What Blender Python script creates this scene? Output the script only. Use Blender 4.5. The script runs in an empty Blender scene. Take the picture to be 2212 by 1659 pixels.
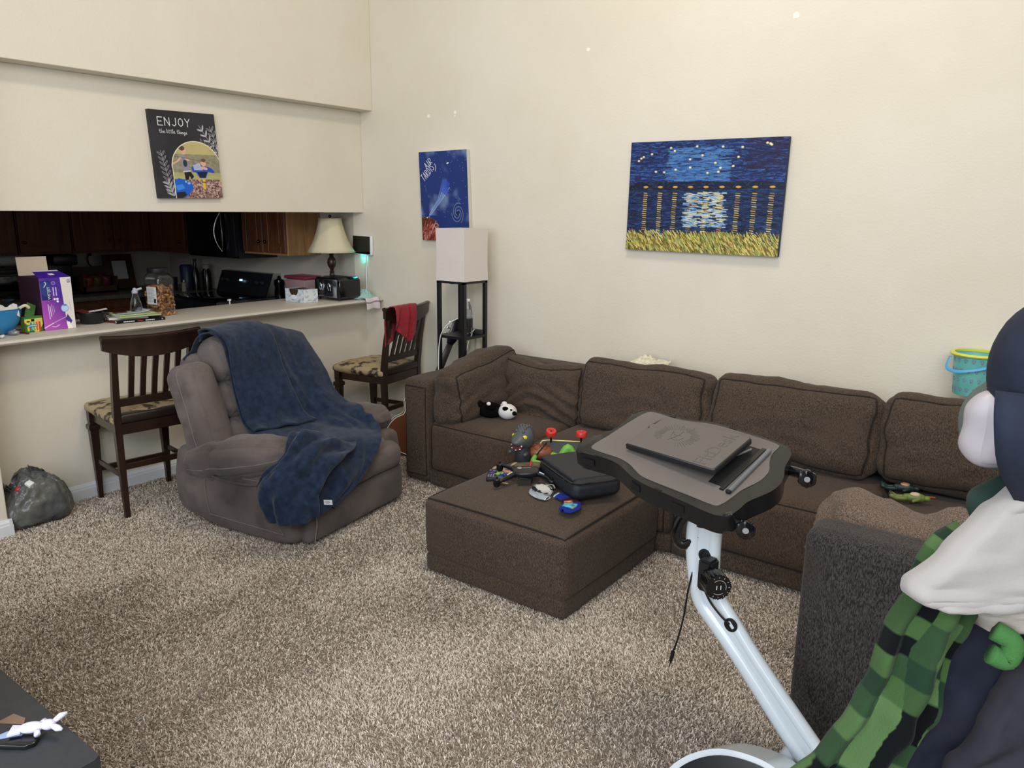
import bpy, bmesh, math, random
import numpy as np
from math import pi, sin, cos, radians as R
from mathutils import Vector as V, Matrix, noise, Euler
from mathutils.bvhtree import BVHTree
random.seed(4)
SC = bpy.context.scene
COL = SC.collection

# ---------------------------------------------------------------- camera
cam_d = bpy.data.cameras.new('camera')
cam = bpy.data.objects.new('camera', cam_d)
COL.objects.link(cam)
cam_d.sensor_fit = 'HORIZONTAL'
cam_d.sensor_width = 36.0
cam_d.lens = 1661.0 * 36.0 / 2212.0
cam_d.clip_start = 0.05
_p, _r, _y = R(12.7496), R(0.5996), R(36.7886)
_fw = V((-sin(_y) * cos(_p), cos(_y) * cos(_p), -sin(_p)))
_rt = V((cos(_y), sin(_y), 0))
_up = _rt.cross(_fw)
_rt2 = _rt * cos(_r) + _up * sin(_r)
_up2 = _up * cos(_r) - _rt * sin(_r)
cam.matrix_world = Matrix(((_rt2.x, _up2.x, -_fw.x, 0), (_rt2.y, _up2.y, -_fw.y, 0), (_rt2.z, _up2.z, -_fw.z, 1.7), (0, 0, 0, 1)))
SC.camera = cam

# ---------------------------------------------------------------- light
SC.view_settings.view_transform = 'Standard'
SC.view_settings.look = 'None'
SC.view_settings.gamma = 1
SC.view_settings.use_curve_mapping = False
SC.view_settings.exposure = 0.0
SC.cycles.use_denoising = True
SC.cycles.max_bounces = 8
SC.cycles.sample_clamp_indirect = 6
w = bpy.data.worlds.new('world')
SC.world = w
w.use_nodes = True
w.node_tree.nodes['Background'].inputs[0].default_value = (0.80, 0.88, 1.0, 1)
w.node_tree.nodes['Background'].inputs[1].default_value = 0.55


def area(name, loc, target, sx, sy, power, col):
    d = bpy.data.lights.new(name, 'AREA')
    d.shape = 'RECTANGLE'
    d.size, d.size_y = sx, sy
    d.energy = power
    d.color = col
    o = bpy.data.objects.new(name, d)
    COL.objects.link(o)
    o.location = loc
    o.rotation_euler = (V(target) - V(loc)).to_track_quat('-Z', 'Y').to_euler()
    return o


area('daylight_patio_window', (-1.0, -1.9, 2.0), (-1.8, 2.4, 0.5), 3.2, 2.2, 118, (0.88, 0.94, 1.0))
area('daylight_upper_window', (1.2, -1.3, 3.6), (-4.0, 3.2, 2.3), 2.6, 1.5, 125, (0.96, 0.98, 1.0))
area('ceiling_fixture_light', (-1.5, 2.3, 4.6), (-1.5, 2.5, 0), 0.7, 0.7, 58, (1.0, 0.86, 0.68))


# ---------------------------------------------------------------- helpers
def lin(h):
    if isinstance(h, str):
        h = h.lstrip('#')
        c = [int(h[i:i + 2], 16) / 255 for i in (0, 2, 4)]
    else:
        c = [x / 255 for x in h]
    return tuple(x / 12.92 if x <= .04045 else ((x + .055) / 1.055) ** 2.4 for x in c)


MATS = {}


def mat(name, col='808080', rough=.6, metal=0, spec=.5, col2=None, nscale=20, nstretch=(1, 1, 1), ramp=(.35, .65), detail=4,
        bump=None, bstrength=.3, bdist=.002, bstretch=(1, 1, 1), trans=0, ior=1.45, emit=None, estr=1, sheen=0, coat=0, attr=None, alpha=1, col3=None, n3=3.0, ramp3=(.4, .7), sss=0):
    if name in MATS:
        return MATS[name]
    m = bpy.data.materials.new(name)
    m.use_nodes = True
    nt = m.node_tree
    N, L = nt.nodes, nt.links
    b = N['Principled BSDF']
    b.inputs['Roughness'].default_value = rough
    b.inputs['Metallic'].default_value = metal
    b.inputs['Specular IOR Level'].default_value = spec
    b.inputs['IOR'].default_value = ior
    b.inputs['Transmission Weight'].default_value = trans
    b.inputs['Sheen Weight'].default_value = sheen
    b.inputs['Sheen Roughness'].default_value = .5
    b.inputs['Coat Weight'].default_value = coat
    b.inputs['Alpha'].default_value = alpha
    if emit:
        b.inputs['Emission Color'].default_value = (*lin(emit), 1)
        b.inputs['Emission Strength'].default_value = estr
    b.inputs['Base Color'].default_value = (*lin(col), 1)
    tc = N.new('ShaderNodeTexCoord')

    def nz(scale, st, det=4, rgh=.55):
        mp = N.new('ShaderNodeMapping')
        mp.inputs['Scale'].default_value = st
        L.new(tc.outputs['Object'], mp.inputs[0])
        n = N.new('ShaderNodeTexNoise')
        n.inputs['Scale'].default_value = scale
        n.inputs['Detail'].default_value = det
        n.inputs['Roughness'].default_value = rgh
        L.new(mp.outputs[0], n.inputs['Vector'])
        return n
    last = None
    if attr:
        a = N.new('ShaderNodeAttribute')
        a.attribute_name = attr
        last = a.outputs['Color']
    elif col2:
        n = nz(nscale, nstretch, detail)
        r = N.new('ShaderNodeValToRGB')
        r.color_ramp.elements[0].position, r.color_ramp.elements[1].position = ramp
        r.color_ramp.elements[0].color = (*lin(col), 1)
        r.color_ramp.elements[1].color = (*lin(col2), 1)
        L.new(n.outputs['Fac'], r.inputs[0])
        last = r.outputs[0]
    if last and col3:
        n = nz(n3, (1, 1, 1), 3)
        r = N.new('ShaderNodeValToRGB')
        r.color_ramp.elements[0].position, r.color_ramp.elements[1].position = ramp3
        L.new(n.outputs['Fac'], r.inputs[0])
        mx = N.new('ShaderNodeMix')
        mx.data_type = 'RGBA'
        L.new(r.outputs[0], mx.inputs[0])
        L.new(last, mx.inputs[6])
        mx.inputs[7].default_value = (*lin(col3), 1)
        last = mx.outputs[2]
    if last:
        L.new(last, b.inputs['Base Color'])
    if bump:
        n = nz(bump, bstretch, 3)
        bp = N.new('ShaderNodeBump')
        bp.inputs['Strength'].default_value = bstrength
        bp.inputs['Distance'].default_value = bdist
        L.new(n.outputs['Fac'], bp.inputs['Height'])
        L.new(bp.outputs[0], b.inputs['Normal'])
    MATS[name] = m
    return m


def link(name, me, m, parent=None, loc=None, smooth=40):
    o = bpy.data.objects.new(name, me)
    COL.objects.link(o)
    if m is not None and not me.materials:
        me.materials.append(m)
    if parent is not None:
        o.parent = parent
    if loc:
        o.location = loc
    if smooth and len(me.polygons):
        me.shade_smooth()
        if smooth < 180:
            me.set_sharp_from_angle(angle=R(smooth))
    return o


def obj(name, bm, m, parent=None, loc=None, smooth=40):
    me = bpy.data.meshes.new(name)
    bmesh.ops.recalc_face_normals(bm, faces=bm.faces)
    bm.to_mesh(me)
    bm.free()
    return link(name, me, m, parent, loc, smooth)


def BM():
    return bmesh.new()


def empty(name, loc=(0, 0, 0), rz=0, rot=None):
    o = bpy.data.objects.new(name, None)
    o.empty_display_size = .05
    COL.objects.link(o)
    o.location = loc
    o.rotation_euler = rot if rot else (0, 0, rz)
    return o


def tag(o, label=None, cat=None, group=None, kind=None):
    if label:
        o['label'] = label
    if cat:
        o['category'] = cat
    if group:
        o['group'] = group
    if kind:
        o['kind'] = kind
    return o


def thing(name, label, cat, loc=(0, 0, 0), rz=0, group=None, rot=None):
    return tag(empty(name, loc, rz, rot), label, cat, group)


def struct(name, bm, m, smooth=0, parent=None):
    o = obj(name, bm, m, parent, smooth=smooth)
    if parent is None:
        o['kind'] = 'structure'
    return o


def copy_tree(o, parent=None):
    c = o.copy()
    COL.objects.link(c)
    c.parent = parent
    for ch in list(o.children):
        copy_tree(ch, c)
    return c


def TM(c=(0, 0, 0), rot=None, s=None):
    m = Matrix.Translation(c)
    if rot is not None:
        if isinstance(rot, (int, float)):
            m = m @ Matrix.Rotation(rot, 4, 'Z')
        elif isinstance(rot, Matrix):
            m = m @ rot.to_4x4()
        else:
            m = m @ Euler(rot).to_matrix().to_4x4()
    if s:
        m = m @ Matrix.Diagonal((*s, 1))
    return m


def box(bm, c, s, rot=None, bev=0, seg=2):
    r = bmesh.ops.create_cube(bm, size=1, matrix=TM(c, rot, s))
    if bev:
        es = list({e for v in r['verts'] for e in v.link_edges})
        bmesh.ops.bevel(bm, geom=es, offset=bev, segments=seg, profile=.5, affect='EDGES', clamp_overlap=True)
    return r['verts']


def bx(bm, x0, x1, y0, y1, z0, z1, bev=0, seg=2):
    box(bm, ((x0 + x1) / 2, (y0 + y1) / 2, (z0 + z1) / 2), (abs(x1 - x0), abs(y1 - y0), abs(z1 - z0)), None, bev, seg)


def frames(pts):
    pts = [V(p) for p in pts]
    T = []
    for i in range(len(pts)):
        a = pts[max(i - 1, 0)]
        b = pts[min(i + 1, len(pts) - 1)]
        t = (b - a)
        T.append(t.normalized() if t.length > 1e-9 else V((0, 0, 1)))
    n = T[0].orthogonal().normalized()
    out = []
    for i, t in enumerate(T):
        n = (n - t * n.dot(t))
        n = n.normalized() if n.length > 1e-6 else t.orthogonal().normalized()
        out.append((pts[i], n, t.cross(n)))
    return out


def tube(bm, pts, r, seg=10, caps=True, closed=False, flat=None):
    fr = frames(pts)
    rr = r if isinstance(r, (list, tuple)) else [r] * len(pts)
    rings = []
    for (p, n, b), q in zip(fr, rr):
        ring = []
        for k in range(seg):
            a = 2 * pi * k / seg
            sx, sy = (1, 1) if flat is None else flat
            ring.append(bm.verts.new(p + n * cos(a) * q * sx + b * sin(a) * q * sy))
        rings.append(ring)
    m = len(rings)
    for i in range(m if closed else m - 1):
        A, Bq = rings[i], rings[(i + 1) % m]
        for k in range(seg):
            bm.faces.new((A[k], A[(k + 1) % seg], Bq[(k + 1) % seg], Bq[k]))
    if caps and not closed:
        bm.faces.new(rings[0][::-1])
        bm.faces.new(rings[-1])


def spline(pts, n=8, closed=False):
    P = [V(p) for p in pts]
    out = []
    m = len(P)
    rng = range(m if closed else m - 1)
    for i in rng:
        if closed:
            p0, p1, p2, p3 = P[i - 1], P[i], P[(i + 1) % m], P[(i + 2) % m]
        else:
            p0, p1, p2, p3 = P[max(i - 1, 0)], P[i], P[i + 1], P[min(i + 2, m - 1)]
        for k in range(n):
            t = k / n
            out.append(.5 * ((2 * p1) + (p2 - p0) * t + (2 * p0 - 5 * p1 + 4 * p2 - p3) * t * t + (3 * p1 - p0 - 3 * p2 + p3) * t ** 3))
    if not closed:
        out.append(P[-1])
    return out


def cyl(bm, p0, p1, r0, r1=None, seg=20):
    tube(bm, [p0, p1], [r0, r0 if r1 is None else r1], seg)


def lathe(bm, prof, M=None, seg=32, cap=True):
    M = M or Matrix()
    rings = []
    for r, z in prof:
        if r < 1e-6:
            rings.append([bm.verts.new(M @ V((0, 0, z)))])
        else:
            rings.append([bm.verts.new(M @ V((r * cos(2 * pi * k / seg), r * sin(2 * pi * k / seg), z))) for k in range(seg)])
    for A, Bq in zip(rings, rings[1:]):
        if len(A) == 1 and len(Bq) == 1:
            continue
        for k in range(seg):
            j = (k + 1) % seg
            if len(A) == 1:
                bm.faces.new((A[0], Bq[k], Bq[j]))
            elif len(Bq) == 1:
                bm.faces.new((A[k], A[j], Bq[0]))
            else:
                bm.faces.new((A[k], A[j], Bq[j], Bq[k]))
    if cap:
        if len(rings[0]) > 1:
            bm.faces.new(rings[0][::-1])
        if len(rings[-1]) > 1:
            bm.faces.new(rings[-1])


def prism(bm, poly, z0, z1, M=None, bev=0, seg=3):
    M = M or Matrix()
    a = [bm.verts.new(M @ V((x, y, z0))) for x, y in poly]
    b = [bm.verts.new(M @ V((x, y, z1))) for x, y in poly]
    n = len(poly)
    fs = [bm.faces.new(a[::-1]), bm.faces.new(b)]
    for i in range(n):
        fs.append(bm.faces.new((a[i], a[(i + 1) % n], b[(i + 1) % n], b[i])))
    if bev:
        es = list({e for f in fs[:2] for e in f.edges})
        bmesh.ops.bevel(bm, geom=es, offset=bev, segments=seg, profile=.5, affect='EDGES', clamp_overlap=True)


def ball(bm, c, r, seg=20, rings=12, rot=None):
    s = r if isinstance(r, (tuple, list)) else (r, r, r)
    bmesh.ops.create_uvsphere(bm, u_segments=seg, v_segments=rings, radius=1, matrix=TM(c, rot, s))


def fbm(p, s, o=3):
    return noise.fractal(V(p) * s, 1.0, 2.0, o)


class Soft:
    """puffed rounded box; eval maps the unit cube surface to its skin"""

    def __init__(s, c, size, r=.04, puff=(0, 0, 0), rot=None, fn=None, M=None):
        s.h = V(size) / 2
        s.r = min(r, min(s.h) * .98)
        s.puff = puff
        s.M = M if M is not None else TM(c, rot)
        s.fn = fn

    def eval(s, p):
        q = V([p[i] * s.h[i] for i in range(3)])
        inn = V([max(-(s.h[i] - s.r), min(s.h[i] - s.r, q[i])) for i in range(3)])
        d = q - inn
        if d.length > 1e-9:
            q = inn + d.normalized() * s.r
        for k in range(3):
            if s.puff[k]:
                i, j = (k + 1) % 3, (k + 2) % 3
                wgt = (1 - min(1, abs(p[i])) ** 2) * (1 - min(1, abs(p[j])) ** 2)
                q[k] += s.puff[k] * p[k] * wgt ** .6
        if s.fn:
            q = s.fn(q, p)
        return s.M @ q

    def mesh(s, bm, n=18):
        ts = [sin((2 * i / n - 1) * pi / 2) for i in range(n + 1)]
        vs = []
        for k in range(3):
            i, j = (k + 1) % 3, (k + 2) % 3
            for sg in (-1, 1):
                g = []
                for a in ts:
                    row = []
                    for b in ts:
                        p = [0, 0, 0]
                        p[k] = sg
                        p[i] = a
                        p[j] = b
                        row.append(bm.verts.new(s.eval(p)))
                    g.append(row)
                for a in range(n):
                    for b in range(n):
                        f = (g[a][b], g[a + 1][b], g[a + 1][b + 1], g[a][b + 1])
                        bm.faces.new(f if sg > 0 else f[::-1])
                vs += [v for r_ in g for v in r_]
        bmesh.ops.remove_doubles(bm, verts=vs, dist=1e-5)

    def seam(s, bm, axis, sign, inset=.9, r=.005, n=14, at=1.0):
        """welt round one face of the cushion"""
        i, j = (axis + 1) % 3, (axis + 2) % 3
        path = []
        cor = [(-1, -1), (1, -1), (1, 1), (-1, 1)]
        for q in range(4):
            a, b = cor[q], cor[(q + 1) % 4]
            for t in range(n):
                f = t / n
                p = [0, 0, 0]
                p[axis] = sign * at
                p[i] = (a[0] + (b[0] - a[0]) * f) * inset
                p[j] = (a[1] + (b[1] - a[1]) * f) * inset
                path.append(s.eval(p))
        tube(bm, path, r, 6, closed=True)


def soft(name, m, parent, c, size, r=.04, puff=(0, 0, 0), rot=None, fn=None, n=18, seam=None, M=None, seam_m=None):
    S = Soft(c, size, r, puff, rot, fn, M)
    bm = BM()
    S.mesh(bm, n)
    o = obj(name, bm, m, parent, smooth=180)
    if seam:
        for sm in (seam if isinstance(seam, list) else [seam]):
            b2 = BM()
            S.seam(b2, *sm)
            obj('piping', b2, seam_m or m, o, smooth=180)
    return o


def wr(amp, sc, seed=0, aniso=(1, 1, 1)):
    def f(q, p):
        n = fbm((q.x * aniso[0] + seed, q.y * aniso[1], q.z * aniso[2]), sc)
        L = q.length or 1
        return q + V((q.x, q.y, q.z)) / L * n * amp
    return f


def gridmesh(name, P, m, parent=None, thick=0, smooth=180, cols=None, loc=None):
    """P[i][j] points -> sheet mesh, optionally with thickness and per-point colours"""
    ni, nj = len(P), len(P[0])
    me = bpy.data.meshes.new(name)
    co = [tuple(P[i][j]) for i in range(ni) for j in range(nj)]
    fs = [(i * nj + j, (i + 1) * nj + j, (i + 1) * nj + j + 1, i * nj + j + 1) for i in range(ni - 1) for j in range(nj - 1)]
    me.from_pydata(co, [], fs)
    if cols is not None:
        a = me.color_attributes.new('Col', 'FLOAT_COLOR', 'POINT')
        a.data.foreach_set('color', np.asarray(cols, dtype=np.float32).ravel())
    o = link(name, me, m, parent, loc, smooth)
    if thick:
        md = o.modifiers.new('solid', 'SOLIDIFY')
        md.thickness = thick
        md.offset = 0
    return o


def text(name, s, size, M, m, parent=None, ext=.0006, align='CENTER', off=0):
    cu = bpy.data.curves.new(name, 'FONT')
    cu.body = s
    cu.size = size
    cu.extrude = ext
    cu.offset = off
    cu.align_x = align
    cu.align_y = 'CENTER'
    cu.resolution_u = 3
    t = bpy.data.objects.new(name, cu)
    COL.objects.link(t)
    bpy.context.view_layer.update()
    me = bpy.data.meshes.new_from_object(t)
    bpy.data.objects.remove(t)
    me.transform(M)
    me.materials.clear()
    return link(name, me, m, parent, smooth=0)


# ---- small raster painter (colours of painted or printed surfaces, laid on a fine mesh)
class Im:
    def __init__(s, w, h, aspect_w, aspect_h, bg):
        s.w, s.h = w, h
        s.X, s.Y = np.meshgrid((np.arange(w) + .5) / w * aspect_w, (np.arange(h) + .5) / h * aspect_h)
        s.W, s.H = aspect_w, aspect_h
        s.a = np.zeros((h, w, 3)) + np.array(lin(bg))
        s.rng = np.random.default_rng(3)

    def mix(s, mask, c):
        c = np.array(lin(c)) if isinstance(c, (str, tuple, list)) else c
        mask = np.clip(mask, 0, 1)[..., None]
        s.a = s.a * (1 - mask) + c * mask

    def vn(s, sx, sy, seed=0, oct=3):
        out = np.zeros_like(s.X)
        amp = 1
        tot = 0
        r = np.random.default_rng(seed)
        for o in range(oct):
            g = r.random((64, 64))
            x, y = s.X * sx * 2 ** o, s.Y * sy * 2 ** o
            xi, yi = np.floor(x).astype(int), np.floor(y).astype(int)
            fx, fy = x - xi, y - yi
            fx, fy = fx * fx * (3 - 2 * fx), fy * fy * (3 - 2 * fy)
            G = lambda a, b: g[b % 64, a % 64]
            v = (G(xi, yi) * (1 - fx) + G(xi + 1, yi) * fx) * (1 - fy) + (G(xi, yi + 1) * (1 - fx) + G(xi + 1, yi + 1) * fx) * fy
            out += v * amp
            tot += amp
            amp *= .5
        return out / tot

    def sub(s, x0, x1, y0, y1):
        i0, i1 = max(0, int(x0 / s.W * s.w) - 1), min(s.w, int(x1 / s.W * s.w) + 2)
        j0, j1 = max(0, int(y0 / s.H * s.h) - 1), min(s.h, int(y1 / s.H * s.h) + 2)
        return i0, i1, j0, j1

    def line(s, pts, wd, c, al=1):
        c = np.array(lin(c))
        for a, b in zip(pts, pts[1:]):
            i0, i1, j0, j1 = s.sub(min(a[0], b[0]) - wd, max(a[0], b[0]) + wd, min(a[1], b[1]) - wd, max(a[1], b[1]) + wd)
            if i1 <= i0 or j1 <= j0:
                continue
            X, Y = s.X[j0:j1, i0:i1], s.Y[j0:j1, i0:i1]
            dx, dy = b[0] - a[0], b[1] - a[1]
            L2 = dx * dx + dy * dy + 1e-12
            t = np.clip(((X - a[0]) * dx + (Y - a[1]) * dy) / L2, 0, 1)
            d = np.hypot(X - a[0] - t * dx, Y - a[1] - t * dy)
            px = s.W / s.w
            mk = (np.clip((wd / 2 - d) / px + .5, 0, 1) * al)[..., None]
            s.a[j0:j1, i0:i1] = s.a[j0:j1, i0:i1] * (1 - mk) + c * mk

    def ell(s, cx, cy, rx, ry, c, al=1, rot=0):
        X, Y = s.X - cx, s.Y - cy
        u = X * cos(rot) + Y * sin(rot)
        v = -X * sin(rot) + Y * cos(rot)
        d = np.hypot(u / rx, v / ry)
        s.mix(np.clip((1 - d) * min(rx, ry) / (s.W / s.w) + .5, 0, 1) * al, c)

    def poly(s, pts, c, al=1):
        ins = np.zeros(s.X.shape, bool)
        n = len(pts)
        for k in range(n):
            x1, y1 = pts[k]
            x2, y2 = pts[(k + 1) % n]
            if y1 == y2:
                continue
            cond = ((s.Y >= min(y1, y2)) & (s.Y < max(y1, y2)))
            xs = (s.Y - y1) / (y2 - y1) * (x2 - x1) + x1
            ins ^= cond & (s.X < xs)
        s.mix(ins * float(al), c)

    def rect(s, x0, x1, y0, y1, c, al=1):
        s.poly([(x0, y0), (x1, y0), (x1, y1), (x0, y1)], c, al)

    def cols(s):
        return np.concatenate([s.a, np.ones((s.h, s.w, 1))], 2)

    def at(s, u, v):
        j = min(s.h - 1, max(0, int(v * s.h)))
        i = min(s.w - 1, max(0, int(u * s.w)))
        return s.a[j, i]


def print_face(name, im, O, U, Vv, parent, rough=.5, bump=0, spec=.3):
    """image im on the rectangle O + u U + v Vv (v down)"""
    h, w_ = im.h, im.w
    u = (np.arange(w_) / (w_ - 1))
    v = (np.arange(h) / (h - 1))
    O, U, Vv = np.array(O), np.array(U), np.array(Vv)
    P = O + u[None, :, None] * U + v[:, None, None] * Vv
    if bump:
        nn = np.cross(U, Vv)
        nn = nn / np.linalg.norm(nn)
        P = P + nn * ((im.a.sum(2) / 3)[..., None] - .2) * -bump
    me = bpy.data.meshes.new(name)
    idx = np.arange(h * w_).reshape(h, w_)
    q = np.stack([idx[:-1, :-1], idx[1:, :-1], idx[1:, 1:], idx[:-1, 1:]], -1).reshape(-1, 4)
    me.vertices.add(h * w_)
    me.vertices.foreach_set('co', P.astype(np.float32).ravel())
    me.loops.add(len(q) * 4)
    me.loops.foreach_set('vertex_index', q.ravel().astype(np.int32))
    me.polygons.add(len(q))
    me.polygons.foreach_set('loop_start', np.arange(0, len(q) * 4, 4, dtype=np.int32))
    me.update(calc_edges=True)
    a = me.color_attributes.new('Col', 'FLOAT_COLOR', 'POINT')
    a.data.foreach_set('color', im.cols().astype(np.float32).ravel())
    return link(name, me, mat('printed_%s_%s' % (rough, spec), attr='Col', rough=rough, spec=spec), parent, smooth=180 if bump else 0)


STROKE = {
    'A': [[(0, 1), (.5, 0), (1, 1)], [(.2, .62), (.8, .62)]], 'D': [[(0, 0), (0, 1), (.6, .9), (.95, .5), (.6, .1), (0, 0)]],
    'E': [[(1, 0), (0, 0), (0, 1), (1, 1)], [(0, .5), (.8, .5)]], 'I': [[(.5, 0), (.5, 1)]], 'J': [[(.9, 0), (.9, .8), (.55, 1), (.15, .85)]],
    'N': [[(0, 1), (0, 0), (1, 1), (1, 0)]], 'O': [[(.5, 0), (.1, .2), (0, .5), (.1, .8), (.5, 1), (.9, .8), (1, .5), (.9, .2), (.5, 0)]],
    'R': [[(0, 1), (0, 0), (.7, .05), (.9, .25), (.7, .48), (0, .55), (.95, 1)]], 'S': [[(.95, .1), (.5, 0), (.1, .15), (.15, .4), (.8, .6), (.9, .85), (.5, 1), (.05, .9)]],
    'T': [[(0, 0), (1, 0)], [(.5, 0), (.5, 1)]], 'Y': [[(0, 0), (.5, .5), (1, 0)], [(.5, .5), (.5, 1)]],
    't': [[(.5, -.1), (.35, .8), (.6, 1), (.9, .9)], [(0, .3), (1, .25)]], 'h': [[(.25, -.2), (.1, 1), (.5, .45), (.75, .6), (.7, .95), (1, .9)]],
    'e': [[(0, .75), (.7, .6), (.55, .4), (.2, .5), (.15, .85), (.5, 1), (1, .85)]], 'l': [[(.1, .8), (.7, 0), (.5, -.2), (.3, .1), (.3, .9), (.8, .95)]],
    'i': [[(.3, .45), (.25, .95), (.8, .9)], [(.35, .2), (.38, .22)]], 'n': [[(.05, .5), (.1, 1), (.2, .6), (.5, .45), (.65, .6), (.6, .95), (1, .9)]],
    'g': [[(.8, .5), (.3, .45), (.1, .75), (.4, .95), (.8, .5), (.7, 1.3), (.3, 1.45), (.2, 1.25), (1, .85)]], 's': [[(.1, .9), (.5, .45), (.6, .8), (.3, 1), (.9, .95)]],
}


def strokes(im, s, x, y, wd, ht, gap, pen, c, rot=0, shear=0):
    cx = 0
    for ch in s:
        if ch in STROKE:
            cw = wd * (.35 if ch in 'Iil' else 1)
            for pl in STROKE[ch]:
                pp = []
                for px, py in pl:
                    lx = cx + px * cw - shear * (py - 1) * ht
                    ly = py * ht
                    pp.append((x + lx * cos(rot) - ly * sin(rot), y + lx * sin(rot) + ly * cos(rot)))
                im.line(pp, pen, c)
            cx += cw + gap
        else:
            cx += wd * .7


# shared materials
mat('gloss_black_plastic', '0d0d0f', .15, spec=.6)
mat('black_plastic', '17171a', .45)
mat('black_void', '060607', .7)
mat('black_gloss', '0c0c0e', .2)
mat('grey_lid', '5a5552', .45, bump=600, bstrength=.08)
# ================================================================ room shell
m_wall = mat('wall_paint', 'd8d0bf', .75, col2='dcd5c6', nscale=2, bump=85, bstrength=.5, bdist=.0022, spec=.25)
m_white = mat('white_trim', 'dcdfe2', .4, bump=8, bstrength=.05)
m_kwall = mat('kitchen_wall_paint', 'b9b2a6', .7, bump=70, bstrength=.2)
m_ceil = mat('ceiling_paint', 'e4e0d6', .8, bump=60, bstrength=.3)

bm = BM(); bx(bm, -4.72, 3.2, -.4, 4.35, -.06, 0); struct('floor', bm, mat('carpet_backing', '8d7d6e', .95, bump=300, bstrength=.6))
bm = BM(); bx(bm, -7.6, -4.72, -.4, 4.35, -.06, 0); struct('floor_kitchen', bm, mat('kitchen_vinyl', '6b5f52', .5))
bm = BM(); bx(bm, -4.72, 3.2, 4.2, 4.35, 0, 5.0); struct('wall_back', bm, m_wall)
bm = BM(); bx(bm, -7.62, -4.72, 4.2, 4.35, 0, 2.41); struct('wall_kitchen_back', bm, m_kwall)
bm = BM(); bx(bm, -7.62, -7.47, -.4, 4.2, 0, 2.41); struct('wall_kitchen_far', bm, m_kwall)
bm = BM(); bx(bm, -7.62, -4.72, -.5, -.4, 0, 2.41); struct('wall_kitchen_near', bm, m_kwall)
# pony wall, lintel and the projecting upper wall of the pass-through side
bm = BM(); bx(bm, -4.72, -4.6, -.4, 4.2, 0, .99); struct('wall_left_lower', bm, m_wall)
bm = BM(); bx(bm, -4.72, -4.6, -.4, 4.2, 1.668, 2.41, .004, 2); struct('wall_left_lintel', bm, m_wall)
bm = BM(); bx(bm, -4.72, -4.47, -.4, 4.2, 2.41, 5.0, .004, 2); struct('wall_left_upper', bm, m_wall)
bm = BM(); bx(bm, -4.6, -4.362, -.4, 1.44, 0, 2.41, .006, 2); struct('wall_left_stub', bm, m_wall)
bm = BM(); bx(bm, -7.6, -4.72, -.4, 4.2, 2.41, 2.5); struct('ceiling_kitchen', bm, m_ceil)
bm = BM(); bx(bm, -4.72, 3.2, 1.2, 4.35, 5.0, 5.1); struct('ceiling', bm, m_ceil)
bm = BM(); bx(bm, 3.05, 3.2, -.4, 4.2, 0, 5.0); struct('wall_right', bm, m_wall)


def baseboard(name, p0, p1, nrm):
    """moulded skirting from p0 to p1, nrm pointing into the room"""
    prof = [(0, 0), (.016, 0), (.016, .062), (.013, .070), (.013, .078), (.008, .086), (.006, .092), (0, .094)]
    bm = BM()
    a, b, n = V(p0), V(p1), V(nrm)
    A = [bm.verts.new(a + n * x + V((0, 0, z))) for x, z in prof]
    Bv = [bm.verts.new(b + n * x + V((0, 0, z))) for x, z in prof]
    bm.faces.new(A); bm.faces.new(Bv[::-1])
    for i in range(len(prof)):
        j = (i + 1) % len(prof)
        bm.faces.new((A[i], A[j], Bv[j], Bv[i]))
    struct(name, bm, m_white)


baseboard('baseboard_left', (-4.6, 1.44, 0), (-4.6, 4.2, 0), (1, 0, 0))
baseboard('baseboard_back', (-4.6, 4.2, 0), (3.05, 4.2, 0), (0, -1, 0))
baseboard('baseboard_stub_end', (-4.6, 1.44, 0), (-4.345, 1.44, 0), (0, 1, 0))
baseboard('baseboard_stub', (-4.362, -.4, 0), (-4.362, 1.455, 0), (1, 0, 0))

# wall patches of filler on the back wall
bm = BM()
for x, z, r in [(-1.378, 2.671, .018), (-2.597, 2.639, .012), (-3.898, 2.339, .014), (-3.652, 2.348, .012), (-3.655, 2.325, .007)]:
    prism(bm, [(r * (.8 + .35 * random.random()) * cos(a * pi / 6), r * (.7 + .4 * random.random()) * sin(a * pi / 6)) for a in range(12)], 0, .0012, TM((x, 4.2, z), (pi / 2, 0, 0)))
struct('trim_filler_patches', bm, mat('filler', 'f1ece2', .8))

# breakfast bar worktop
bm = BM()
prof = [(-4.93, .992), (-4.415, .992), (-4.402, .998), (-4.397, 1.006), (-4.402, 1.015), (-4.415, 1.02), (-4.93, 1.02)]
A = [bm.verts.new((x, 1.44, z)) for x, z in prof]
Bv = [bm.verts.new((x, 4.2, z)) for x, z in prof]
bm.faces.new(A); bm.faces.new(Bv[::-1])
for i in range(7):
    bm.faces.new((A[i], A[(i + 1) % 7], Bv[(i + 1) % 7], Bv[i]))
bx(bm, -4.93, -4.725, .2, 1.44, .992, 1.02)
o = obj('bar_worktop', bm, mat('worktop_laminate', 'bdb6a9', .35, col2='c6bfb2', nscale=150, spec=.5), smooth=50)
tag(o, 'long grey laminate breakfast bar worktop across the kitchen pass-through', 'worktop')

# ================================================================ carpet pile
rg = np.random.default_rng(7)


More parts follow.
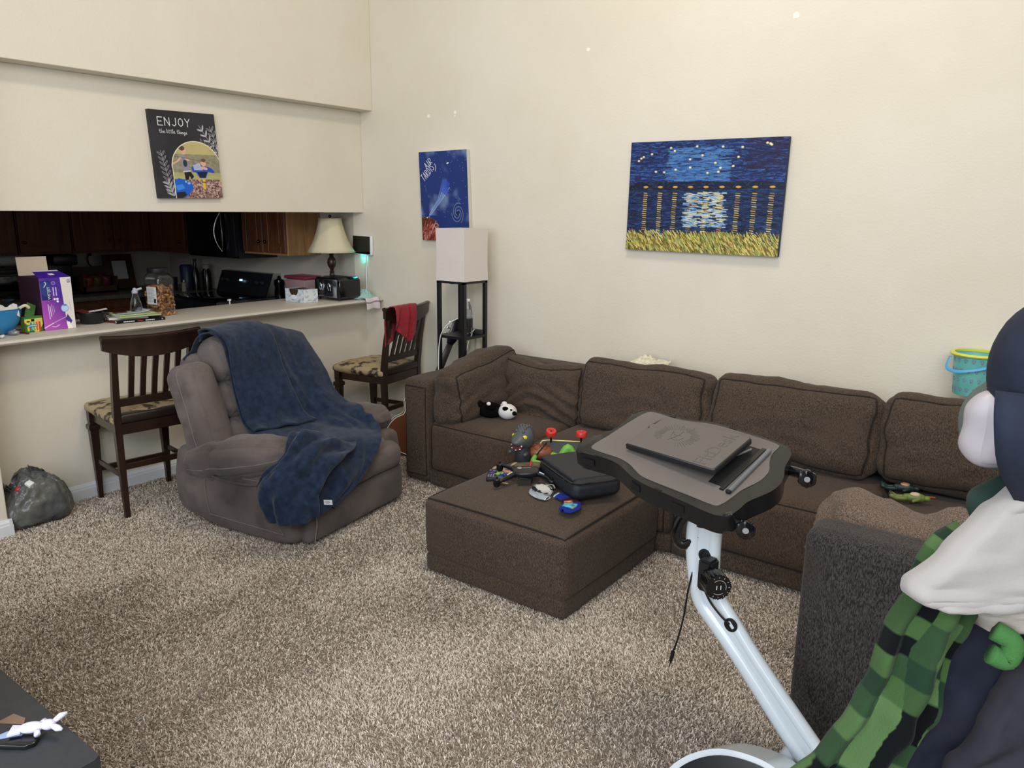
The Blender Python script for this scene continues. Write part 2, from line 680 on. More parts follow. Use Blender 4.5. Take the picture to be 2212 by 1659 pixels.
def make_pile():
    xs, ys = [], []
    n = 1150000
    x = rg.uniform(-4.6, 1.7, n); y = rg.uniform(.25, 4.0, n)
    # keep what the camera could see from about here, thin out with distance and skip below the big furniture
    d = np.hypot(x, y)
    fw = -.599 * x + .8 * y
    sd = .8 * x + .599 * y
    keep = (fw > 1.3) & (np.abs(sd + .0) < fw * .78 + .35 + .75 * (sd > 0))
    keep &= ~((x > -3.3) & (x < .6) & (y > 3.42))
    keep &= ~((x > -.56) & (x < .58) & (y > 2.37)) & ~((x > -2.3) & (x < -1.62) & (y > 2.53) & (y < 3.3))
    keep &= rg.random(n) < np.clip(3.2 / d, .35, 1) ** 1.2
    x, y = x[keep], y[keep]
    n = len(x)
    def lf(sc, seed):
        r = np.random.default_rng(seed)
        g = r.random((64, 64))
        X, Y = x * sc + 40, y * sc + 40
        xi, yi = np.floor(X).astype(int), np.floor(Y).astype(int)
        fx, fy = X - xi, Y - yi
        fx, fy = fx * fx * (3 - 2 * fx), fy * fy * (3 - 2 * fy)
        G = lambda a, b: g[a % 64, b % 64]
        return (G(xi, yi) * (1 - fx) + G(xi + 1, yi) * fx) * (1 - fy) + (G(xi, yi + 1) * (1 - fx) + G(xi + 1, yi + 1) * fx) * fy
    # direction the pile was trodden, changing in broad patches
    ang = (lf(1.6, 1) * .65 + lf(4, 2) * .35) * 2 * pi * 1.5 + rg.normal(0, 1.5, n)
    lean = np.clip(.6 + .3 * (lf(2.2, 5) - .5) + rg.normal(0, .3, n), .1, 1.2)
    hgt = rg.uniform(.0085, .0135, n) * (.9 + .25 * lf(3, 9))
    wd = rg.uniform(.0014, .0023, n) * np.clip(np.hypot(x, y) / 3.0, .85, 1.35)
    dx, dy = np.cos(ang), np.sin(ang)
    tw = ang + pi / 2 + rg.normal(0, .6, n)
    sx, sy = np.cos(tw), np.sin(tw)
    co = np.zeros((n, 6, 3), np.float32)
    for k, (t, wf) in enumerate([(0, 1), (.55, 1.25), (1, .55)]):
        off = hgt * lean * t ** 1.6
        z = hgt * (t - .25 * lean * t * t)
        for s_, q in ((-1, 0), (1, 1)):
            co[:, k * 2 + q, 0] = x + dx * off + s_ * sx * wd * wf
            co[:, k * 2 + q, 1] = y + dy * off + s_ * sy * wd * wf
            co[:, k * 2 + q, 2] = z
    base = np.arange(n)[:, None] * 6
    q = np.concatenate([base + np.array([0, 1, 3, 2]), base + np.array([2, 3, 5, 4])], 1).reshape(-1, 4).astype(np.int32)
    c1, c2, c3 = np.array(lin('cfc1b1')), np.array(lin('a19283')), np.array(lin('e0d6ca'))
    t = rg.random(n)[:, None]
    tone_patch = np.clip((lf(1.9, 21) - .35) * 1.3, 0, 1)[:, None]  # broad random patches where the yarn is slightly darker
    c = np.where(t < .33, c2, np.where(t > .72, c3, c1))
    c = c * (1 - .10 * tone_patch * (lf(9, 23)[:, None])) * rg.uniform(.85, 1.1, n)[:, None]
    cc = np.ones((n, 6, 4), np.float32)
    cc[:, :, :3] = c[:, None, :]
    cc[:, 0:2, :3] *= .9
    me = bpy.data.meshes.new('carpet_pile')
    me.vertices.add(n * 6)
    me.vertices.foreach_set('co', co.ravel())
    me.loops.add(q.size)
    me.loops.foreach_set('vertex_index', q.ravel())
    me.polygons.add(len(q))
    me.polygons.foreach_set('loop_start', np.arange(0, q.size, 4, dtype=np.int32))
    me.update(calc_edges=True)
    a = me.color_attributes.new('Col', 'FLOAT_COLOR', 'POINT')
    a.data.foreach_set('color', cc.ravel())
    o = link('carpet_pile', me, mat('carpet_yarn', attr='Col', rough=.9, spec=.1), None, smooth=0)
    o.name = 'floor_carpet'
    o['kind'] = 'structure'


make_pile()
# ================================================================ sectional sofa
def chen(name, c1, c2, c3):
    return mat(name, c1, .92, col2=c2, nscale=330, nstretch=(1, 1, .3), ramp=(.38, .66), detail=3, bump=420, bstrength=.55, bdist=.0015,
               sheen=.08, spec=.12, col3=c3, n3=4.0, ramp3=(.5, .85))


m_sofa = chen('brown_chenille', '342c26', '5f5044', '4d4036')
m_seat = chen('brown_chenille_seat', '382e27', '5b4b3f', '554639')
m_pipe = mat('brown_welt', '211a15', .9)
m_foot = mat('black_plastic_foot', '151517', .5)


def slump(a, sc, seed, fold=.006, fz=0):
    """small wrinkles plus drooping horizontal folds"""
    def f(q, p):
        n = fbm((q.x + seed, q.y, q.z * 1.2), sc, 3)
        bend = q.z * 1.0 + .16 * (p[0] if fz == 0 else p[1]) ** 2
        w_ = max(0, 1 - abs(p[2] + .25) * 1.1)
        fo = (sin(bend * 70 + 3.5 * fbm((q.x + seed, q.y, q.z), 4, 2)) ** 3) * fold * w_
        dirv = V((0, -1, 0)) if fz == 0 else V((1, 0, 0))
        ff = max(0, (-p[1] if fz == 0 else p[0]))
        L = q.length or 1
        dz = 0
        if fz == 1:
            dz = .05 * p[1] * (p[2] + 1) / 2
        elif fold > .02:
            dz = -.05 * (1 - p[0] ** 2) * (p[2] + 1) / 2
        return q + q / L * n * a + dirv * fo * ff + V((0, 0, dz))
    return f


sofa = thing('sectional_sofa', 'long brown chenille corner sofa with loose back cushions along the back wall', 'sofa', (-1.5, 3.8, 0))
So = V((-1.5, 3.8, 0))


def sp(name, m, x0, x1, y0, y1, z0, z1, **k):
    return soft(name, m, sofa, V(((x0 + x1) / 2, (y0 + y1) / 2, (z0 + z1) / 2)) - So, (abs(x1 - x0), abs(y1 - y0), abs(z1 - z0)), **k)


# plinths
for x0, x1, y0 in [(-3.13, -2.40, 3.335), (-2.395, -1.50, 3.335), (-1.495, -.625, 3.335), (-.60, .40, 2.35)]:
    sp('base', m_sofa, x0, x1, y0, 4.12, .025, .125, r=.015, n=6)
# seat cushions
sp('seat_cushion', m_seat, -3.125, -2.385, 3.325, 4.0, .115, .44, r=.055, puff=(0, .015, .025), fn=wr(.006, 5, 1), n=22, seam=[(1, -1, .93, .004, 14)], seam_m=m_pipe)
sp('seat_cushion', m_seat, -2.385, -1.505, 3.325, 4.0, .115, .44, r=.05, puff=(0, .015, .022), fn=wr(.005, 5, 4), n=20, seam=[(1, -1, .93, .004, 14)], seam_m=m_pipe)
sp('seat_cushion', m_seat, -1.495, -.625, 3.325, 4.0, .115, .44, r=.05, puff=(0, .015, .022), fn=wr(.005, 5, 7), n=20, seam=[(1, -1, .93, .004, 14)], seam_m=m_pipe)
sp('seat_cushion', m_seat, -.615, .38, 2.50, 4.0, .115, .44, r=.05, puff=(.01, .01, .022), fn=wr(.005, 4, 9), n=20)
# frames: left end panel, long back, right end panel that faces the room
sp('end_panel', m_sofa, -3.331, -3.13, 3.324, 4.17, .03, .685, r=.035, fn=wr(.006, 4, 2), n=16, seam=[(1, -1, .86, .0035, 12)], seam_m=m_pipe)
sp('back_frame', m_sofa, -3.331, .62, 4.0, 4.185, .03, .745, r=.05, fn=wr(.006, 4, 5), n=24)
sp('end_panel', chen('brown_chenille_end', '232020', '514b49', '3f3733'), -.604, .62, 2.32, 2.49, .03, .752, r=.045, n=20)
# back cushions: the first leans on the left end panel
Mq = TM(V((-3.005, 3.655, .60)) - So, (0, R(-6), R(0)))
S1 = soft('back_cushion', m_sofa, sofa, None, (.22, .64, .38), r=.07, puff=(.032, .0, .03), fn=slump(.020, 6, 1, .010, 1), n=30, M=Mq, seam=[(0, 1, .95, .005, 18)], seam_m=m_pipe)


def backc(x0, x1, ztop, yc, tilt, seed, fold, th=.22, h=.42, rz=0, n=30):
    M = TM(V(((x0 + x1) / 2, yc, ztop - h / 2)) - So, (R(-tilt), 0, R(rz)))
    return soft('back_cushion', m_sofa, sofa, None, (x1 - x0, th, h), r=.075, puff=(.012, .035, .012), fn=slump(.020, 5, seed, fold), n=n, M=M, seam=[(1, -1, .95, .005, 18)], seam_m=m_pipe)


backc(-2.93, -2.34, .80, 3.905, 10, 11, .032, rz=4)
backc(-2.335, -1.535, .845, 3.87, 12, 23, .007)
backc(-1.53, -.70, .865, 3.87, 12, 37, .006)
backc(-.685, .22, .885, 3.87, 12, 41, .006)


# collapsed cushion lying behind the right end panel
def lump(q, p):
    x = q.x
    top = .5 + .5 * p[2]
    dz = (-.060 + .065 * math.exp(-((x + .385) / .10) ** 2) + .058 * math.exp(-((x + .075) / .06) ** 2) + .02 * math.exp(-((x + .25) / .05) ** 2)) * top
    n = fbm((q.x + 8, q.y, q.z), 8, 4) * .022
    cr = abs(sin(24 * q.x + 18 * q.z + 3 * fbm(q, 3))) ** .5 * .012
    L = q.length or 1
    return q + V((0, 0, dz)) + q / L * (n - cr + .006)


m_lite = chen('brown_chenille_pale', '4a3d33', '85746a', '6a5949')  # paler, more contrasted copy of the sofa chenille
soft('back_cushion', m_lite, sofa, V((-.15, 2.62, .62)) - So, (.98, .24, .34), r=.09, puff=(.02, .03, .02), rot=(R(10), 0, 0), fn=lump, n=44, seam=[(1, 1, .8, .005, 20)], seam_m=m_pipe)

# ================================================================ ottoman
ott = thing('ottoman', 'square brown upholstered ottoman covered with toys in front of the sofa', 'ottoman', (-1.965, 2.905, 0))


def ottfn(q, p):
    k = (1 - p[0] ** 2) * (1 - p[1] ** 2)
    return q + V((0, 0, .012 * k * (1 if p[2] > 0 else 0))) + q.normalized() * fbm(q, 6) * .003


soft('cushion', m_sofa, ott, (0, 0, .2375), (.80, .865, .285), r=.035, puff=(0.010, .010, .028), fn=ottfn, n=26, seam=[(2, 1, .955, .0045, 16, .97)], seam_m=m_pipe)
soft('base', m_sofa, ott, (0, 0, .062), (.785, .85, .09), r=.014, n=8)
for sx in (-1, 1):
    for sy in (-1, 1):
        bm = BM(); cyl(bm, (sx * .33, sy * .36, 0), (sx * .33, sy * .36, .022), .024, .028, 14); obj('foot', bm, m_foot, ott)

# ================================================================ recliner
rec = thing('recliner', 'grey brown suede rocker recliner with padded arms', 'armchair', (-3.09, 2.67, 0), R(9))
m_sue = mat('grey_suede', '544b48', .85, col2='766c68', nscale=7, ramp=(.3, .7), detail=6, bump=160, bstrength=.25, bdist=.001, sheen=.12, spec=.2, col3='433b39', n3=3.5, ramp3=(.45, .75))
m_st = mat('grey_stitch', '807671', .9)


def rsoft(name, c, s, **k):
    k.setdefault('m', m_sue)
    m = k.pop('m')
    return soft(name, m, rec, c, s, **k)


def sidefn(q, p):
    # rocker bottom: rises toward the back; sides belly out
    x = q.x
    bot = max(0, -p[2])
    up = .07 * max(0, (-(x) - .05) / .37) ** 2 + .02 * max(0, (x - .3) / .1)
    q = q + V((0, 0, up * bot))
    q.y += (.03 * (1 - p[2] ** 2) * p[1])
    return q + V((0, p[1] * fbm((q.x, q.z, 3), 6) * .006, 0))


for sy in (-1, 1):
    a = rsoft('arm_body', (-.42, sy * .375, .225), (.84, .13, .42), r=.035, fn=sidefn, n=20)
    bm = BM()
    pk = [(-.60, .33), (-.22, .35), (-.06, .09), (-.58, .10)]
    pts = []
    for (x0, z0), (x1, z1) in zip(pk, pk[1:] + pk[:1]):
        for t in range(10):
            f = t / 10
            x, z = x0 + (x1 - x0) * f, z0 + (z1 - z0) * f
            pts.append((x, sy * (.443 + .03 * (1 - ((z - .225) / .21) ** 2)), z))
    tube(bm, pts, .0018, 6, closed=True)
    obj('pocket_seam', bm, m_st, a)
    b2 = BM()
    tube(b2, spline([(-.72, sy * .458, .36), (-.60, sy * .472, .335), (-.42, sy * .475, .315), (-.22, sy * .472, .33), (-.20, sy * .466, .37)], 6), .008, 8, flat=(.5, 1.5))
    obj('pocket_flap', b2, m_sue, a)

    def armfn(q, p, sy=sy):
        x = q.x
        e = 1 - abs(p[0]) ** 3 * .35
        q = V((q.x, q.y * e, q.z * (1 - abs(p[0]) ** 3 * .45)))
        pin = math.exp(-((x + .10) / .022) ** 2) * .018
        puck = abs(sin(p[1] * 22)) * math.exp(-((x + .10) / .05) ** 2) * .008
        L = V((0, q.y, q.z))
        L = L.normalized() if L.length else L
        q -= L * (pin + puck)
        return q + L * fbm(q + V((sy * 3, 0, 0)), 7) * .012
    an = R(-13)
    pad = rsoft('arm_pad', (-.41, sy * .385, .420), (.76, .24, .185), r=.07, puff=(.0, .01, .02), rot=(0, an, 0), fn=armfn, n=32)
    S = Soft((-.41, sy * .385, .420), (.76, .24, .185), .07, (0, .01, .02), (0, an, 0), armfn)
    b2 = BM()
    tube(b2, [S.eval((t / 20 * 2 - 1, sy, -.25)) for t in range(21)], .0018, 6)
    obj('stitching', b2, m_st, pad)
# seat, front roll and footrest panel
rsoft('seat_cushion', (-.30, 0, .345), (.66, .64, .20), r=.08, puff=(.03, .0, .03), fn=wr(.01, 5, 3), n=24)
rsoft('front_roll', (.0, .0, .305), (.15, .80, .17), r=.07, puff=(.015, .01, .0), fn=wr(.008, 6, 9), n=22)
fr_ = rsoft('footrest_panel', (.0, .01, .135), (.10, .80, .215), r=.03, puff=(.03, 0, .0), fn=wr(.006, 6, 5), n=20)
b2 = BM(); tube(b2, [(.062, -.37, .04), (.078, -.365, .14), (.07, -.36, .24), (.08, -.34, .30)], .003, 6); obj('stitching', b2, m_st, fr_)
b2 = BM(); bx(b2, -.72, -.1, -.26, .26, .0, .06, .01); obj('rocker_base', b2, mat('black_steel', '141414', .5), rec)
# reclined backrest: a core, two side wings and three stacked pillows
lean = R(-17)
Mb = TM((-.65, 0, .33)) @ Matrix.Rotation(lean, 4, 'Y')
soft('back_core', m_sue, rec, None, (.16, .62, .60), r=.06, M=Mb @ TM((-.06, 0, .32)), n=12)


def wing(q, p):
    t = (p[2] + 1) / 2
    q.x += .015 * sin(t * pi)
    q.y *= 1 + .12 * sin(t * pi * .9)
    pin = math.exp(-((q.z - .04) / .02) ** 2) * .004
    return q * (1 - pin) + q.normalized() * fbm(q, 6) * .009


for sy in (-1, 1):
    ww = soft('back_wing', m_sue, rec, None, (.25, .155, .585), r=.07, puff=(.01, .012, .0), fn=wing, M=Mb @ TM((.0, sy * .345, .275)), n=28)
    S = Soft(None, (.25, .155, .585), .07, (.01, .012, 0), None, wing, Mb @ TM((.0, sy * .345, .275)))
    b2 = BM()
    tube(b2, [S.eval((.05, sy, t / 20 * 2 - 1)) for t in range(21)], .0018, 6)
    obj('stitching', b2, m_st, ww)


def pil(q, p):
    pk = abs(sin(p[1] * 16)) * max(0, abs(p[2]) - .55) * .03
    return q - V((pk, 0, 0)) * (1 if p[0] > 0 else 0) + q.normalized() * fbm(q + V((0, 0, 2)), 6) * .01


for k, (z0, hh, th) in enumerate([(.13, .20, .17), (.33, .21, .19), (.55, .25, .22)]):
    soft('back_pillow', m_sue, rec, None, (th, .53, hh), r=.075, puff=(.03, 0, .012), fn=pil, M=Mb @ TM((.07, 0, z0)), n=26)
# ================================================================ counter stools
m_dk = mat('dark_espresso_wood', '21140f', .32, col2='2f1d15', nscale=9, nstretch=(1, 1, .12), spec=.5, coat=.2)
m_worn = mat('peeling_leather', 'ab9673', .6, col2='3a2e24', nscale=16, ramp=(.52, .60), detail=8, bump=40, bstrength=.6, bdist=.002)
m_lea = mat('dark_brown_leather', '241b17', .4, bump=60, bstrength=.2)


def make_stool(label):
    t = thing('counter_stool', label, 'stool', (0, 0, 0))
    for sy in (-1, 1):
        bm = BM()
        # rear post: leg below, back post above, raked
        pts = [(-.215, 0), (-.205, .30), (-.20, .55), (-.225, .75), (-.27, 1.0)]
        for (x0, z0), (x1, z1), w0, w1 in zip(pts, pts[1:], (.013, .017, .019, .017), (.017, .019, .017, .015)):
            v = []
            for x, z, q in ((x0, z0, w0), (x1, z1, w1)):
                v.append([bm.verts.new((x + a * q, sy * .205 + b * q, z)) for a, b in ((-1, -1), (1, -1), (1, 1), (-1, 1))])
            for k in range(4):
                bm.faces.new((v[0][k], v[0][(k + 1) % 4], v[1][(k + 1) % 4], v[1][k]))
            bm.faces.new(v[0][::-1]); bm.faces.new(v[1])
        obj('leg', bm, m_dk, t, smooth=0)
        bm = BM()
        # front leg: square block, turned collar, tapered shaft
        x, y = .215, sy * .20
        box(bm, (x, y, .505), (.046, .046, .07), bev=.003)
        prof = [(.014, 0), (.024, .30), (.027, .415), (.027, .42), (.034, .425), (.036, .44), (.034, .452), (.024, .456), (.024, .472)]
        lathe(bm, [(r * 1.2, z) for r, z in prof], TM((x, y, 0), pi / 4), 4)
        obj('leg', bm, m_dk, t, smooth=20)
    bm = BM()
    bx(bm, -.20, .215, -.205, -.185, .475, .535); bx(bm, -.20, .215, .185, .205, .475, .535)
    bx(bm, .205, .222, -.2, .2, .475, .535); bx(bm, -.215, -.195, -.2, .2, .475, .535)
    obj('apron', bm, m_dk, t, smooth=0)

    def seatfn(q, p):
        return q + V((0, 0, .006 * fbm(q, 9)))
    st = soft('seat', m_worn, t, (.02, 0, .555), (.47, .46, .05), r=.022, puff=(0, 0, .022), fn=seatfn, n=16)
    bm = BM(); bx(bm, -.222, -.150, -.19, .19, .535, .588, .014, 3); obj('back_strip', bm, m_lea, st)
    # crest rail, bowed backwards, with a rolled top and an arched lower edge
    bm = BM()
    n = 24
    ring = []
    for i in range(n + 1):
        f = i / n * 2 - 1
        y = f * .262
        bow = -.035 * (1 - f * f)
        zb = .955 - .05 * (1 - f * f) ** 1
        zt = 1.028 - .008 * (1 - f * f)
        xx = -.262 + bow
        pr = [(-.010, zb), (.010, zb), (.012, zt - .022), (.020, zt - .012), (.018, zt), (0, zt + .006), (-.018, zt), (-.020, zt - .012), (-.012, zt - .022)]
        ring.append([bm.verts.new((xx - .02 * (z - .95) + a, y, z)) for a, z in pr])
    for i in range(n):
        for k in range(9):
            bm.faces.new((ring[i][k], ring[i][(k + 1) % 9], ring[i + 1][(k + 1) % 9], ring[i + 1][k]))
    bm.faces.new(ring[0][::-1]); bm.faces.new(ring[-1])
    obj('crest_rail', bm, m_dk, t, smooth=50)
    bm = BM(); box(bm, (-.212, 0, .655), (.022, .38, .045), bev=.003); obj('lower_rail', bm, m_dk, t, smooth=20)
    for k in range(5):
        y = (k - 2) * .062
        f = y / .262
        bm = BM()
        x1 = -.262 - .035 * (1 - f * f)
        v = []
        for x, z in ((-.212, .67), (-.25, .80), (x1, .93)):
            v.append([bm.verts.new((x + a * .007, y + b * .0145, z)) for a, b in ((-1, -1), (1, -1), (1, 1), (-1, 1))])
        for a_, b_ in zip(v, v[1:]):
            for q in range(4):
                bm.faces.new((a_[q], a_[(q + 1) % 4], b_[(q + 1) % 4], b_[q]))
        bm.faces.new(v[0][::-1]); bm.faces.new(v[-1])
        obj('slat', bm, m_dk, t, smooth=0)
    for (a, b, z) in [((-.205, -.2), (.215, -.2), .235), ((-.205, .2), (.215, .2), .235), ((-.205, -.2), (-.205, .2), .29), ((.215, -.2), (.215, .2), .18)]:
        bm = BM()
        c = ((a[0] + b[0]) / 2, (a[1] + b[1]) / 2, z)
        box(bm, c, (abs(a[0] - b[0]) + .01 or .02, abs(a[1] - b[1]) + .01, .032) if abs(a[0] - b[0]) > abs(a[1] - b[1]) else (.018, abs(a[1] - b[1]), .032), bev=.002)
        obj('stretcher', bm, m_dk, t, smooth=20)
    return t


st1 = make_stool('dark wooden counter stool with peeling seat, standing behind the grey recliner at the left')
st1['group'] = 'counter stools at the bar'
st2 = copy_tree(st1)
st2['label'] = 'dark wooden counter stool in the corner with a red towel over its back'
st1.location = (-4.30, 2.165, .006); st1.rotation_euler = (0, 0, R(180 - 7))
st2.location = (-4.14, 3.885, .006); st2.rotation_euler = (0, 0, R(180 + 9))

# red towel over the back of the corner stool
bpy.context.view_layer.update()
m_red = mat('red_terry', '86121f', .95, col2='98202e', nscale=60, bump=300, bstrength=.7, bdist=.002, sheen=.15)
T2 = st2.matrix_world
P = []
NI, NJ = 44, 26
for i in range(NI):
    row = []
    f = i / (NI - 1)
    for j in range(NJ):
        g = j / (NJ - 1)
        # g across the rail, f from far hem over the rail to the camera-side hem
        y0 = .238 - g * .235
        front = .30 - .22 * abs(g - .56) ** 1.0 * 1.6 + .015 * sin(g * 9)
        back = .30 - .10 * g
        s = -back + f * (back + front)
        zr = 1.036
        fold = .012 * sin(g * 17 + 1.5 * f) + .008 * sin(g * 31)
        if s < 0:
            z = zr + s
            x = -.262 - .035 + .030 + .02 * min(1, -s * 8) + fold * .4
            z = zr - max(0, -s - .02)
        else:
            x = -.297 - .028 - .018 * min(1, s * 12) - fold * min(1, s * 10) - .012
            z = zr - max(0, s - .02)
        if abs(s) < .03:
            x = -.295 + -.045 * (s / .03 + 1) / 2 + .0
            z = zr + .004
        y = y0 - .02 * (s > 0) * sin(f * 4) + (.0 if s < 0 else (g - .5) * -.08 * (s / .3))
        row.append(T2 @ V((x, y, z)))
    P.append(row)
tw = gridmesh('towel', P, m_red, thick=.006)
tag(tw, 'red terry hand towel draped over the back of the corner stool', 'towel')

# ================================================================ shelf floor lamp
m_blk = mat('black_lamp_wood', '121214', .4)
LX0, LX1, LY0, LY1 = -3.475, -3.235, 3.80, 4.04
lamp = thing('shelf_floor_lamp', 'black shelf floor lamp with square white fabric shade in the corner', 'floor lamp', ((LX0 + LX1) / 2, (LY0 + LY1) / 2, 0))
hw = (LX1 - LX0) / 2
for sx in (-1, 1):
    for sy in (-1, 1):
        bm = BM(); box(bm, (sx * (hw - .012), sy * (hw - .012), .618), (.024, .024, 1.236), bev=.001); obj('post', bm, m_blk, lamp, smooth=0)
for z in (.10, .49, .877):
    bm = BM(); box(bm, (0, 0, z - .008), (2 * hw - .004, 2 * hw - .004, .018)); obj('shelf', bm, m_blk, lamp, smooth=0)
bm = BM()
for sx, sy, lx, ly in ((0, -1, 1, 0), (0, 1, 1, 0), (-1, 0, 0, 1), (1, 0, 0, 1)):
    box(bm, (sx * (hw - .006), sy * (hw - .006), 1.232), (2 * hw if lx else .012, 2 * hw if ly else .012, .012))
obj('top_frame', bm, m_blk, lamp, smooth=0)
m_shade = mat('white_lamp_linen', 'd3cac4', .85, bump=250, bstrength=.2)
bm = BM()
h2 = hw + .002
n = 10
rings = []
for i in range(n + 1):
    z = 1.242 + i / n * .338
    a = h2 - .003 * sin(i / n * pi)
    rings.append([bm.verts.new((x * a, y * a, z)) for x, y in ((-1, -1), (0, -1.0 + .01 * sin(i)), (1, -1), (1, 0), (1, 1), (0, 1), (-1, 1), (-1, 0))])
for A, Bq in zip(rings, rings[1:]):
    for k in range(8):
        bm.faces.new((A[k], A[(k + 1) % 8], Bq[(k + 1) % 8], Bq[k]))
sh = obj('lamp_shade', bm, m_shade, lamp, smooth=0)
md = sh.modifiers.new('s', 'SOLIDIFY'); md.thickness = .002; md.offset = 0
bm = BM(); cyl(bm, (0, 0, 1.228), (0, 0, 1.36), .012, seg=12); ball(bm, (0, 0, 1.40), .035, 16, 10); obj('bulb', bm, mat('frosted_bulb', 'e8e6e0', .4), lamp)
bm = BM(); box(bm, (0, 0, 1.226), (.03, 2 * hw - .02, .008)); obj('socket_bar', bm, m_blk, lamp, smooth=0)
bm = BM(); tube(bm, spline([(-.06, .09, 1.22), (-.075, .10, 1.1), (-.05, .10, 1.0), (-.07, .11, .92), (-.06, .13, .87)], 6), .0035, 6); obj('cord', bm, m_blk, lamp)
bm = BM(); box(bm, (-.02, .10, .975), (.05, .006, .006)); obj('switch', bm, m_blk, lamp, smooth=0)

# things on its shelf
LC = V(((LX0 + LX1) / 2, (LY0 + LY1) / 2, 0))
m_clear = mat('clear_plastic', 'f4f8fa', .08, trans=1, ior=1.33, spec=.5)
bt = thing('water_bottle', 'clear crumpled plastic water bottle with black label on the lamp shelf', 'bottle', LC + V((.080, -.035, .878)))
bm = BM(); lathe(bm, [(0, 0), (.026, 0), (.030, .006), (.030, .05), (.028, .055), (.030, .062), (.030, .12), (.027, .135), (.030, .15), (.026, .185), (.013, .222), (.012, .232)], seg=28, cap=False); obj('body', bm, m_clear, bt)
bm = BM(); lathe(bm, [(.0305, .058), (.0308, .06), (.0308, .118), (.0305, .12)], seg=28, cap=False); ic = BM(); ball(ic, (0, 0, .13), (.024, .024, .05), 16, 12)
for v in ic.verts:
    v.co += v.co.normalized() * .006 * fbm(v.co, 60)
obj('frost', ic, mat('crinkled_film', 'c9c9d2', .3, alpha=.45), bt)
lb = obj('label', bm, mat('black_label', '15161a', .5), bt)
bm = BM()
for k in range(9):
    a = -1.95 + k * .075
    box(bm, (.0312 * cos(a), .0312 * sin(a), .073), (.0006, .0016 if k % 2 else .0009, .022), (0, 0, a))
obj('barcode', bm, mat('barcode_white', 'd8d8d8', .6), lb, smooth=0)
bm = BM(); lathe(bm, [(0, .247), (.013, .247), (.014, .243), (.014, .232), (.013, .230)], seg=24); obj('cap', bm, mat('white_cap', 'e8e8ea', .4), bt)
ps = thing('power_strip', 'black power strip lying on the lamp shelf behind the bottle', 'power strip', LC + V((.04, .06, .878)))
bm = BM(); box(bm, (0, 0, .016), (.15, .045, .032), bev=.004); obj('body', bm, mat('black_plastic', '17171a', .45), ps)
bm = BM(); box(bm, (.03, -.024, .02), (.022, .014, .022), bev=.002); tube(bm, spline([(.03, -.03, .03), (.025, -.04, .06), (.0, -.03, .068), (-.02, 0, .04)], 5), .003, 6); obj('plug', bm, MATS['black_plastic'], ps)
m_wc = mat('white_cable', 'e4e2dd', .4)
bm = BM(); tube(bm, spline([LC + V(p) for p in ((.08, .03, .915), (.095, -.02, .89), (.10, -.06, .83), (.105, -.09, .76), (.10, -.10, .66), (.10, -.11, .45))], 7), .0028, 6)
tag(obj('charging_cable', bm, m_wc), 'white charging cable hanging off the right side of the lamp shelf', 'cable')
bm = BM(); tube(bm, spline([LC + V(p) for p in ((.055, -.112, 1.0), (.02, -.16, .97), (-.03, -.17, .91), (-.055, -.17, .84), (-.055, -.18, .74), (-.06, -.18, .5))], 7), .003, 6)
tag(obj('charging_cable', bm, m_wc), 'white charging cable running down in front of the left shelf post by the guitar', 'cable')
bm = BM()
for i in range(3):
    pass
Pg = []
for i in range(16):
    row = []
    for j in range(10):
        f, g = i / 15, j / 9
        row.append(LC + V((-.09 + g * .09 + .01 * sin(f * 7), +.185 - .012 * sin(g * 11 + f * 3) - .01 * f, .86 - f * .34)))
    Pg.append(row)
tag(gridmesh('cloth_bag', Pg, mat('pale_cloth_bag', 'b7b3a0', .9, bump=50, bstrength=.3), thick=.003), 'pale cloth bag hanging below the lamp shelf', 'bag')

# guitar leaning on the lamp
gt = thing('acoustic_guitar', 'dark red acoustic guitar leaning on the shelf lamp behind the sofa end', 'guitar')
Hd, Bd = V((-3.546, 4.140, .985)), V((-3.71, 3.70, .02))
ax = (Hd - Bd).normalized()
side = ax.cross(V((.72, -.69, 0))).normalized()
face = side.cross(ax).normalized()
Mg = Matrix(((side.x, ax.x, face.x, Bd.x), (side.y, ax.y, face.y, Bd.y), (side.z, ax.z, face.z, Bd.z), (0, 0, 0, 1)))
gt.matrix_world = Mg
outl = [(0, 0), (.10, .015), (.165, .07), (.18, .14), (.155, .21), (.115, .255), (.115, .29), (.135, .34), (.125, .395), (.07, .43), (0, .44)]
outl = [(x, y) for x, y in outl] + [(-x, y) for x, y in outl[-2:0:-1]]
ol = [(p.x, p.y) for p in spline([(x, y, 0) for x, y in outl], 5, True)]
bm = BM(); prism(bm, ol, -.045, .045, None, .004); obj('body', bm, mat('red_brown_lacquer', '4a1712', .25, coat=.5, col2='2a0d0a', nscale=4), gt, smooth=30)
bm = BM(); tube(bm, [(x * 1.0, y, .046) for x, y in ol], .0035, 6, closed=True); tube(bm, [(x, y, -.044) for x, y in ol], .003, 6, closed=True); obj('binding', bm, mat('cream_binding', 'e2dcc8', .4), gt)
bm = BM(); prism(bm, [(x * .97, y * .97 + .006) for x, y in ol], .0455, .0462); lathe(bm, [(0, .047), (.045, .047), (.045, .0465)], TM((0, .30, 0)), 24); obj('top', bm, mat('amber_spruce', '6b3b1e', .3, coat=.5), gt, smooth=0)
bm = BM(); prism(bm, [(-.026, .42), (.026, .42), (.021, .83), (-.021, .83)], .03, .055, None, .003); obj('neck', bm, MATS['dark_espresso_wood'], gt)
hdst = BM(); prism(hdst, [(-.022, .83), (.022, .83), (.036, .87), (.038, 1.01), (0, 1.02), (-.038, 1.01), (-.036, .87)], .018, .036, None, .002); hs = obj('headstock', hdst, mat('black_gloss', '0c0c0e', .2), gt)
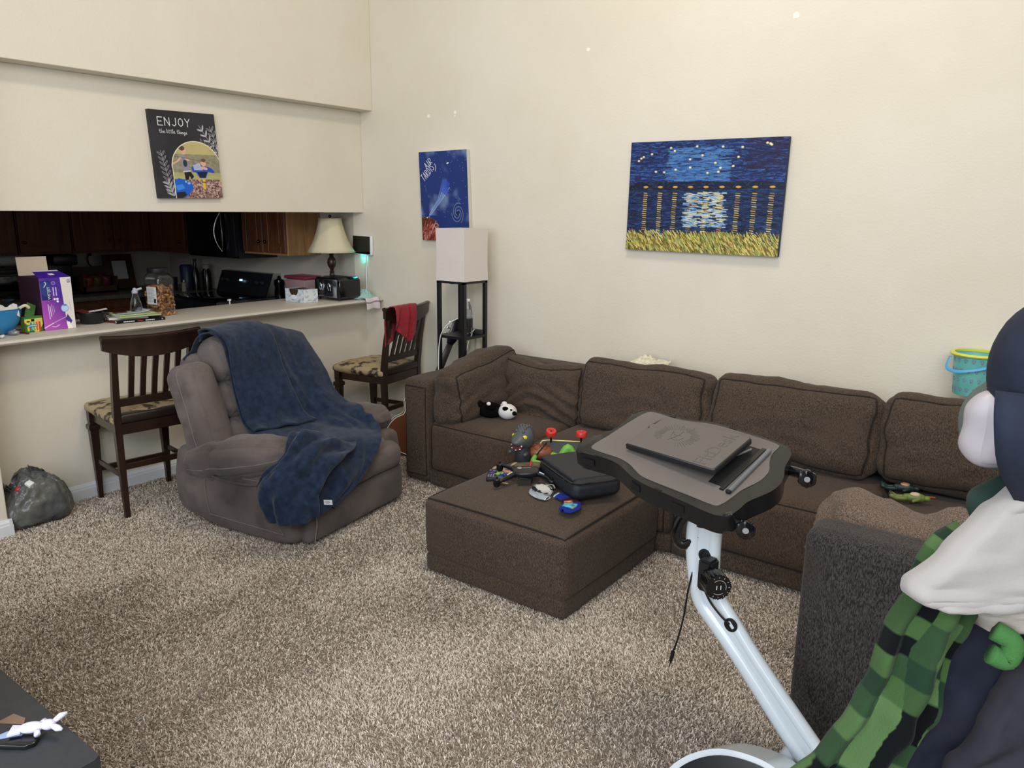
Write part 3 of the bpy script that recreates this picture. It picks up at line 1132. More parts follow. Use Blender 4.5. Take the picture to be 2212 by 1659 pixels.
for sx in (-1, 1):
    for k in range(3):
        bm = BM(); cyl(bm, (sx * .036, .89 + k * .045, .027), (sx * .052, .89 + k * .045, .027), .004, seg=8); box(bm, (sx * .058, .89 + k * .045, .027), (.012, .018, .008), bev=.003); obj('tuning_peg', bm, mat('chrome', 'c8c8cc', .15, metal=1), hs)

# ================================================================ exercise bike with desktop
Fo = V((-1.1969, 2.0095, .9584)); Fu = V((.9867, -.1431, -.0769)); Fv = V((.1585, .9519, .2621)); Fn = V((.0357, -.2708, .962))
Fu = Fu.normalized(); Fn = (Fn - Fu * Fn.dot(Fu)).normalized(); Fv = Fn.cross(Fu)
MD = Matrix(((Fu.x, Fv.x, Fn.x, Fo.x), (Fu.y, Fv.y, Fn.y, Fo.y), (Fu.z, Fv.z, Fn.z, Fo.z), (0, 0, 0, 1)))
bike = thing('desk_exercise_bike', 'white folding exercise bike with a grey and black plastic desktop on its post', 'exercise bike', (-.90, 2.05, 0))
Mi = Matrix.Translation((.90, -2.05, 0))
MDl = Mi @ MD
OUT = [(-0.036, -0.018), (-0.058, 0.033), (-0.042, 0.095), (-0.020, 0.12), (-0.018, 0.205), (-0.024, 0.275), (0.0, 0.312), (0.04, 0.319), (0.106, 0.322), (0.15, 0.329), (0.213, 0.352), (0.266, 0.359), (0.344, 0.360), (0.438, 0.357), (0.482, 0.350), (0.510, 0.326), (0.522, 0.292), (0.531, 0.249), (0.550, 0.205), (0.561, 0.166), (0.559, 0.122), (0.547, 0.085), (0.531, 0.038), (0.530, -0.003), (0.523, -0.038), (0.502, -0.057), (0.465, -0.062), (0.404, -0.058), (0.34, -0.055), (0.278, -0.053), (0.21, -0.043), (0.161, -0.023), (0.118, -0.008), (0.078, -0.005), (0.02, -0.014)]
m_tray = mat('dark_moulded_plastic', '111214', .34, bump=500, bstrength=.12, bdist=.0005, spec=.5)
ol = [(p.x, p.y) for p in spline([(x, y, 0) for x, y in OUT], 4, True)]
bm = BM(); prism(bm, ol, -.058, .002, MDl, .012, 4)
tray = obj('desk_tray', bm, m_tray, bike, smooth=45)
PAD = [(-.008, .022), (-.004, .10), (-.002, .17), (.006, .28), (.022, .304), (.046, .309), (.099, .309), (.156, .318), (.215, .338), (.272, .347), (.36, .348), (.452, .345), (.468, .33), (.470, .286), (.488, .237), (.506, .204), (.510, .147), (.492, .08), (.487, .023), (.480, -.012), (.462, -.026), (.381, -.026), (.239, -.025), (.192, -.010), (.152, .009), (.104, .018), (.038, .014)]
pl = [(p.x, p.y) for p in spline([(x, y, 0) for x, y in PAD], 3, True)]
bm = BM(); prism(bm, pl, .0, .0035, MDl, .001, 1); pad = obj('grey_pad', bm, mat('grey_rubber_pad', '5c5754', .55, col2='635d5a', nscale=6, bump=600, bstrength=.1), tray, smooth=30)
Mlid = MDl @ TM((.098, .165, .0065)) @ Matrix.Rotation(R(-4.2), 4, 'Y')
ls = [(0, -.098), (.312, -.104), (.318, -.099), (.318, .100), (.312, .106), (.012, .106), (.004, .100), (.004, .050), (-.006, .044), (-.006, .028), (.002, .022), (0, .015)]
bm = BM(); prism(bm, ls, 0, .020, Mlid, .004, 3); lid = obj('lid', bm, mat('black_lid_edge', '1c1c1e', .4), tray, smooth=30)
bm = BM(); prism(bm, [(x * .975 + .004, y * .965) for x, y in ls], .0195, .0208, Mlid); lt = obj('lid_top', bm, mat('grey_lid', '6f6a68', .45, bump=600, bstrength=.08), lid, smooth=0)
m_emb = mat('embossed_line', '4c4846', .5)
bm = BM()
rr = random.Random(5)
for k in range(46):
    a = k / 46 * 2 * pi
    r0, r1 = .036 + .006 * rr.random(), .058 + .01 * rr.random()
    c = V((.112, .012, .0211))
    p0 = c + V((cos(a) * r0 * 1.15, sin(a) * r0, 0)); p1 = c + V((cos(a) * r1 * 1.15, sin(a) * r1, 0))
    if -2.2 < math.atan2(sin(a), cos(a)) < -1.2:
        continue
    tube(bm, [Mlid @ p0, Mlid @ p1], .0006, 4)
for pts in ([(.09, .03), (.10, .0), (.125, -.012), (.14, .01)], [(.085, .04), (.105, .015), (.125, .02)], [(.12, .045), (.115, .01), (.10, -.02)]):
    tube(bm, spline([Mlid @ V((x, y, .0211)) for x, y in pts], 5), .0007, 4)
obj('starburst_emblem', bm, m_emb, lt)
text('lettering', 'FitDesk', .062, Mlid @ TM((.262, .0, .0209), pi / 2), m_emb, lt, ext=.0003, off=0)
text('lettering', 'FitDesk', .062, Mlid @ TM((.262, .0, .0212), pi / 2), mat('grey_lid', ), lt, ext=.0003, off=-.0012)
bm = BM(); prism(bm, [(.395, .060), (.438, .060), (.436, .290), (.380, .290)], .0025, .0042, MDl); obj('recess_shade', bm, mat('black_void', '060607', .7), tray, smooth=0)  # flat black plate imitates the shade of a recess that is not cut
bm = BM(); prism(bm, [(.44, .045), (.452, .045), (.446, .295), (.434, .295)], .003, .008, MDl); obj('recess_rim', bm, m_tray, tray, smooth=0)
bm = BM(); tube(bm, [MDl @ V((.470, .045, .008)), MDl @ V((.458, .29, .008))], .0085, 12, flat=(1, .9)); pr_ = obj('pen_rail', bm, mat('translucent_grey_plastic', '66676a', .3), tray)
bm = BM(); ball(bm, MDl @ V((.470, .044, .009)), (.009, .007, .007), 12, 8); obj('end_cap', bm, MATS['black_void'], pr_)
bm = BM(); tube(bm, [MDl @ V((.385, .20, .006)), MDl @ V((.415, .262, .014))], .003, 6, flat=(2, 1)); obj('prop_stay', bm, mat('grey_stay', '8b8b8e', .4), lid)
# strap slots in the rim
bm = BM()
for (x, y, sx, sy, rz) in [(.045, -.004, .026, .007, .0), (.30, -.045, .026, .007, 0), (.10, .317, .022, .006, 0), (.30, .354, .026, .006, 0), (-.028, .165, .008, .022, 0)]:
    box(bm, (0, 0, 0), (sx, sy, .003)); vs = bm.verts[-8:] if False else None
bm.free()
for (x, y, sx, sy) in [(.045, -.006, .026, .006), (.30, -.049, .026, .006), (.10, .3165, .022, .005), (.30, .3545, .026, .005), (-.020, .165, .007, .022)]:
    bm = BM(); bmesh.ops.create_cube(bm, size=1, matrix=MDl @ TM((x, y, .0018), None, (sx, sy, .002))); obj('strap_slot', bm, MATS['black_void'], tray, smooth=0)
for (x, y, sx, sz, rz) in [(.012, -.0175, .042, .020, -6), (.215, -.0455, .036, .022, 8), (.372, -.0568, .040, .022, 3)]:
    bm = BM(); bmesh.ops.create_cube(bm, size=1, matrix=MDl @ TM((x, y, -.026), R(-rz), (sx, .004, sz))); obj('side_slot', bm, mat('slot_black', '08080a', .6), tray, smooth=0)


def starknob(name, c, axis, r, th, parent):
    q = V(axis).to_track_quat('Z', 'Y').to_matrix().to_4x4()
    Mk = Matrix.Translation(c) @ q
    pts = []
    for k in range(72):
        a = k / 72 * 2 * pi
        rr_ = r * (1 - .17 * (0.5 + .5 * cos(a * 6)) ** 2)
        pts.append((rr_ * cos(a), rr_ * sin(a)))
    bm = BM(); prism(bm, pts, 0, th, Mk, .003, 2); o = obj(name, bm, mat('gloss_black_plastic', '0d0d0f', .15, spec=.6), parent, smooth=40)
    bm = BM(); lathe(bm, [(.007, 0), (.0085, .001), (.0085, .0015), (.007, .0015)], Mk @ TM((0, 0, th)), 20); obj('hub_ring', bm, mat('grey_ring', '8d8d90', .4), o)
    return o


for (x, y) in ((.510, -.005), (.530, .300)):
    bm = BM()
    tube(bm, [MDl @ V((x - .03, y, -.045)), MDl @ V((x + .01, y, -.043)), MDl @ V((x + .045, y - .002, -.036))], [.014, .016, .012], 12)
    obj('knob_bracket', bm, mat('gloss_black_plastic'), bike)
    starknob('star_knob', MDl @ V((x + .052, y - .018, -.036)), (MDl.to_3x3() @ V((.45, -.85, .25))), .027, .014, bike)
# post seen from the side, in the vertical plane along the bike
c0 = V((-.90, 2.093, 0)); uh = V((.9897, -.1435, 0)); lh = V((.1435, .9897, 0))
Mp = Mi @ Matrix(((uh.x, 0, -lh.x, c0.x), (uh.y, 0, -lh.y, c0.y), (0, 1, 0, 0), (0, 0, 0, 1)))
m_wp = mat('white_gloss_paint', 'c9d2d8', .22, spec=.6, coat=.4)
lft = [(.030, .80), (.030, .70), (.045, .60), (.068, .53), (.12, .48), (.224, .385), (.431, .176), (.58, .03)]
rgt = [(.112, .80), (.112, .70), (.118, .62), (.145, .565), (.19, .515), (.29, .41), (.53, .185), (.69, .03)]
LS = [(p.x, p.y) for p in spline([(x, y, 0) for x, y in lft], 6)]
RS = [(p.x, p.y) for p in spline([(x, y, 0) for x, y in rgt], 6)]
bm = BM()
for A, Bq in zip(range(len(LS) - 1), range(1, len(LS))):
    pass
front = [[bm.verts.new(Mp @ V((q[0], q[1], z))) for q in LS] for z in (-.018, .018)]
back = [[bm.verts.new(Mp @ V((q[0], q[1], z))) for q in RS] for z in (-.018, .018)]
n = len(LS)
for i in range(n - 1):
    for a, b in ((front[0], back[0]), (back[0], back[1]), (back[1], front[1]), (front[1], front[0])):
        bm.faces.new((a[i], a[i + 1], b[i + 1], b[i]))
bmesh.ops.holes_fill(bm, edges=bm.edges)
post = obj('post', bm, m_wp, bike, smooth=35)
bm = BM(); tube(bm, [Mp @ V((x + .014, y + .006, 0)) for x, y in LS], .029, 16, flat=(.95, 1.0)); obj('front_tube', bm, m_wp, post, smooth=180)
bm = BM(); tube(bm, [Mp @ V((x - .002, y - .002, 0)) for x, y in RS], .0205, 12); obj('rear_tube', bm, m_wp, post, smooth=180)
for s_, z_ in ((.092, .695), (.193, .508)):
    bm = BM(); lathe(bm, [(.021, 0), (.021, .004), (.013, .005), (.012, .001)], Mp @ TM((s_, z_, .018)), 24); lathe(bm, [(0, .0012), (.012, .0012)], Mp @ TM((s_, z_, .018)), 24, False); obj('grommet', bm, MATS['black_void'], post)
bm = BM(); bmesh.ops.create_cube(bm, size=1, matrix=Mp @ TM((.118, .652, .040), None, (.045, .10, .05))); bmesh.ops.bevel(bm, geom=bm.edges[:], offset=.007, segments=2, affect='EDGES'); kb = obj('tension_block', bm, mat('black_plastic'), bike)
ka = (-lh * .62 + uh * .78).normalized()
qk = ka.to_track_quat('Z', 'Y').to_matrix().to_4x4()
Mk = Matrix.Translation(Mp @ V((.140, .650, .055))) @ qk
bm = BM()
pts = [((.038 - .0025 * (k % 4 == 0)) * cos(k / 64 * 2 * pi), (.038 - .0025 * (k % 4 == 0)) * sin(k / 64 * 2 * pi)) for k in range(64)]
prism(bm, pts, 0, .055, Mk, .004, 2); kn = obj('tension_dial', bm, mat('gloss_black_plastic'), bike, smooth=40)
bm = BM()
for k in range(40):
    a0 = R(-130) + R(260) * k / 40
    if k < 12 or 16 < k < 40:
        tube(bm, [Mk @ V((.022 * cos(a), .022 * sin(a), .0556)) for a in (a0, a0 + R(5))], .0005, 5)
for k in range(9):
    a = R(-120) + R(30) * k
    tube(bm, [Mk @ V((.029 * cos(a), .029 * sin(a), .0556)), Mk @ V((.033 * cos(a), .033 * sin(a), .0556))], .0005, 5)
for x, y in ((-.006, 0), (.006, 0)):
    tube(bm, [Mk @ V((x, -.006, .0556)), Mk @ V((x, .006, .0556))], .0012, 5)
obj('dial_marks', bm, mat('white_print', 'dcdcdc', .5), kn)
# bracket and grip loop below the desk
bm = BM(); tube(bm, spline([Mp @ V(p) for p in ((.06, .86, .0), (.03, .83, .02), (.0, .77, .03), (-.005, .725, .03), (.02, .705, .02), (.06, .74, .0))], 6), .014, 12, flat=(1.6, 1)); obj('grip_loop', bm, mat('gloss_black_plastic'), bike)
bm = BM(); bmesh.ops.create_cube(bm, size=1, matrix=MDl @ TM((.25, .14, -.075), None, (.16, .14, .05))); cyl(bm, Mp @ V((.07, .78, 0)), Mp @ V((.06, .93, 0)), .026, seg=18); obj('desk_mount', bm, mat('black_plastic'), bike, smooth=30)
bm = BM(); tube(bm, spline([Mp @ V(p) for p in ((.10, .60, .03), (.125, .56, .028), (.165, .53, .03), (.19, .51, .022))], 6), .0032, 6); obj('cable', bm, MATS['black_void'], bike)
bm = BM(); pc = spline([Mp @ V(p) for p in ((.06, .66, .02), (.052, .57, .035), (.045, .48, .04), (.03, .40, .04), (.016, .35, .04))], 8); tube(bm, pc, .0032, 6); cyl(bm, pc[-1], pc[-1] + V((-.006, 0, -.035)), .0065, .005, 10); cyl(bm, pc[-1] + V((-.006, 0, -.035)), pc[-1] + V((-.009, 0, -.055)), .002, seg=8); obj('sensor_cable', bm, MATS['black_void'], bike)
# flywheel housing low in front, standing on the floor feet
Mh = Mi @ Matrix.Translation((-.53, 1.80, -.02)) @ Matrix.Rotation(R(-5), 4, 'Z') @ Matrix.Rotation(R(66), 4, 'X')
hp = [(-.26, .05), (-.25, .13), (-.20, .20), (-.12, .255), (-.02, .278), (.06, .27), (.20, .225), (.31, .18), (.34, .14), (.35, .05)]
hs_ = [(p.x, p.y) for p in spline([(x, y, 0) for x, y in hp], 5)]
bm = BM(); prism(bm, hs_, -.075, .075, Mh, .02, 4); hsg = obj('flywheel_housing', bm, m_wp, bike, smooth=45)
bm = BM(); prism(bm, [(x * .93 if x < .12 else min(x, .135), y * .93 + .004) for x, y in hs_], -.079, .079, Mh, .012, 3); obj('black_cover', bm, mat('black_gloss'), hsg, smooth=45)
bm = BM(); prism(bm, [(-.02 + .16 * cos(k / 40 * 2 * pi), .065 + .085 * sin(k / 40 * 2 * pi)) for k in range(40)], .070, .086, Mh, .006, 3); obj('white_disc', bm, m_wp, hsg, smooth=45)
bm = BM(); box(bm, Mp @ V((.63, .025, 0)), (.05, .42, .05), None, .012); box(bm, Mi @ V((-.62, 1.93, .028)), (.05, .42, .05), None, .012); obj('stabiliser_foot', bm, mat('black_plastic'), bike)
bm = BM(); tube(bm, [Mi @ V((-.56, 1.86, .07)), Mi @ V((-.50, 2.05, .17))], .03, 14); tube(bm, [Mi @ V((-.62, 1.93, .05)), Mi @ V((-.60, 1.83, .08))], .02, 12); obj('cross_brace', bm, m_wp, bike)
# ================================================================ throw blanket on the recliner
bpy.context.view_layer.update()


def bvh_of(root):
    vs, fs = [], []

    def walk(o):
        if o.type == 'MESH':
            k = len(vs)
            mw = o.matrix_world
            vs.extend([mw @ v.co for v in o.data.vertices])
            fs.extend([[k + i for i in p.vertices] for p in o.data.polygons])
        for c in o.children:
            walk(c)
    walk(root)
    return BVHTree.FromPolygons(vs, fs)


BR = bvh_of(rec)
MR = rec.matrix_world


def crow(P, t):
    """Catmull-Rom along a list"""
    n = len(P) - 1
    x = max(0, min(n - 1e-6, t))
    i = int(x)
    f = x - i
    p0, p1, p2, p3 = P[max(i - 1, 0)], P[i], P[min(i + 1, n)], P[min(i + 2, n)]
    return .5 * ((2 * p1) + (p2 - p0) * f + (2 * p0 - 5 * p1 + 4 * p2 - p3) * f * f + (3 * p1 - p0 - 3 * p2 + p3) * f ** 3)


def drape(rows, ni, nj, wrinkle, off=.012, lift=0, s0=0, s1=None, t0=0, t1=None):
    R_ = [[V(p) for p in r] for r in rows]
    n, m = len(R_) - 1, len(R_[0]) - 1
    s1 = n if s1 is None else s1
    t1 = m if t1 is None else t1
    G = []
    for i in range(ni):
        s = s0 + (s1 - s0) * i / (ni - 1)
        G.append([])
        for j in range(nj):
            t = t0 + (t1 - t0) * j / (nj - 1)
            G[-1].append(crow([crow(r, t) for r in R_], s))
    out = []
    for i in range(ni):
        row = []
        s = s0 + (s1 - s0) * i / (ni - 1)
        for j in range(nj):
            t = t0 + (t1 - t0) * j / (nj - 1)
            p = G[i][j]
            du = G[min(i + 1, ni - 1)][j] - G[max(i - 1, 0)][j]
            dv = G[i][min(j + 1, nj - 1)] - G[i][max(j - 1, 0)]
            nn = dv.cross(du)
            nn = nn.normalized() if nn.length > 1e-9 else V((0, 0, 1))
            if nn.x + nn.z * .6 - nn.y * .4 < 0:
                nn = -nn
            q = p + nn * (wrinkle(s, t, p) + lift)
            wq = MR @ q
            loc, no, idx, d = BR.find_nearest(wq)
            if loc is not None:
                sgn = (wq - loc).dot(no)
                need = off + lift
                if sgn < need and (sgn > -.12):
                    wq = loc + no * need if sgn < 0 or d < need else wq
            row.append(wq)
        out.append(row)
    # relax the pushed-out points so that the cloth bridges gaps
    for it in range(3):
        o2 = [r[:] for r in out]
        for i in range(1, ni - 1):
            for j in range(1, nj - 1):
                o2[i][j] = out[i][j] * .5 + (out[i - 1][j] + out[i + 1][j] + out[i][j - 1] + out[i][j + 1]) * .125
        out = o2
    return out


MAINR = [
    [(-.90, -.27, .70), (-.90, -.05, .70), (-.89, .18, .68), (-.87, .38, .66)],
    [(-.86, -.27, .93), (-.86, -.05, .93), (-.85, .18, .90), (-.83, .40, .84)],
    [(-.76, -.27, 1.03), (-.77, -.05, 1.035), (-.75, .18, 1.02), (-.73, .42, .95)],
    [(-.64, -.26, 1.00), (-.65, -.05, 1.0), (-.64, .18, .97), (-.64, .43, .87)],
    [(-.60, -.25, .86), (-.58, -.05, .84), (-.56, .18, .80), (-.53, .43, .74)],
    [(-.57, -.25, .70), (-.52, -.05, .68), (-.46, .18, .65), (-.39, .38, .61)],
    [(-.50, -.25, .54), (-.43, -.05, .53), (-.35, .18, .53), (-.20, .35, .54)],
    [(-.30, -.28, .48), (-.22, -.05, .475), (-.15, .16, .48), (-.03, .29, .49)],
    [(-.12, -.32, .48), (-.04, -.12, .47), (.0, .04, .465), (.08, .17, .45)],
    [(.02, -.40, .46), (.09, -.27, .42), (.12, -.12, .38), (.12, .05, .39)],
    [(.03, -.48, .38), (.10, -.36, .33), (.13, -.22, .29), (.13, -.08, .31)],
    [(.01, -.51, .25), (.09, -.43, .22), (.12, -.36, .21), (.13, -.28, .24)]]


def wmain(s, t, p):
    a = .006 + .010 * max(0, min(1, (s - 5.5) / 2))
    f = .007 * sin(t * 7 + s * .7) * max(0, min(1, (s - 2) / 2))
    f += .012 * max(0, 1 - abs(s - 7.2) / 1.3) * sin(p.x * 45 + 3 * fbm(p, 6)) * max(0, 1 - t / 2.2)
    cr = math.exp(-((t - 1.62 - .12 * (s - 3)) / .05) ** 2) * .012 + math.exp(-((t - 2.0 - .1 * (s - 3)) / .06) ** 2) * .009
    return f + a * fbm(p, 8) + cr + .002


m_navy = mat('navy_plush', '192335', .95, col2='28344c', nscale=26, ramp=(.35, .7), detail=5, bump=380, bstrength=.7, bdist=.002, sheen=.15, spec=.1)
bl = gridmesh('throw_blanket', drape(MAINR, 110, 60, wmain), m_navy, thick=.008)
tag(bl, 'navy blue plush throw blanket spread over the grey recliner', 'blanket')


def wfold(s, t, p):
    edge = max(0, min(1, (s - 5.3) / .7))
    return .012 * fbm(p, 6) + .006 * sin(t * 9) * edge + .008


gridmesh('top_fold', drape(MAINR, 70, 40, wfold, lift=.018, s0=1.6, s1=6.35, t0=-.0, t1=1.62), m_navy, bl, thick=.009)
BR0 = BR
CR = [
    [(-.20, -.22, .52), (-.10, -.18, .53), (.0, -.10, .50), (.06, -.02, .47)],
    [(-.11, -.27, .56), (-.02, -.24, .57), (.06, -.19, .53), (.11, -.10, .47)],
    [(-.04, -.37, .575), (.02, -.36, .58), (.08, -.31, .53), (.13, -.22, .46)],
    [(-.02, -.47, .52), (.03, -.46, .51), (.09, -.41, .46), (.13, -.32, .41)],
    [(-.09, -.53, .43), (.0, -.53, .41), (.08, -.49, .38), (.14, -.40, .35)],
    [(-.12, -.555, .33), (-.02, -.56, .31), (.08, -.51, .29), (.14, -.42, .28)],
    [(-.08, -.55, .20), (.0, -.55, .19), (.09, -.50, .20), (.14, -.42, .22)]]


def wc(s, t, p):
    k = min(1, s / 2)
    return k * (.030 * fbm((t * 1.5 + s * .25, s * .45, 3), 1.3, 3) + .008 * sin(t * 6.5 + s * .9 + 2 * fbm((s, t, 1), .7))) + .014 * fbm(p, 8) + .014 * sin(s * 3.2 + t * 2.2) * (1 - min(1, abs(s - 2) / 2))


gridmesh('hanging_fold', drape(CR, 70, 56, wc, lift=.008), m_navy, bl, thick=.009)
bm = BM()
tc_ = MR @ V((.175, -.385, .285))
bmesh.ops.create_cube(bm, size=1, matrix=TM(tc_, (R(10), 0, R(35)), (.042, .0022, .026)))
ct = obj('care_tag', bm, mat('white_satin', 'dddddf', .5), bl)
bm = BM()
for k, L_ in enumerate((.022, .026, .014)):
    bmesh.ops.create_cube(bm, size=1, matrix=TM(tc_, (R(10), 0, R(35))) @ TM((-.003, -.0014, .007 - k * .006), None, (L_, .0006, .0015)))
obj('printed_lines', bm, mat('ink_dark', '2a2f40', .6), ct)
# ================================================================ kitchen beyond the pass-through
m_cab = mat('cherry_cabinet_wood', '4c2a1a', .4, col2='6b4028', nscale=5, nstretch=(6, 6, .5), ramp=(.3, .7), spec=.4)
m_oak = mat('oak_side_panel', '8a6440', .5, col2='a27a50', nscale=6, nstretch=(6, 6, .5))
m_brn = mat('bronze_knob', '5a4a3a', .25, metal=1)
m_kc = mat('kitchen_worktop', '55504a', .35, col2='6a645c', nscale=60)


def cabinet(label, x0, x1, y0, y1, z0, z1, face, ndoor, knobs='in', side=None, group='wall cabinets in the dark kitchen', low=False):
    """face: '+x' or '-y' front; ndoor panel doors"""
    t = thing('base_cabinet' if low else 'wall_cabinet', label, 'cabinet', ((x0 + x1) / 2, (y0 + y1) / 2, z0), group=group)
    o = V(t.location)
    bm = BM(); bx(bm, x0 - o.x, x1 - o.x, y0 - o.y, y1 - o.y, 0, z1 - z0, .002, 1)
    obj('carcass', bm, side or m_cab, t, smooth=0)
    for k in range(ndoor):
        if face == '+x':
            a0 = y0 + (y1 - y0) * k / ndoor + .012; a1 = y0 + (y1 - y0) * (k + 1) / ndoor - .012
            F = lambda a, z, d: V((x1 + d, a, z)) - o
        else:
            a0 = x0 + (x1 - x0) * k / ndoor + .012; a1 = x0 + (x1 - x0) * (k + 1) / ndoor - .012
            F = lambda a, z, d: V((a, y0 - d, z)) - o
        zz0, zz1 = z0 + .02, z1 - .02

        def slab(bm, a, b, c, d, t0, t1):
            p, q = F(a, c, t0), F(b, d, t1)
            box(bm, (p + q) / 2, [abs(p[i] - q[i]) for i in range(3)], bev=.002, seg=1)
        bm = BM()
        fw = .055
        slab(bm, a0, a1, zz0, zz1, 0, .012)
        slab(bm, a0, a0 + fw, zz0, zz1, .010, .020); slab(bm, a1 - fw, a1, zz0, zz1, .010, .020)
        slab(bm, a0 + fw, a1 - fw, zz0, zz0 + fw, .010, .020); slab(bm, a0 + fw, a1 - fw, zz1 - fw, zz1, .010, .020)
        slab(bm, a0 + fw + .02, a1 - fw - .02, zz0 + fw + .02, zz1 - fw - .02, .010, .017)
        dr = obj('door', bm, m_cab, t, smooth=0)
        left = (k % 2 == 0) if knobs == 'in' else (k % 2 == 1)
        ka = (a1 - .03) if left else (a0 + .03)
        kz = (zz1 - .10) if low else (zz0 + .085)
        bm = BM(); cyl(bm, F(ka, kz, .018), F(ka, kz, .032), .005, seg=8); ball(bm, F(ka, kz, .038), .013, 12, 8); obj('knob', bm, m_brn, dr)
    return t


cabinet('dark wall cabinet on the far kitchen wall at the left edge of the picture', -7.47, -7.14, 1.85, 2.70, 1.29, 2.28, '+x', 2)
cabinet('dark single-door wall cabinet beside the left-edge cabinet, above the mop box', -7.47, -7.14, 2.705, 3.13, 1.29, 2.28, '+x', 1, knobs='out')
cabinet('dark two-door wall cabinet on the far wall, nearest the kitchen corner', -7.47, -7.14, 3.135, 3.84, 1.29, 2.28, '+x', 2)
# corner cabinet set across the corner
t = thing('wall_cabinet', 'dark corner wall cabinet between the far wall cabinets and the microwave', 'cabinet', (-7.2, 3.95, 1.29), group='wall cabinets in the dark kitchen')
bm = BM(); prism(bm, [(-.27, .25), (-.27, -.11), (.06, -.11), (.71, -.10), (.71, .25)], 0, .99); obj('carcass', bm, m_cab, t, smooth=0)
bm = BM(); box(bm, (.42, -.115, .50), (.50, .02, .92), bev=.003); dr = obj('door', bm, m_cab, t, smooth=0)
bm = BM(); ball(bm, (.60, -.14, .10), .013, 12, 8); obj('knob', bm, m_brn, dr)
cabinet('two-door wall cabinet with pale oak side beside the microwave, behind the table lamp', -5.70, -5.12, 3.87, 4.2, 1.325, 2.28, '-y', 2, side=m_oak)
cabinet('base cabinet run under the far kitchen counter', -7.47, -6.87, .2, 3.5, .10, .90, '+x', 5, group='base cabinets in the dark kitchen', low=True)
cabinet('narrow base cabinet to the right of the range', -5.66, -4.95, 3.58, 4.2, .10, .90, '-y', 1, group='base cabinets in the dark kitchen', low=True)
for nm, x0, x1, y0, y1, lb in [('kitchen_worktop', -6.825, -6.455, 3.55, 4.2, 'worktop corner piece left of the range under the dark bottles'), ('kitchen_worktop', -7.47, -6.83, .2, 4.2, 'dark worktop along the far kitchen wall'), ('kitchen_worktop', -5.67, -4.95, 3.55, 4.2, 'short worktop right of the range behind the toaster')]:
    bm = BM(); bx(bm, x0, x1, y0, y1, .90, .94, .006); tag(obj(nm, bm, m_kc, smooth=30), lb, 'worktop')
bm = BM(); bx(bm, -5.36, -4.95, .2, 3.4, 0, .90); bx(bm, -5.38, -4.945, .2, 3.42, .90, .93, .005)
tag(obj('sink_counter', bm, m_kc, smooth=0), 'low kitchen counter hidden behind the breakfast bar', 'counter')

# microwave
m_bg = mat('black_glass', '08090c', .12, spec=.6)
m_bst = mat('black_steel_panel', '1a1c22', .3, spec=.5)
t = thing('microwave', 'black over-the-range microwave with a curved steel handle', 'microwave', (-6.08, 3.98, 1.28))
bm = BM(); prism(bm, [(-.37, .22), (-.37, -.16), (.37, -.16), (.37, .22)], 0, .42); obj('body', bm, m_bst, t, smooth=0)
bm = BM()
pr = [(-.37 + .74 * i / 14, -.16 - .035 * sin(pi * i / 14) - .012) for i in range(12)]
prism(bm, [(-.37, -.15)] + pr + [(pr[-1][0], -.15)], .012, .42); dr = obj('door', bm, m_bg, t, smooth=30)
bm = BM(); box(bm, (.30, -.172, .215), (.13, .03, .40), bev=.004); obj('control_panel', bm, m_bst, t, smooth=30)
bm = BM(); tube(bm, spline([(.185, -.19, .05), (.165, -.225, .12), (.155, -.24, .21), (.165, -.225, .30), (.185, -.19, .38)], 7), .007, 10); obj('handle', bm, mat('brushed_steel', 'b9bcc0', .22, metal=1), dr)
bm = BM(); tube(bm, spline([(.185, -.19, .05), (.21, -.205, .12), (.222, -.21, .21), (.21, -.205, .30), (.185, -.19, .38)], 7), .004, 8); obj('handle_edge', bm, mat('brushed_steel'), dr)

# range
t = thing('kitchen_range', 'black electric range with backguard clock glowing in the dark kitchen', 'range', (-6.06, 3.88, 0))
bm = BM(); bx(bm, -.38, .38, -.28, .28, 0, .93, .006); obj('body', bm, m_bst, t, smooth=30)
bm = BM(); bx(bm, -.385, .385, -.30, .26, .93, .945, .004); obj('glass_cooktop', bm, m_bg, t, smooth=30)
bm = BM(); prism(bm, [(.16, .94), (.31, .94), (.31, 1.135), (.235, 1.135)], -.38, .38, Matrix(((0, 0, 1, 0), (1, 0, 0, 0), (0, 1, 0, 0), (0, 0, 0, 1))), .008, 2); bgd = obj('backguard', bm, m_bst, t, smooth=30)
bm = BM(); prism(bm, [(.155, .945), (.235, 1.135), (.245, 1.14), (.315, 1.14), (.315, .945)], .374, .388, Matrix(((0, 0, 1, 0), (1, 0, 0, 0), (0, 1, 0, 0), (0, 0, 0, 1)))); obj('steel_trim', bm, mat('brushed_steel'), bgd, smooth=0)
sl = math.atan2(.075, .195)
Mb_ = TM((0, .198, 1.04)) @ Matrix.Rotation(pi / 2 - sl, 4, 'X')
text('clock_digits', '9:46', .026, TM((-.02, .190, 1.065), (pi / 2 - sl, 0, 0)), mat('led_blue', '9fd8ff', .4, emit='9fdcff', estr=4), bgd, ext=.001)
for x in (-.30, -.22, .22, .30):
    bm = BM(); q = TM((x, .192, 1.055), (pi / 2 - sl, 0, 0)); lathe(bm, [(.022, 0), (.020, .014), (.0, .015)], q, 16); box(bm, q @ V((0, 0, .02)), (.006, .014, .03), (pi / 2 - sl, 0, 0)); obj('knob', bm, mat('dark_knob', '26282c', .3), bgd)
bm = BM(); tube(bm, [(-.30, -.32, .80), (.30, -.32, .80)], .012, 10); cyl(bm, (-.29, -.32, .80), (-.29, -.27, .80), .01); cyl(bm, (.29, -.32, .80), (.29, -.27, .80), .01); obj('oven_handle', bm, mat('brushed_steel'), t)

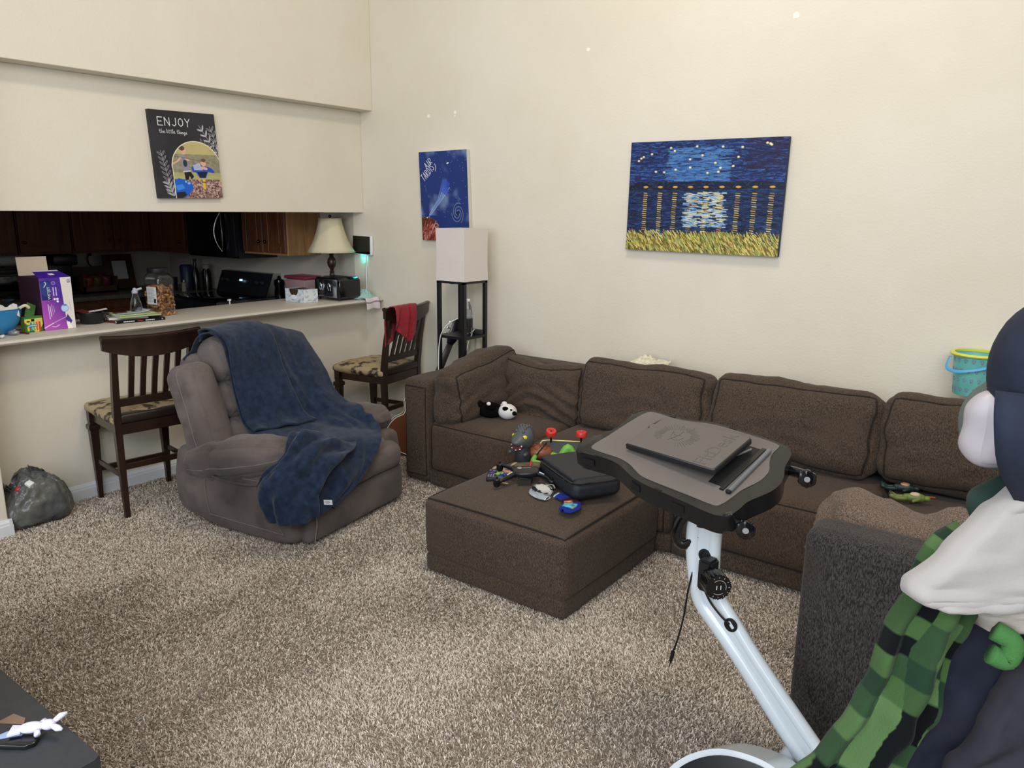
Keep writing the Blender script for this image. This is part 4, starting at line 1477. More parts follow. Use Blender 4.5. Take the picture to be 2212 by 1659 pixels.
# shadowy things on the far worktop
zc = .941
m_k1 = mat('dark_brown_wood', '3a241a', .5, col2='4c3022', nscale=6)
t = thing('bread_box', 'brown wooden box with loose snack bags on the far kitchen worktop', 'box', (-7.18, 3.31, zc))
bm = BM(); bx(bm, -.12, .12, -.15, .15, 0, .015); bx(bm, -.12, -.105, -.15, .15, 0, .22); bx(bm, -.12, .12, -.15, -.135, 0, .14); bx(bm, -.12, .12, .135, .15, 0, .14); bx(bm, .105, .12, -.15, .15, 0, .06); obj('body', bm, m_k1, t, smooth=0)
for i, (y, c) in enumerate(((-.07, '7a2a22'), (.0, '5a4a2c'), (.075, '6a2c3a'))):
    o = soft('snack_bag', mat('snack_' + c, c, .3), None, V((-7.17, 3.31 + y, zc + .085)), (.10, .07, .13), r=.02, puff=(.01, .01, 0), rot=(0, R(12), R(10 * i)), fn=wr(.012, 14, i), n=10)
    tag(o, ['dull red snack bag in the brown kitchen box', 'olive snack bag in the middle of the brown kitchen box', 'purple snack bag at the right of the brown kitchen box'][i], 'snack bag')
t = thing('recipe_board', 'brown board with a white paper label leaning on the kitchen wall', 'board', (-7.30, 3.60, zc))
bm = BM(); box(bm, (0, 0, .16), (.018, .27, .32), (0, R(-12), 0), bev=.004); obj('board', bm, m_k1, t)
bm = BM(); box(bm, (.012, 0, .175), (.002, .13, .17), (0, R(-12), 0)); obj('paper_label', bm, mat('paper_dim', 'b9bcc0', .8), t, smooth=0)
t = thing('coffee_maker', 'black coffee maker on the far kitchen worktop right of the mop box', 'coffee maker', (-7.22, 3.06, zc))
bm = BM(); bx(bm, -.12, .10, -.10, .10, 0, .03, .008); bx(bm, -.12, -.02, -.10, .10, .03, .34, .008); bx(bm, -.12, .10, -.10, .10, .25, .34, .012); obj('body', bm, m_bst, t)
bm = BM(); lathe(bm, [(0, 0), (.06, .0), (.068, .05), (.058, .12), (.045, .14)], TM((.045, 0, .032)), 20); obj('carafe', bm, m_bg, t)
t = thing('toaster_oven', 'dark countertop oven at the left end of the far kitchen worktop', 'toaster oven', (-7.20, 2.60, zc))
bm = BM(); bx(bm, -.17, .15, -.20, .20, 0, .25, .012); obj('body', bm, m_bst, t)
bm = BM(); bx(bm, .15, .158, -.18, .10, .03, .22, .003); g_ = obj('glass_door', bm, m_bg, t)
bm = BM(); tube(bm, [(.185, -.16, .20), (.185, .08, .20)], .006, 8); obj('handle', bm, mat('brushed_steel'), g_)
t = thing('paper_towel_roll', 'pale paper towel roll above the countertop oven in the kitchen', 'paper towel', (-7.22, 2.62, 1.195))
bm = BM(); tube(bm, [(0, -.13, .06), (0, .13, .06)], .055, 20); obj('roll', bm, mat('paper_dim'), t)
t = thing('wall_hook', 'dark curled metal hook on the far kitchen wall', 'hook', (-7.468, 3.37, 1.18))
bm = BM(); tube(bm, spline([(.02, .05, .08), (.03, .02, .06), (.03, .02, 0), (.04, .04, -.04), (.03, .0, -.08), (.02, -.04, -.09)], 5), .007, 8); box(bm, (.006, .05, .08), (.012, .03, .03)); obj('bracket', bm, m_bst, t)


def bottle(name, label, cat, loc, prof, m, capm=None, capz=None, group=None):
    t = thing(name, label, cat, loc, group=group)
    bm = BM(); lathe(bm, prof, None, 20); obj('body', bm, m, t)
    if capm:
        r, z0, z1 = capz
        bm = BM(); lathe(bm, [(0, z0), (r, z0), (r, z1), (0, z1)], None, 16); obj('cap', bm, capm, t)
    return t


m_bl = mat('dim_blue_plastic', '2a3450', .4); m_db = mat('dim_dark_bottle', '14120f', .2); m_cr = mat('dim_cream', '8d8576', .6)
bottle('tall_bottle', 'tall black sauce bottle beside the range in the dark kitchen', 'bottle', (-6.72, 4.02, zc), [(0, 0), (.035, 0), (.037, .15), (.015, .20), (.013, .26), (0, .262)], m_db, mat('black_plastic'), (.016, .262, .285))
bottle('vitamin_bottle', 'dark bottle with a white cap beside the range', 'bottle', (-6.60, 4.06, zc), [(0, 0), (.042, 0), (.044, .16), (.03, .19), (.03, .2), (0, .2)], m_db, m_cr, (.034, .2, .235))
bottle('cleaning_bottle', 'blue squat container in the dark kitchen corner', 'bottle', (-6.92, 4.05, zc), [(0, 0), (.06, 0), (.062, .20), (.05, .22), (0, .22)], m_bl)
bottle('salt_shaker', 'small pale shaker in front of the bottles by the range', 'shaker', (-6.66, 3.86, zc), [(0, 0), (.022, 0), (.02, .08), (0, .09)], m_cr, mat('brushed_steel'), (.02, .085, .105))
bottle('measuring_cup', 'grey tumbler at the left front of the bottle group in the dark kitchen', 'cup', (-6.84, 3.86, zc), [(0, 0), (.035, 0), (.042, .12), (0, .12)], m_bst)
t = thing('pepper_grinder', 'black lidded grinder beside the pink tub behind the tissue box', 'grinder', (-5.50, 4.05, zc))
bm = BM(); lathe(bm, [(0, 0), (.042, 0), (.045, .05), (.038, .10), (.045, .13), (.042, .16), (.014, .175), (.016, .19), (0, .2)], None, 20); obj('body', bm, m_bg, t)
t = thing('food_tub', 'pink and clear plastic tub behind the toaster in the kitchen', 'tub', (-5.22, 4.08, zc))
bm = BM(); bx(bm, -.13, .13, -.09, .09, 0, .19, .02); obj('body', bm, mat('pale_pink_plastic', 'a8888a', .3), t)
bm = BM(); bx(bm, -.135, .135, -.095, .095, .19, .215, .01); obj('lid', bm, mat('raspberry_lid', '8e2f42', .35), t)
t = thing('soap_pump_bottle', 'white soap pump standing up behind the middle of the bar worktop', 'soap dispenser', (-5.02, 3.255, .931))
bm = BM(); lathe(bm, [(0, 0), (.03, 0), (.03, .03), (.012, .045), (.010, .06), (0, .06)], None, 16); obj('body', bm, m_bl, t)
bm = BM(); cyl(bm, (0, 0, .06), (0, 0, .10), .005); lathe(bm, [(0, .10), (.012, .10), (.012, .112), (0, .114)], None, 14); tube(bm, [(0, 0, .107), (.01, -.022, .107)], .004, 8); lathe(bm, [(0, .06), (.011, .06), (.012, .072), (0, .074)], None, 14); obj('pump', bm, mat('white_cap', 'e8e8ea', .4), t)

area('kitchen_fill', (-6.0, .3, 2.2), (-6.3, 3.5, 1.0), 1.0, .6, 3.5, (.85, .92, 1.0))  # weak cool fill lamp added to lift the dark kitchen, no window behind it
# ================================================================ things on the breakfast bar
ZB = 1.021
# blue bowl of odds and ends
t = thing('blue_bowl', 'large blue plastic bowl full of odds and ends at the left end of the bar', 'bowl', (-4.69, 1.60, ZB))
bm = BM(); lathe(bm, [(0, 0), (.075, 0), (.10, .01), (.135, .07), (.148, .135), (.152, .137), (.146, .137), (.13, .07), (.095, .018), (0, .012)], None, 40, False)
obj('shell', bm, mat('blue_bowl_plastic', '2f84c0', .4, col2='3b90ca', nscale=9), t)
gl = thing('plastic_dish', 'clear plastic dish lying on top of the blue bowl', 'dish', (-4.67, 1.62, ZB + .160))
bm = BM(); lathe(bm, [(0, .012), (.08, .012), (.095, 0), (.10, 0), (.10, .003), (.095, .004), (.08, .016), (0, .016)], TM((0, 0, .0), (.15, -.25, 0)), 28, False); obj('dish', bm, m_clear, gl)
Pg = [[V((-4.60 + .02 * i / 7 + .01 * sin(j), 1.60 + .10 * j / 7, ZB + .155 - .06 * i / 7 + .01 * sin(j * 1.3 + i))) for j in range(8)] for i in range(8)]
tag(gridmesh('paper_scrap', Pg, mat('white_paper', 'd8d5d0', .8), thick=.001), 'folded white paper scrap sticking out of the blue bowl', 'paper')
bm = BM(); ball(bm, (-4.70, 1.64, ZB + .12), (.085, .08, .04), 20, 12); bmesh.ops.translate(bm, vec=(0, 0, 0), verts=bm.verts)
for v in bm.verts:
    v.co += V((0, 0, .012 * fbm(v.co, 14)))
tag(obj('cloth_bundle', bm, mat('black_cotton', '101114', .9, bump=200)), 'black soft cloth bundled inside the blue bowl', 'cloth')
bm = BM(); tube(bm, spline([(-4.60, 1.71, ZB + .135), (-4.585, 1.735, ZB + .15), (-4.59, 1.755, ZB + .135)], 5), .008, 8); tag(obj('ribbon_roll', bm, mat('cream_ribbon', 'd8cfae', .6)), 'cream ribbon loop on the right rim of the blue bowl', 'ribbon')
# small crumpled wrappers beside the bowl
m_sil = mat('crumpled_foil', 'a9adb5', .25, metal=.6, bump=60, bstrength=.8)
for i, (x, y, r, lb) in enumerate([(-4.565, 1.655, .024, 'crumpled silver wrapper on the bar between the blue bowl and the crayon box'), (-4.50, 1.575, .014, 'small white scrap on the bar edge below the blue bowl')]):
    bm = BM(); ball(bm, (x, y, ZB + r * .6), (r * 1.3, r, r * .6), 16, 10)
    for v in bm.verts:
        v.co += V((1, 1, .6)) * fbm(v.co, 60) * .006
    tag(obj('wrapper', bm, m_sil if i == 0 else mat('white_paper'), smooth=0), lb, 'wrapper')
bm = BM(); cyl(bm, (-4.60, 1.700, ZB + .005), (-4.53, 1.715, ZB + .005), .0045, seg=8); tag(obj('red_pencil', bm, mat('dark_red_paint', '6a1d22', .4)), 'dark red pencil stub lying in front of the crayon box', 'pencil')

# crayon box with open green flap
t = thing('crayon_box', 'small yellow and green box of markers with its flap open', 'box', (-4.60, 1.77, ZB), R(6))
bm = BM(); bx(bm, -.04, 0, -.045, .050, 0, .085)
obj('carton', bm, mat('olive_green_card', '5c6e2e', .5), t, smooth=0)
im = Im(120, 110, .095, .085, 'd6cf54')
im.poly([(0, .085), (0, .03), (.03, .06), (.05, .085)], '3e6a2c'); im.poly([(.095, .085), (.095, .045), (.07, .085)], '3e6a2c'); im.rect(0, .095, 0, .012, '3f7a35')
for k, c in enumerate(('e8c63a', '4a90a8', '5fae8e', 'e0643a', 'c83a34')):
    im.rect(.012 + k * .015, .022 + k * .015, .03, .078, c)
im.ell(.02, .025, .014, .009, 'e8dc50'); im.ell(.02, .026, .010, .005, '4a4a28'); im.rect(.035, .052, .014, .028, '111111'); im.rect(.06, .08, .016, .03, 'd8b090')
im.rect(.012, .066, .044, .056, '2a5f9a'); im.line([(.016, .05), (.062, .05)], .003, 'f0f0f0')
print_face('printed_front', im, (.0012, -.045, .085), (0, .095, 0), (0, 0, -.085), t, .4)
bm = BM(); box(bm, (-.028, .0, .122), (.002, .05, .085), (0, R(-20), R(0)), None); 
for v in bm.verts:
    v.co = Matrix.Rotation(R(-28), 3, 'X') @ (v.co - V((-.02, -.01, .085))) + V((-.02, -.02, .085))
obj('open_flap', bm, mat('green_card', '3f6b35', .5), t, smooth=0)

# tall purple mop box
t = thing('mop_box', 'tall purple and white floor mop box with its white flap standing open', 'box', (-4.596, 1.905, ZB), R(0))
hh = .288
bm = BM()
D_ = .27
bx(bm, -D_, 0, -.083, .083, 0, hh)
bmesh.ops.delete(bm, geom=[f for f in bm.faces if f.normal.z > .9], context='FACES')
cs = obj('carton', bm, mat('dark_plum_card', '3a1f33', .45), t, smooth=0)
md = cs.modifiers.new('s', 'SOLIDIFY'); md.thickness = .002; md.offset = -1
im = Im(210, 340, .166, .288, '6a3aa0')
g = im.Y / .288
x_ = im.X / .166
c0_, c1_ = np.array(lin('4b2f93')), np.array(lin('b356b4'))
k_ = np.clip((g * 1.1 - x_ * .9) + .15, 0, 1)[..., None]
im.a = c0_ * (1 - k_) + c1_ * k_
im.poly([(.108, 0), (.166, 0), (.166, .288), (.122, .288)], 'ded6d0')
im.rect(.005, .055, .015, .122, '27316e'); im.ell(.03, .06, .03, .04, '3b4f92', .5)
im.line([(.022, .050), (.034, .032), (.029, .022)], .003, 'f2f2f2')
im.poly([(.114, .235), (.128, .205), (.150, .245), (.14, .262)], '4a3a86'); im.poly([(.118, .25), (.124, .288), (.15, .288), (.135, .25)], 'efeae4')
im.ell(.118, .172, .021, .021, '8fb0dc'); im.ell(.118, .172, .017, .017, 'b7d0ee'); im.rect(.112, .128, .150, .160, '5f86bc')
im.line([(.0, .272), (.06, .245), (.115, .222)], .0035, 'c7a8e0'); im.line([(0, .275), (.05, .250)], .003, 'f0e8f8')
im.line([(.042, .268), (.06, .272), (.08, .262)], .004, 'd9c4ee')
for k in range(2):
    for q in range(2):
        im.line([(.068 + k * .014, .055 + q * .024), (.068 + k * .014, .073 + q * .024)], .006, 'cfc0ea', .9)
im.ell(.072, .03, .010, .010, '9a86d0'); im.ell(.072, .03, .007, .007, '5f3fa4')
im.ell(.070, .118, .006, .006, 'eee8fa'); im.ell(.084, .118, .006, .006, 'eee8fa'); im.ell(.084, .132, .006, .006, 'eee8fa')
for k in range(4):
    im.line([(.032 + k * .009, .145 + .01 * (k % 2)), (.036 + k * .009, .225 - .012 * k)], .0032 if k < 2 else .0022, 'efe4f6', .95 if k < 2 else .55)
im.rect(.144, .162, .012, .016, '7a6a9a'); im.rect(.144, .162, .020, .023, '7a6a9a'); im.rect(.144, .162, .026, .031, '5a4a86')
im.line([(.145, .14), (.150, .19)], .002, '9a94a0')
pf = print_face('printed_front', im, (.0012, -.083, hh), (0, .166, 0), (0, 0, -hh), t, .35)
text('lettering', 'WETJET', .020, TM((.0018, -.043, .205), Matrix(((0, 0, 1), (1, 0, 0), (0, 1, 0)))) @ Matrix.Rotation(pi / 2, 4, 'Z') @ TM((0, -.004, 0)), mat('white_print', 'dcdcdc', .5), t, ext=.0003)
m_lin = mat('card_lining', 'c4b4a2', .8)
bm = BM(); box(bm, (-D_ + .0, .0, hh + .05), (.002, .160, .105), (0, R(-6), 0)); obj('back_flap', bm, m_lin, t, smooth=0)
bm = BM(); v = [bm.verts.new(p) for p in ((0, -.083, hh), (0, .083, hh), (-.09, .06, hh + .028), (-.09, -.075, hh + .03))]; bm.faces.new(v); ff = obj('front_flap', bm, mat('violet_card', '3d1f94', .4), t, smooth=0)
md = ff.modifiers.new('s', 'SOLIDIFY'); md.thickness = .002
bm = BM(); box(bm, (-.0935, -.007, hh + .032), (.012, .13, .002), (0, R(15), 0)); box(bm, (-.04, .0, hh + .0165), (.02, .03, .002), (0, R(18), .3)); obj('white_edge', bm, mat('white_paper'), ff, smooth=0)

# black plastic dish with papers
t = thing('black_dish', 'black plastic bowl holding receipts on the bar', 'bowl', (-4.70, 2.13, ZB))
bm = BM(); lathe(bm, [(0, 0), (.055, 0), (.06, .005), (.082, .062), (.086, .064), (.086, .068), (.080, .066), (.056, .008), (0, .006)], None, 36, False); obj('shell', bm, mat('black_melamine', '17181b', .35), t)
bm = BM(); box(bm, (-4.73, 2.10, ZB + .068), (.08, .05, .004), (.1, .15, .4)); tag(obj('maroon_card', bm, mat('maroon_card', '6a2c2e', .4), smooth=0), 'maroon card resting in the black bowl', 'card')
bm = BM(); box(bm, (-4.70, 2.165, ZB + .073), (.035, .10, .002), (.12, .05, -.25)); tag(obj('receipt', bm, mat('white_paper'), smooth=0), 'white receipt lying across the right side of the black bowl', 'receipt')

# stack of books and papers
bk = [((.0, .0), .0, (.20, .28), .016, 'black_gloss_cover', '121214', 'lowest book of the stack on the bar, black with a lettered spine', 8),
      ((-.04, -.035), .0165, (.17, .22), .012, 'white_cover', 'c9c6c0', 'white-edged book second from the bottom of the bar stack', 16),
      ((.005, -.0), .029, (.18, .24), .012, 'pale_green_cover', '9fae7e', 'pale green book third from the bottom of the bar stack', 7),
      ((-.0, -.02), .0415, (.17, .21), .007, 'light_green_cover', 'c0cda0', 'thin light green booklet on top of the bar stack', 3)]
for (dx, dy), z, (bw, bl_), th, mn, c, lb, rz in bk:
    t = thing('book', lb, 'book', (-4.64 + dx, 2.355 + dy, ZB + z), R(-rz))
    bm = BM(); bx(bm, -bw / 2 + .003, bw / 2 - .003, -bl_ / 2 + .003, bl_ / 2 - .003, .002, th - .002); obj('pages', bm, mat('book_pages', 'd9d6c8', .8, bump=400, bstretch=(.1, .1, 6), bstrength=.3), t, smooth=0)
    bm = BM(); bx(bm, -bw / 2, bw / 2, -bl_ / 2, bl_ / 2, 0, .002); bx(bm, -bw / 2, bw / 2, -bl_ / 2, bl_ / 2, th - .002, th)
    if mn != 'white_cover':
        bx(bm, bw / 2 - .002, bw / 2, -bl_ / 2, bl_ / 2, 0, th)
    cv = obj('cover', bm, mat(mn, c, .3), t, smooth=0)
    if mn == 'black_gloss_cover':
        im = Im(220, 14, .28, .016, '121214')
        im.line([(.04, .008), (.10, .008)], .004, 'e8e8e8'); im.line([(.12, .008), (.145, .008)], .005, 'b02a20'); im.line([(.165, .008), (.215, .008)], .004, 'e8e8e8'); im.ell(.262, .008, .004, .004, '7fa6c4')
        for k in range(16):
            im.line([(.044 + k * .011, 0), (.044 + k * .011, .016)], .0016, '121214')
        print_face('spine_print', im, (bw / 2 + .0006, -.14, .016), (0, .28, 0), (0, 0, -.016), cv, .3)
Pg = [[V((-4.70 + .13 * i / 9, 2.25 + .17 * j / 13, ZB + .050 + .022 * max(0, j / 13 - .72) ** 1.3 * 3 + .002 * i / 9)) for j in range(14)] for i in range(10)]
tag(gridmesh('flyer', Pg, mat('pale_flyer', 'b4bfc0', .5), thick=.001), 'curling pale flyer on top of the book stack', 'paper')
bm = BM(); box(bm, (-4.66, 2.275, ZB + .054), (.05, .07, .006), (0, 0, -.2)); tag(obj('checkbook', bm, mat('dark_maroon', '3a1214', .4), smooth=0), 'dark maroon wallet on the flyer', 'wallet')
for i, (x, y, lb) in enumerate([(-4.56, 2.235, 'black marker left of the book stack, nearest the bar edge'), (-4.59, 2.215, 'dark red marker lying behind the black one beside the books')]):
    bm = BM(); cyl(bm, (x, y, ZB + .006), (x - .11, y + .02 - .04, ZB + .006), .0055, seg=10); tag(obj('marker', bm, mat(['black_plastic', 'dark_red_paint'][i])), lb, 'marker')
# conical clear dispenser
t = thing('clear_cruet', 'clear conical plastic bottle standing on the flyer in front of the nut jar', 'bottle', (-4.655, 2.375, ZB + .0525))
bm = BM(); lathe(bm, [(0, 0), (.034, 0), (.036, .004), (.030, .05), (.015, .105), (.013, .11)], None, 28, False); obj('body', bm, m_clear, t)
bm = BM(); lathe(bm, [(0, .108), (.017, .108), (.018, .122), (.012, .128), (.008, .14), (0, .142)], None, 18); tube(bm, [(.0, .0, .126), (.012, .038, .136)], .007, 8); obj('cap', bm, mat('frosted_plastic', 'a9a9b4', .35), t)

# nut jar
t = thing('nut_jar', 'clear square jar two thirds full of cashew nuts on the bar', 'jar', (-4.735, 2.575, ZB), R(18))
bm = BM()
js = Soft((0, 0, .14), (.135, .135, .27), .028, (0, 0, 0), None, lambda q, p: V((q.x * (1 - .35 * max(0, (q.z - .085) / .05) ** 2 * 1), q.y * (1 - .35 * max(0, (q.z - .085) / .05) ** 2), q.z)))
js.mesh(bm, 14)
o = obj('body', bm, m_clear, t, smooth=180)
md = o.modifiers.new('s', 'SOLIDIFY'); md.thickness = .0015; md.offset = -1
bm = BM(); lathe(bm, [(0, .27), (.060, .27), (.062, .274), (.062, .296), (.058, .30), (0, .30)], None, 32); obj('lid', bm, mat('black_plastic'), t)
im = Im(60, 90, .075, .11, 'c9c8c8')
for k in range(11):
    im.line([(.006, .01 + k * .008), (.05 + .015 * ((k * 7) % 3) / 2, .01 + k * .008)], .0018, '55555c')
im.rect(.05, .068, .075, .10, '26262a')
print_face('nutrition_label', im, (-.035, -.0692, .185), (.075, 0, 0), (0, 0, -.11), t, .5)
m_nut = mat('roasted_cashew', '8a5630', .4, col2='c58c55', nscale=45)
nut_me = []
for k in range(3):
    bm = BM(); pts = [(.0105 * cos(a), .0105 * sin(a), 0) for a in [R(200 * q / 8 - 100 + 10 * k) for q in range(9)]]
    tube(bm, pts, [.0025, .005, .0062, .0068, .007, .0068, .0062, .005, .0025], 8)
    me = bpy.data.meshes.new('cashew_nut'); bm.to_mesh(me); bm.free(); me.materials.append(m_nut); me.shade_smooth(); nut_me.append(me)
rn = random.Random(11)
vs_, fs_ = [], []
jar_in = []
cnt = 0
Mj = Matrix.Translation(t.location) @ Matrix.Rotation(R(18), 4, 'Z')
for lz in range(9):
    for ix in range(5):
        for iy in range(5):
            edge = True
            if not edge:
                continue
            p = V(((ix - 2) * .0245 + rn.uniform(-.004, .004), (iy - 2) * .0245 + rn.uniform(-.004, .004), .016 + lz * .0195 + rn.uniform(-.003, .003)))
            p.x = max(-.046, min(.046, p.x)); p.y = max(-.046, min(.046, p.y))
            # the sides that face the room come first, the others sit behind them
            if not (ix == 4 or iy == 0 or lz == 8):
                continue
            o = bpy.data.objects.new('cashew_nut', nut_me[cnt % 3])
            COL.objects.link(o)
            o.location = Mj @ p
            o.scale = (1.4,) * 3
            o.rotation_euler = (rn.uniform(0, 6), rn.uniform(0, 6), rn.uniform(0, 6))
            tag(o, 'roasted cashew nut inside the clear square jar', 'nut', 'cashews in the square jar')
            cnt += 1
bm = BM(); bx(bm, -.042, .038, -.038, .042, .006, .165, .01); 
for v in bm.verts:
    v.co += V((1, 1, 1)) * .002 * fbm(v.co, 50)
fill = obj('nut_filling', bm, m_nut, None); fill.matrix_world = Mj; tag(fill, 'packed cashew nuts deep inside the square jar', 'nuts', kind='stuff')

# tissue box
t = thing('tissue_box', 'white and grey leaf patterned tissue box standing open on the bar', 'tissue box', (-4.685, 3.64, ZB))
bm = BM(); bx(bm, -.105, .105, -.065, .065, 0, .095); obj('carton', bm, mat('tissue_card_grey', 'bfc6cc', .5, col2='8da0ae', nscale=18, ramp=(.45, .55)), t, smooth=0)
for nm, O_, U_, sz in (('printed_front', (-.105, -.0656, .095), (.21, 0, 0), .21), ('printed_end', (.1056, -.065, .095), (0, .13, 0), .13)):
    im = Im(int(sz * 900), 85, sz, .095, 'd5dade')
    rq = random.Random(3)
    for k in range(16):
        x, y, a = rq.uniform(0, sz), rq.uniform(0, .095), rq.uniform(-1, 1)
        L_ = rq.uniform(.02, .05)
        im.ell(x, y, L_ / 2, L_ / 6, rq.choice(['93a3b0', 'eef0f2', 'b2bec8', '7f93a2']), .9, a)
        im.line([(x - L_ / 2 * cos(a), y - L_ / 2 * sin(a)), (x + L_ / 2 * cos(a), y + L_ / 2 * sin(a))], .0015, 'eef2f4')
    if nm == 'printed_front':
        im.ell(.10, .0, .05, .052, '3a2f26'); im.ell(.10, .058, .035, .016, 'e9edf2')
    print_face(nm, im, O_, U_, (0, 0, -.095), t, .5)
bm = BM(); bx(bm, -.045, .045, -.05, .05, .0955, .0965); obj('top_opening', bm, mat('dark_opening', '2a211a', .9), t, smooth=0)

# toaster
t = thing('toaster', 'black two-slot toaster with steel control panel at the end of the bar', 'toaster', (-4.60, 3.915, ZB))
bm = BM()
tsp = [(-.13, .015), (.13, .015), (.145, .03), (.145, .15), (.12, .172), (-.12, .172), (-.145, .15), (-.145, .03)]
prism(bm, tsp, -.105, .105, TM((0, 0, 0), (pi / 2, 0, 0)), .014, 3); obj('body', bm, mat('gloss_black_plastic'), t, smooth=40)
bm = BM(); bx(bm, -.118, .118, -.112, -.104, .025, .160, .003); pn = obj('control_panel', bm, mat('brushed_steel'), t)
for a_, b_ in ((-.02, .075), (-.112, -.09)):
    bm = BM(); bx(bm, a_, b_, -.1135, -.111, .03, .155, .002); obj('dark_inset', bm, m_bst, pn)
bm = BM()
for x in (-.055, .045):
    tube(bm, spline([(x - .012, -.116, .075), (x - .014, -.122, .105), (x, -.124, .13), (x + .014, -.122, .105), (x + .012, -.116, .075)], 4), .005, 8)
    bx(bm, x - .014, x + .014, -.13, -.112, .108, .120, .003)
obj('lever', bm, mat('brushed_steel'), pn)
for k, x in enumerate((-.02, .01, .04, .07, -.075)):
    bm = BM(); cyl(bm, (x, -.112, .045), (x, -.119, .045), .008 if k != 1 else .011, seg=14); obj('button', bm, mat('dark_knob', '26282c', .3), pn)
bm = BM(); bx(bm, -.10, .10, -.05, -.025, .170, .1735); bx(bm, -.10, .10, .025, .05, .170, .1735); obj('slot', bm, mat('black_void'), t, smooth=0)
for sx in (-1, 1):
    for sy in (-1, 1):
        bm = BM(); cyl(bm, (sx * .11, sy * .08, 0), (sx * .11, sy * .08, .016), .01, seg=10); obj('foot', bm, mat('black_plastic'), t)

# table lamp behind the toaster
t = thing('table_lamp', 'dark turned table lamp with a cream bell shade behind the toaster', 'table lamp', (-4.80, 4.035, ZB))
bm = BM(); lathe(bm, [(0, 0), (.065, 0), (.07, .008), (.06, .02), (.03, .03), (.018, .05), (.022, .07), (.028, .12), (.022, .165), (.016, .18), (.020, .19), (.013, .20), (.017, .215), (.030, .235), (.036, .262), (.030, .29), (.018, .305), (.014, .315), (.020, .325), (.012, .335), (.010, .38), (0, .38)], None, 28); obj('base', bm, mat('dark_bronze_resin', '2a1913', .35, col2='38221a', nscale=20), t)
bm = BM()
prof = [(.186, .345), (.160, .385), (.132, .44), (.110, .50), (.094, .56), (.088, .60)]
N_ = 48
rings = []
for r, z in prof:
    rings.append([bm.verts.new((r * (1 - .035 * abs(sin(k / N_ * 2 * pi * 4)) ** 1) * cos(2 * pi * k / N_), r * (1 - .035 * abs(sin(k / N_ * 2 * pi * 4))) * sin(2 * pi * k / N_), z)) for k in range(N_)])
for A, Bq in zip(rings, rings[1:]):
    for k in range(N_):
        bm.faces.new((A[k], A[(k + 1) % N_], Bq[(k + 1) % N_], Bq[k]))
sh = obj('lamp_shade', bm, mat('cream_silk_shade', 'cfc5a8', .7, bump=200, bstretch=(1, 1, .1), bstrength=.2), t, smooth=50)
md = sh.modifiers.new('s', 'SOLIDIFY'); md.thickness = .0025
bm = BM()
for (r, z) in (prof[0], prof[-1]):
    tube(bm, [(r * (1 - .035 * abs(sin(k / N_ * 2 * pi * 4))) * cos(2 * pi * k / N_), r * (1 - .035 * abs(sin(k / N_ * 2 * pi * 4))) * sin(2 * pi * k / N_), z) for k in range(N_)], .003, 6, closed=True)
obj('shade_trim', bm, mat('cream_trim', 'b9ad8c', .8), sh)
bm = BM(); cyl(bm, (0, 0, .38), (0, 0, .605), .004, seg=8); ball(bm, (0, 0, .618), (.012, .012, .012), 12, 8); cyl(bm, (-.09, 0, .60), (.09, 0, .60), .002, seg=6); obj('harp_finial', bm, m_blk, t)
bm = BM(); lathe(bm, [(0, .38), (.014, .38), (.014, .41), (.028, .45), (.022, .49), (0, .50)], None, 16); obj('bulb', bm, mat('frosted_bulb'), t)

# wall display with teal light
t = thing('wall_display', 'white framed black wall display with a teal light below, beside the lamp shade', 'smart display', (-4.60, 4.2, 1.42), rot=(0, R(1.5), 0))
bm = BM(); bx(bm, -.108, .108, -.028, -.001, -.076, .076, .012, 4); obj('frame', bm, mat('white_plastic_gloss', 'dedede', .25), t, smooth=40)
bm = BM(); bx(bm, -.100, .092, -.0292, -.0275, -.066, .070, .0); obj('screen', bm, m_bg, t, smooth=0)
bm = BM(); bx(bm, -.018, .022, -.022, -.010, -.081, -.0762); obj('status_light', bm, mat('teal_led', '20e8d0', .4, emit='18f0d8', estr=22), t, smooth=0)
bm = BM(); tube(bm, [(.03, -.012, -.076), (.032, -.012, -.40)], .0065, 8); obj('cable_cover', bm, mat('white_plastic_gloss'), t)
ld = bpy.data.lights.new('status_glow', 'POINT'); ld.energy = .10; ld.specular_factor = .1; ld.color = (.05, 1.0, .85); ld.shadow_soft_size = .01
lo = bpy.data.objects.new('status_glow', ld); COL.objects.link(lo); lo.location = (-4.597, 4.185, 1.318)

# crumpled clear bags and a packet at the end of the bar
Pg = []
for i in range(36):
    row = []
    for j in range(30):
        f, g = i / 35 * 2 - 1, j / 29 * 2 - 1
        h = max(0, 1 - (f * f + g * g) * .9) * .055
        n = abs(fbm((f * 2, g * 2, 1), 2.2, 4)) * .03
        row.append(V((-4.52 + f * .10, 4.075 + g * .095, ZB + .004 + h + n * (1 - max(abs(f), abs(g)) ** 4))))
    Pg.append(row)
tag(gridmesh('plastic_bag', Pg, mat('teal_tinted_film', 'a9d4cf', .15, alpha=.75, spec=.7), thick=.001, smooth=25), 'crumpled translucent bag at the corner end of the bar under the teal light', 'bag')
Pg = []
for i in range(18):
    row = []
    for j in range(14):
        f, g = i / 17, j / 13
        s = f * .16
        z = ZB + .012 - .02 * 0
        x = -4.46 + s if s < .07 else -4.39 + min(.012, (s - .07) * .3)
        if s >= .07:
            z -= (s - .07) * .95
        row.append(V((x + .004 * sin(g * 8), 3.995 + g * .135 + .01 * f, z + .004 * sin(g * 6 + f * 5))))
    Pg.append(row)
im = Im(14, 18, 1, 1, 'd5cfd0')
im.rect(0, 1, .60, .66, '7a3f66'); im.rect(0, 1, 0, .12, 'b7c4cc')
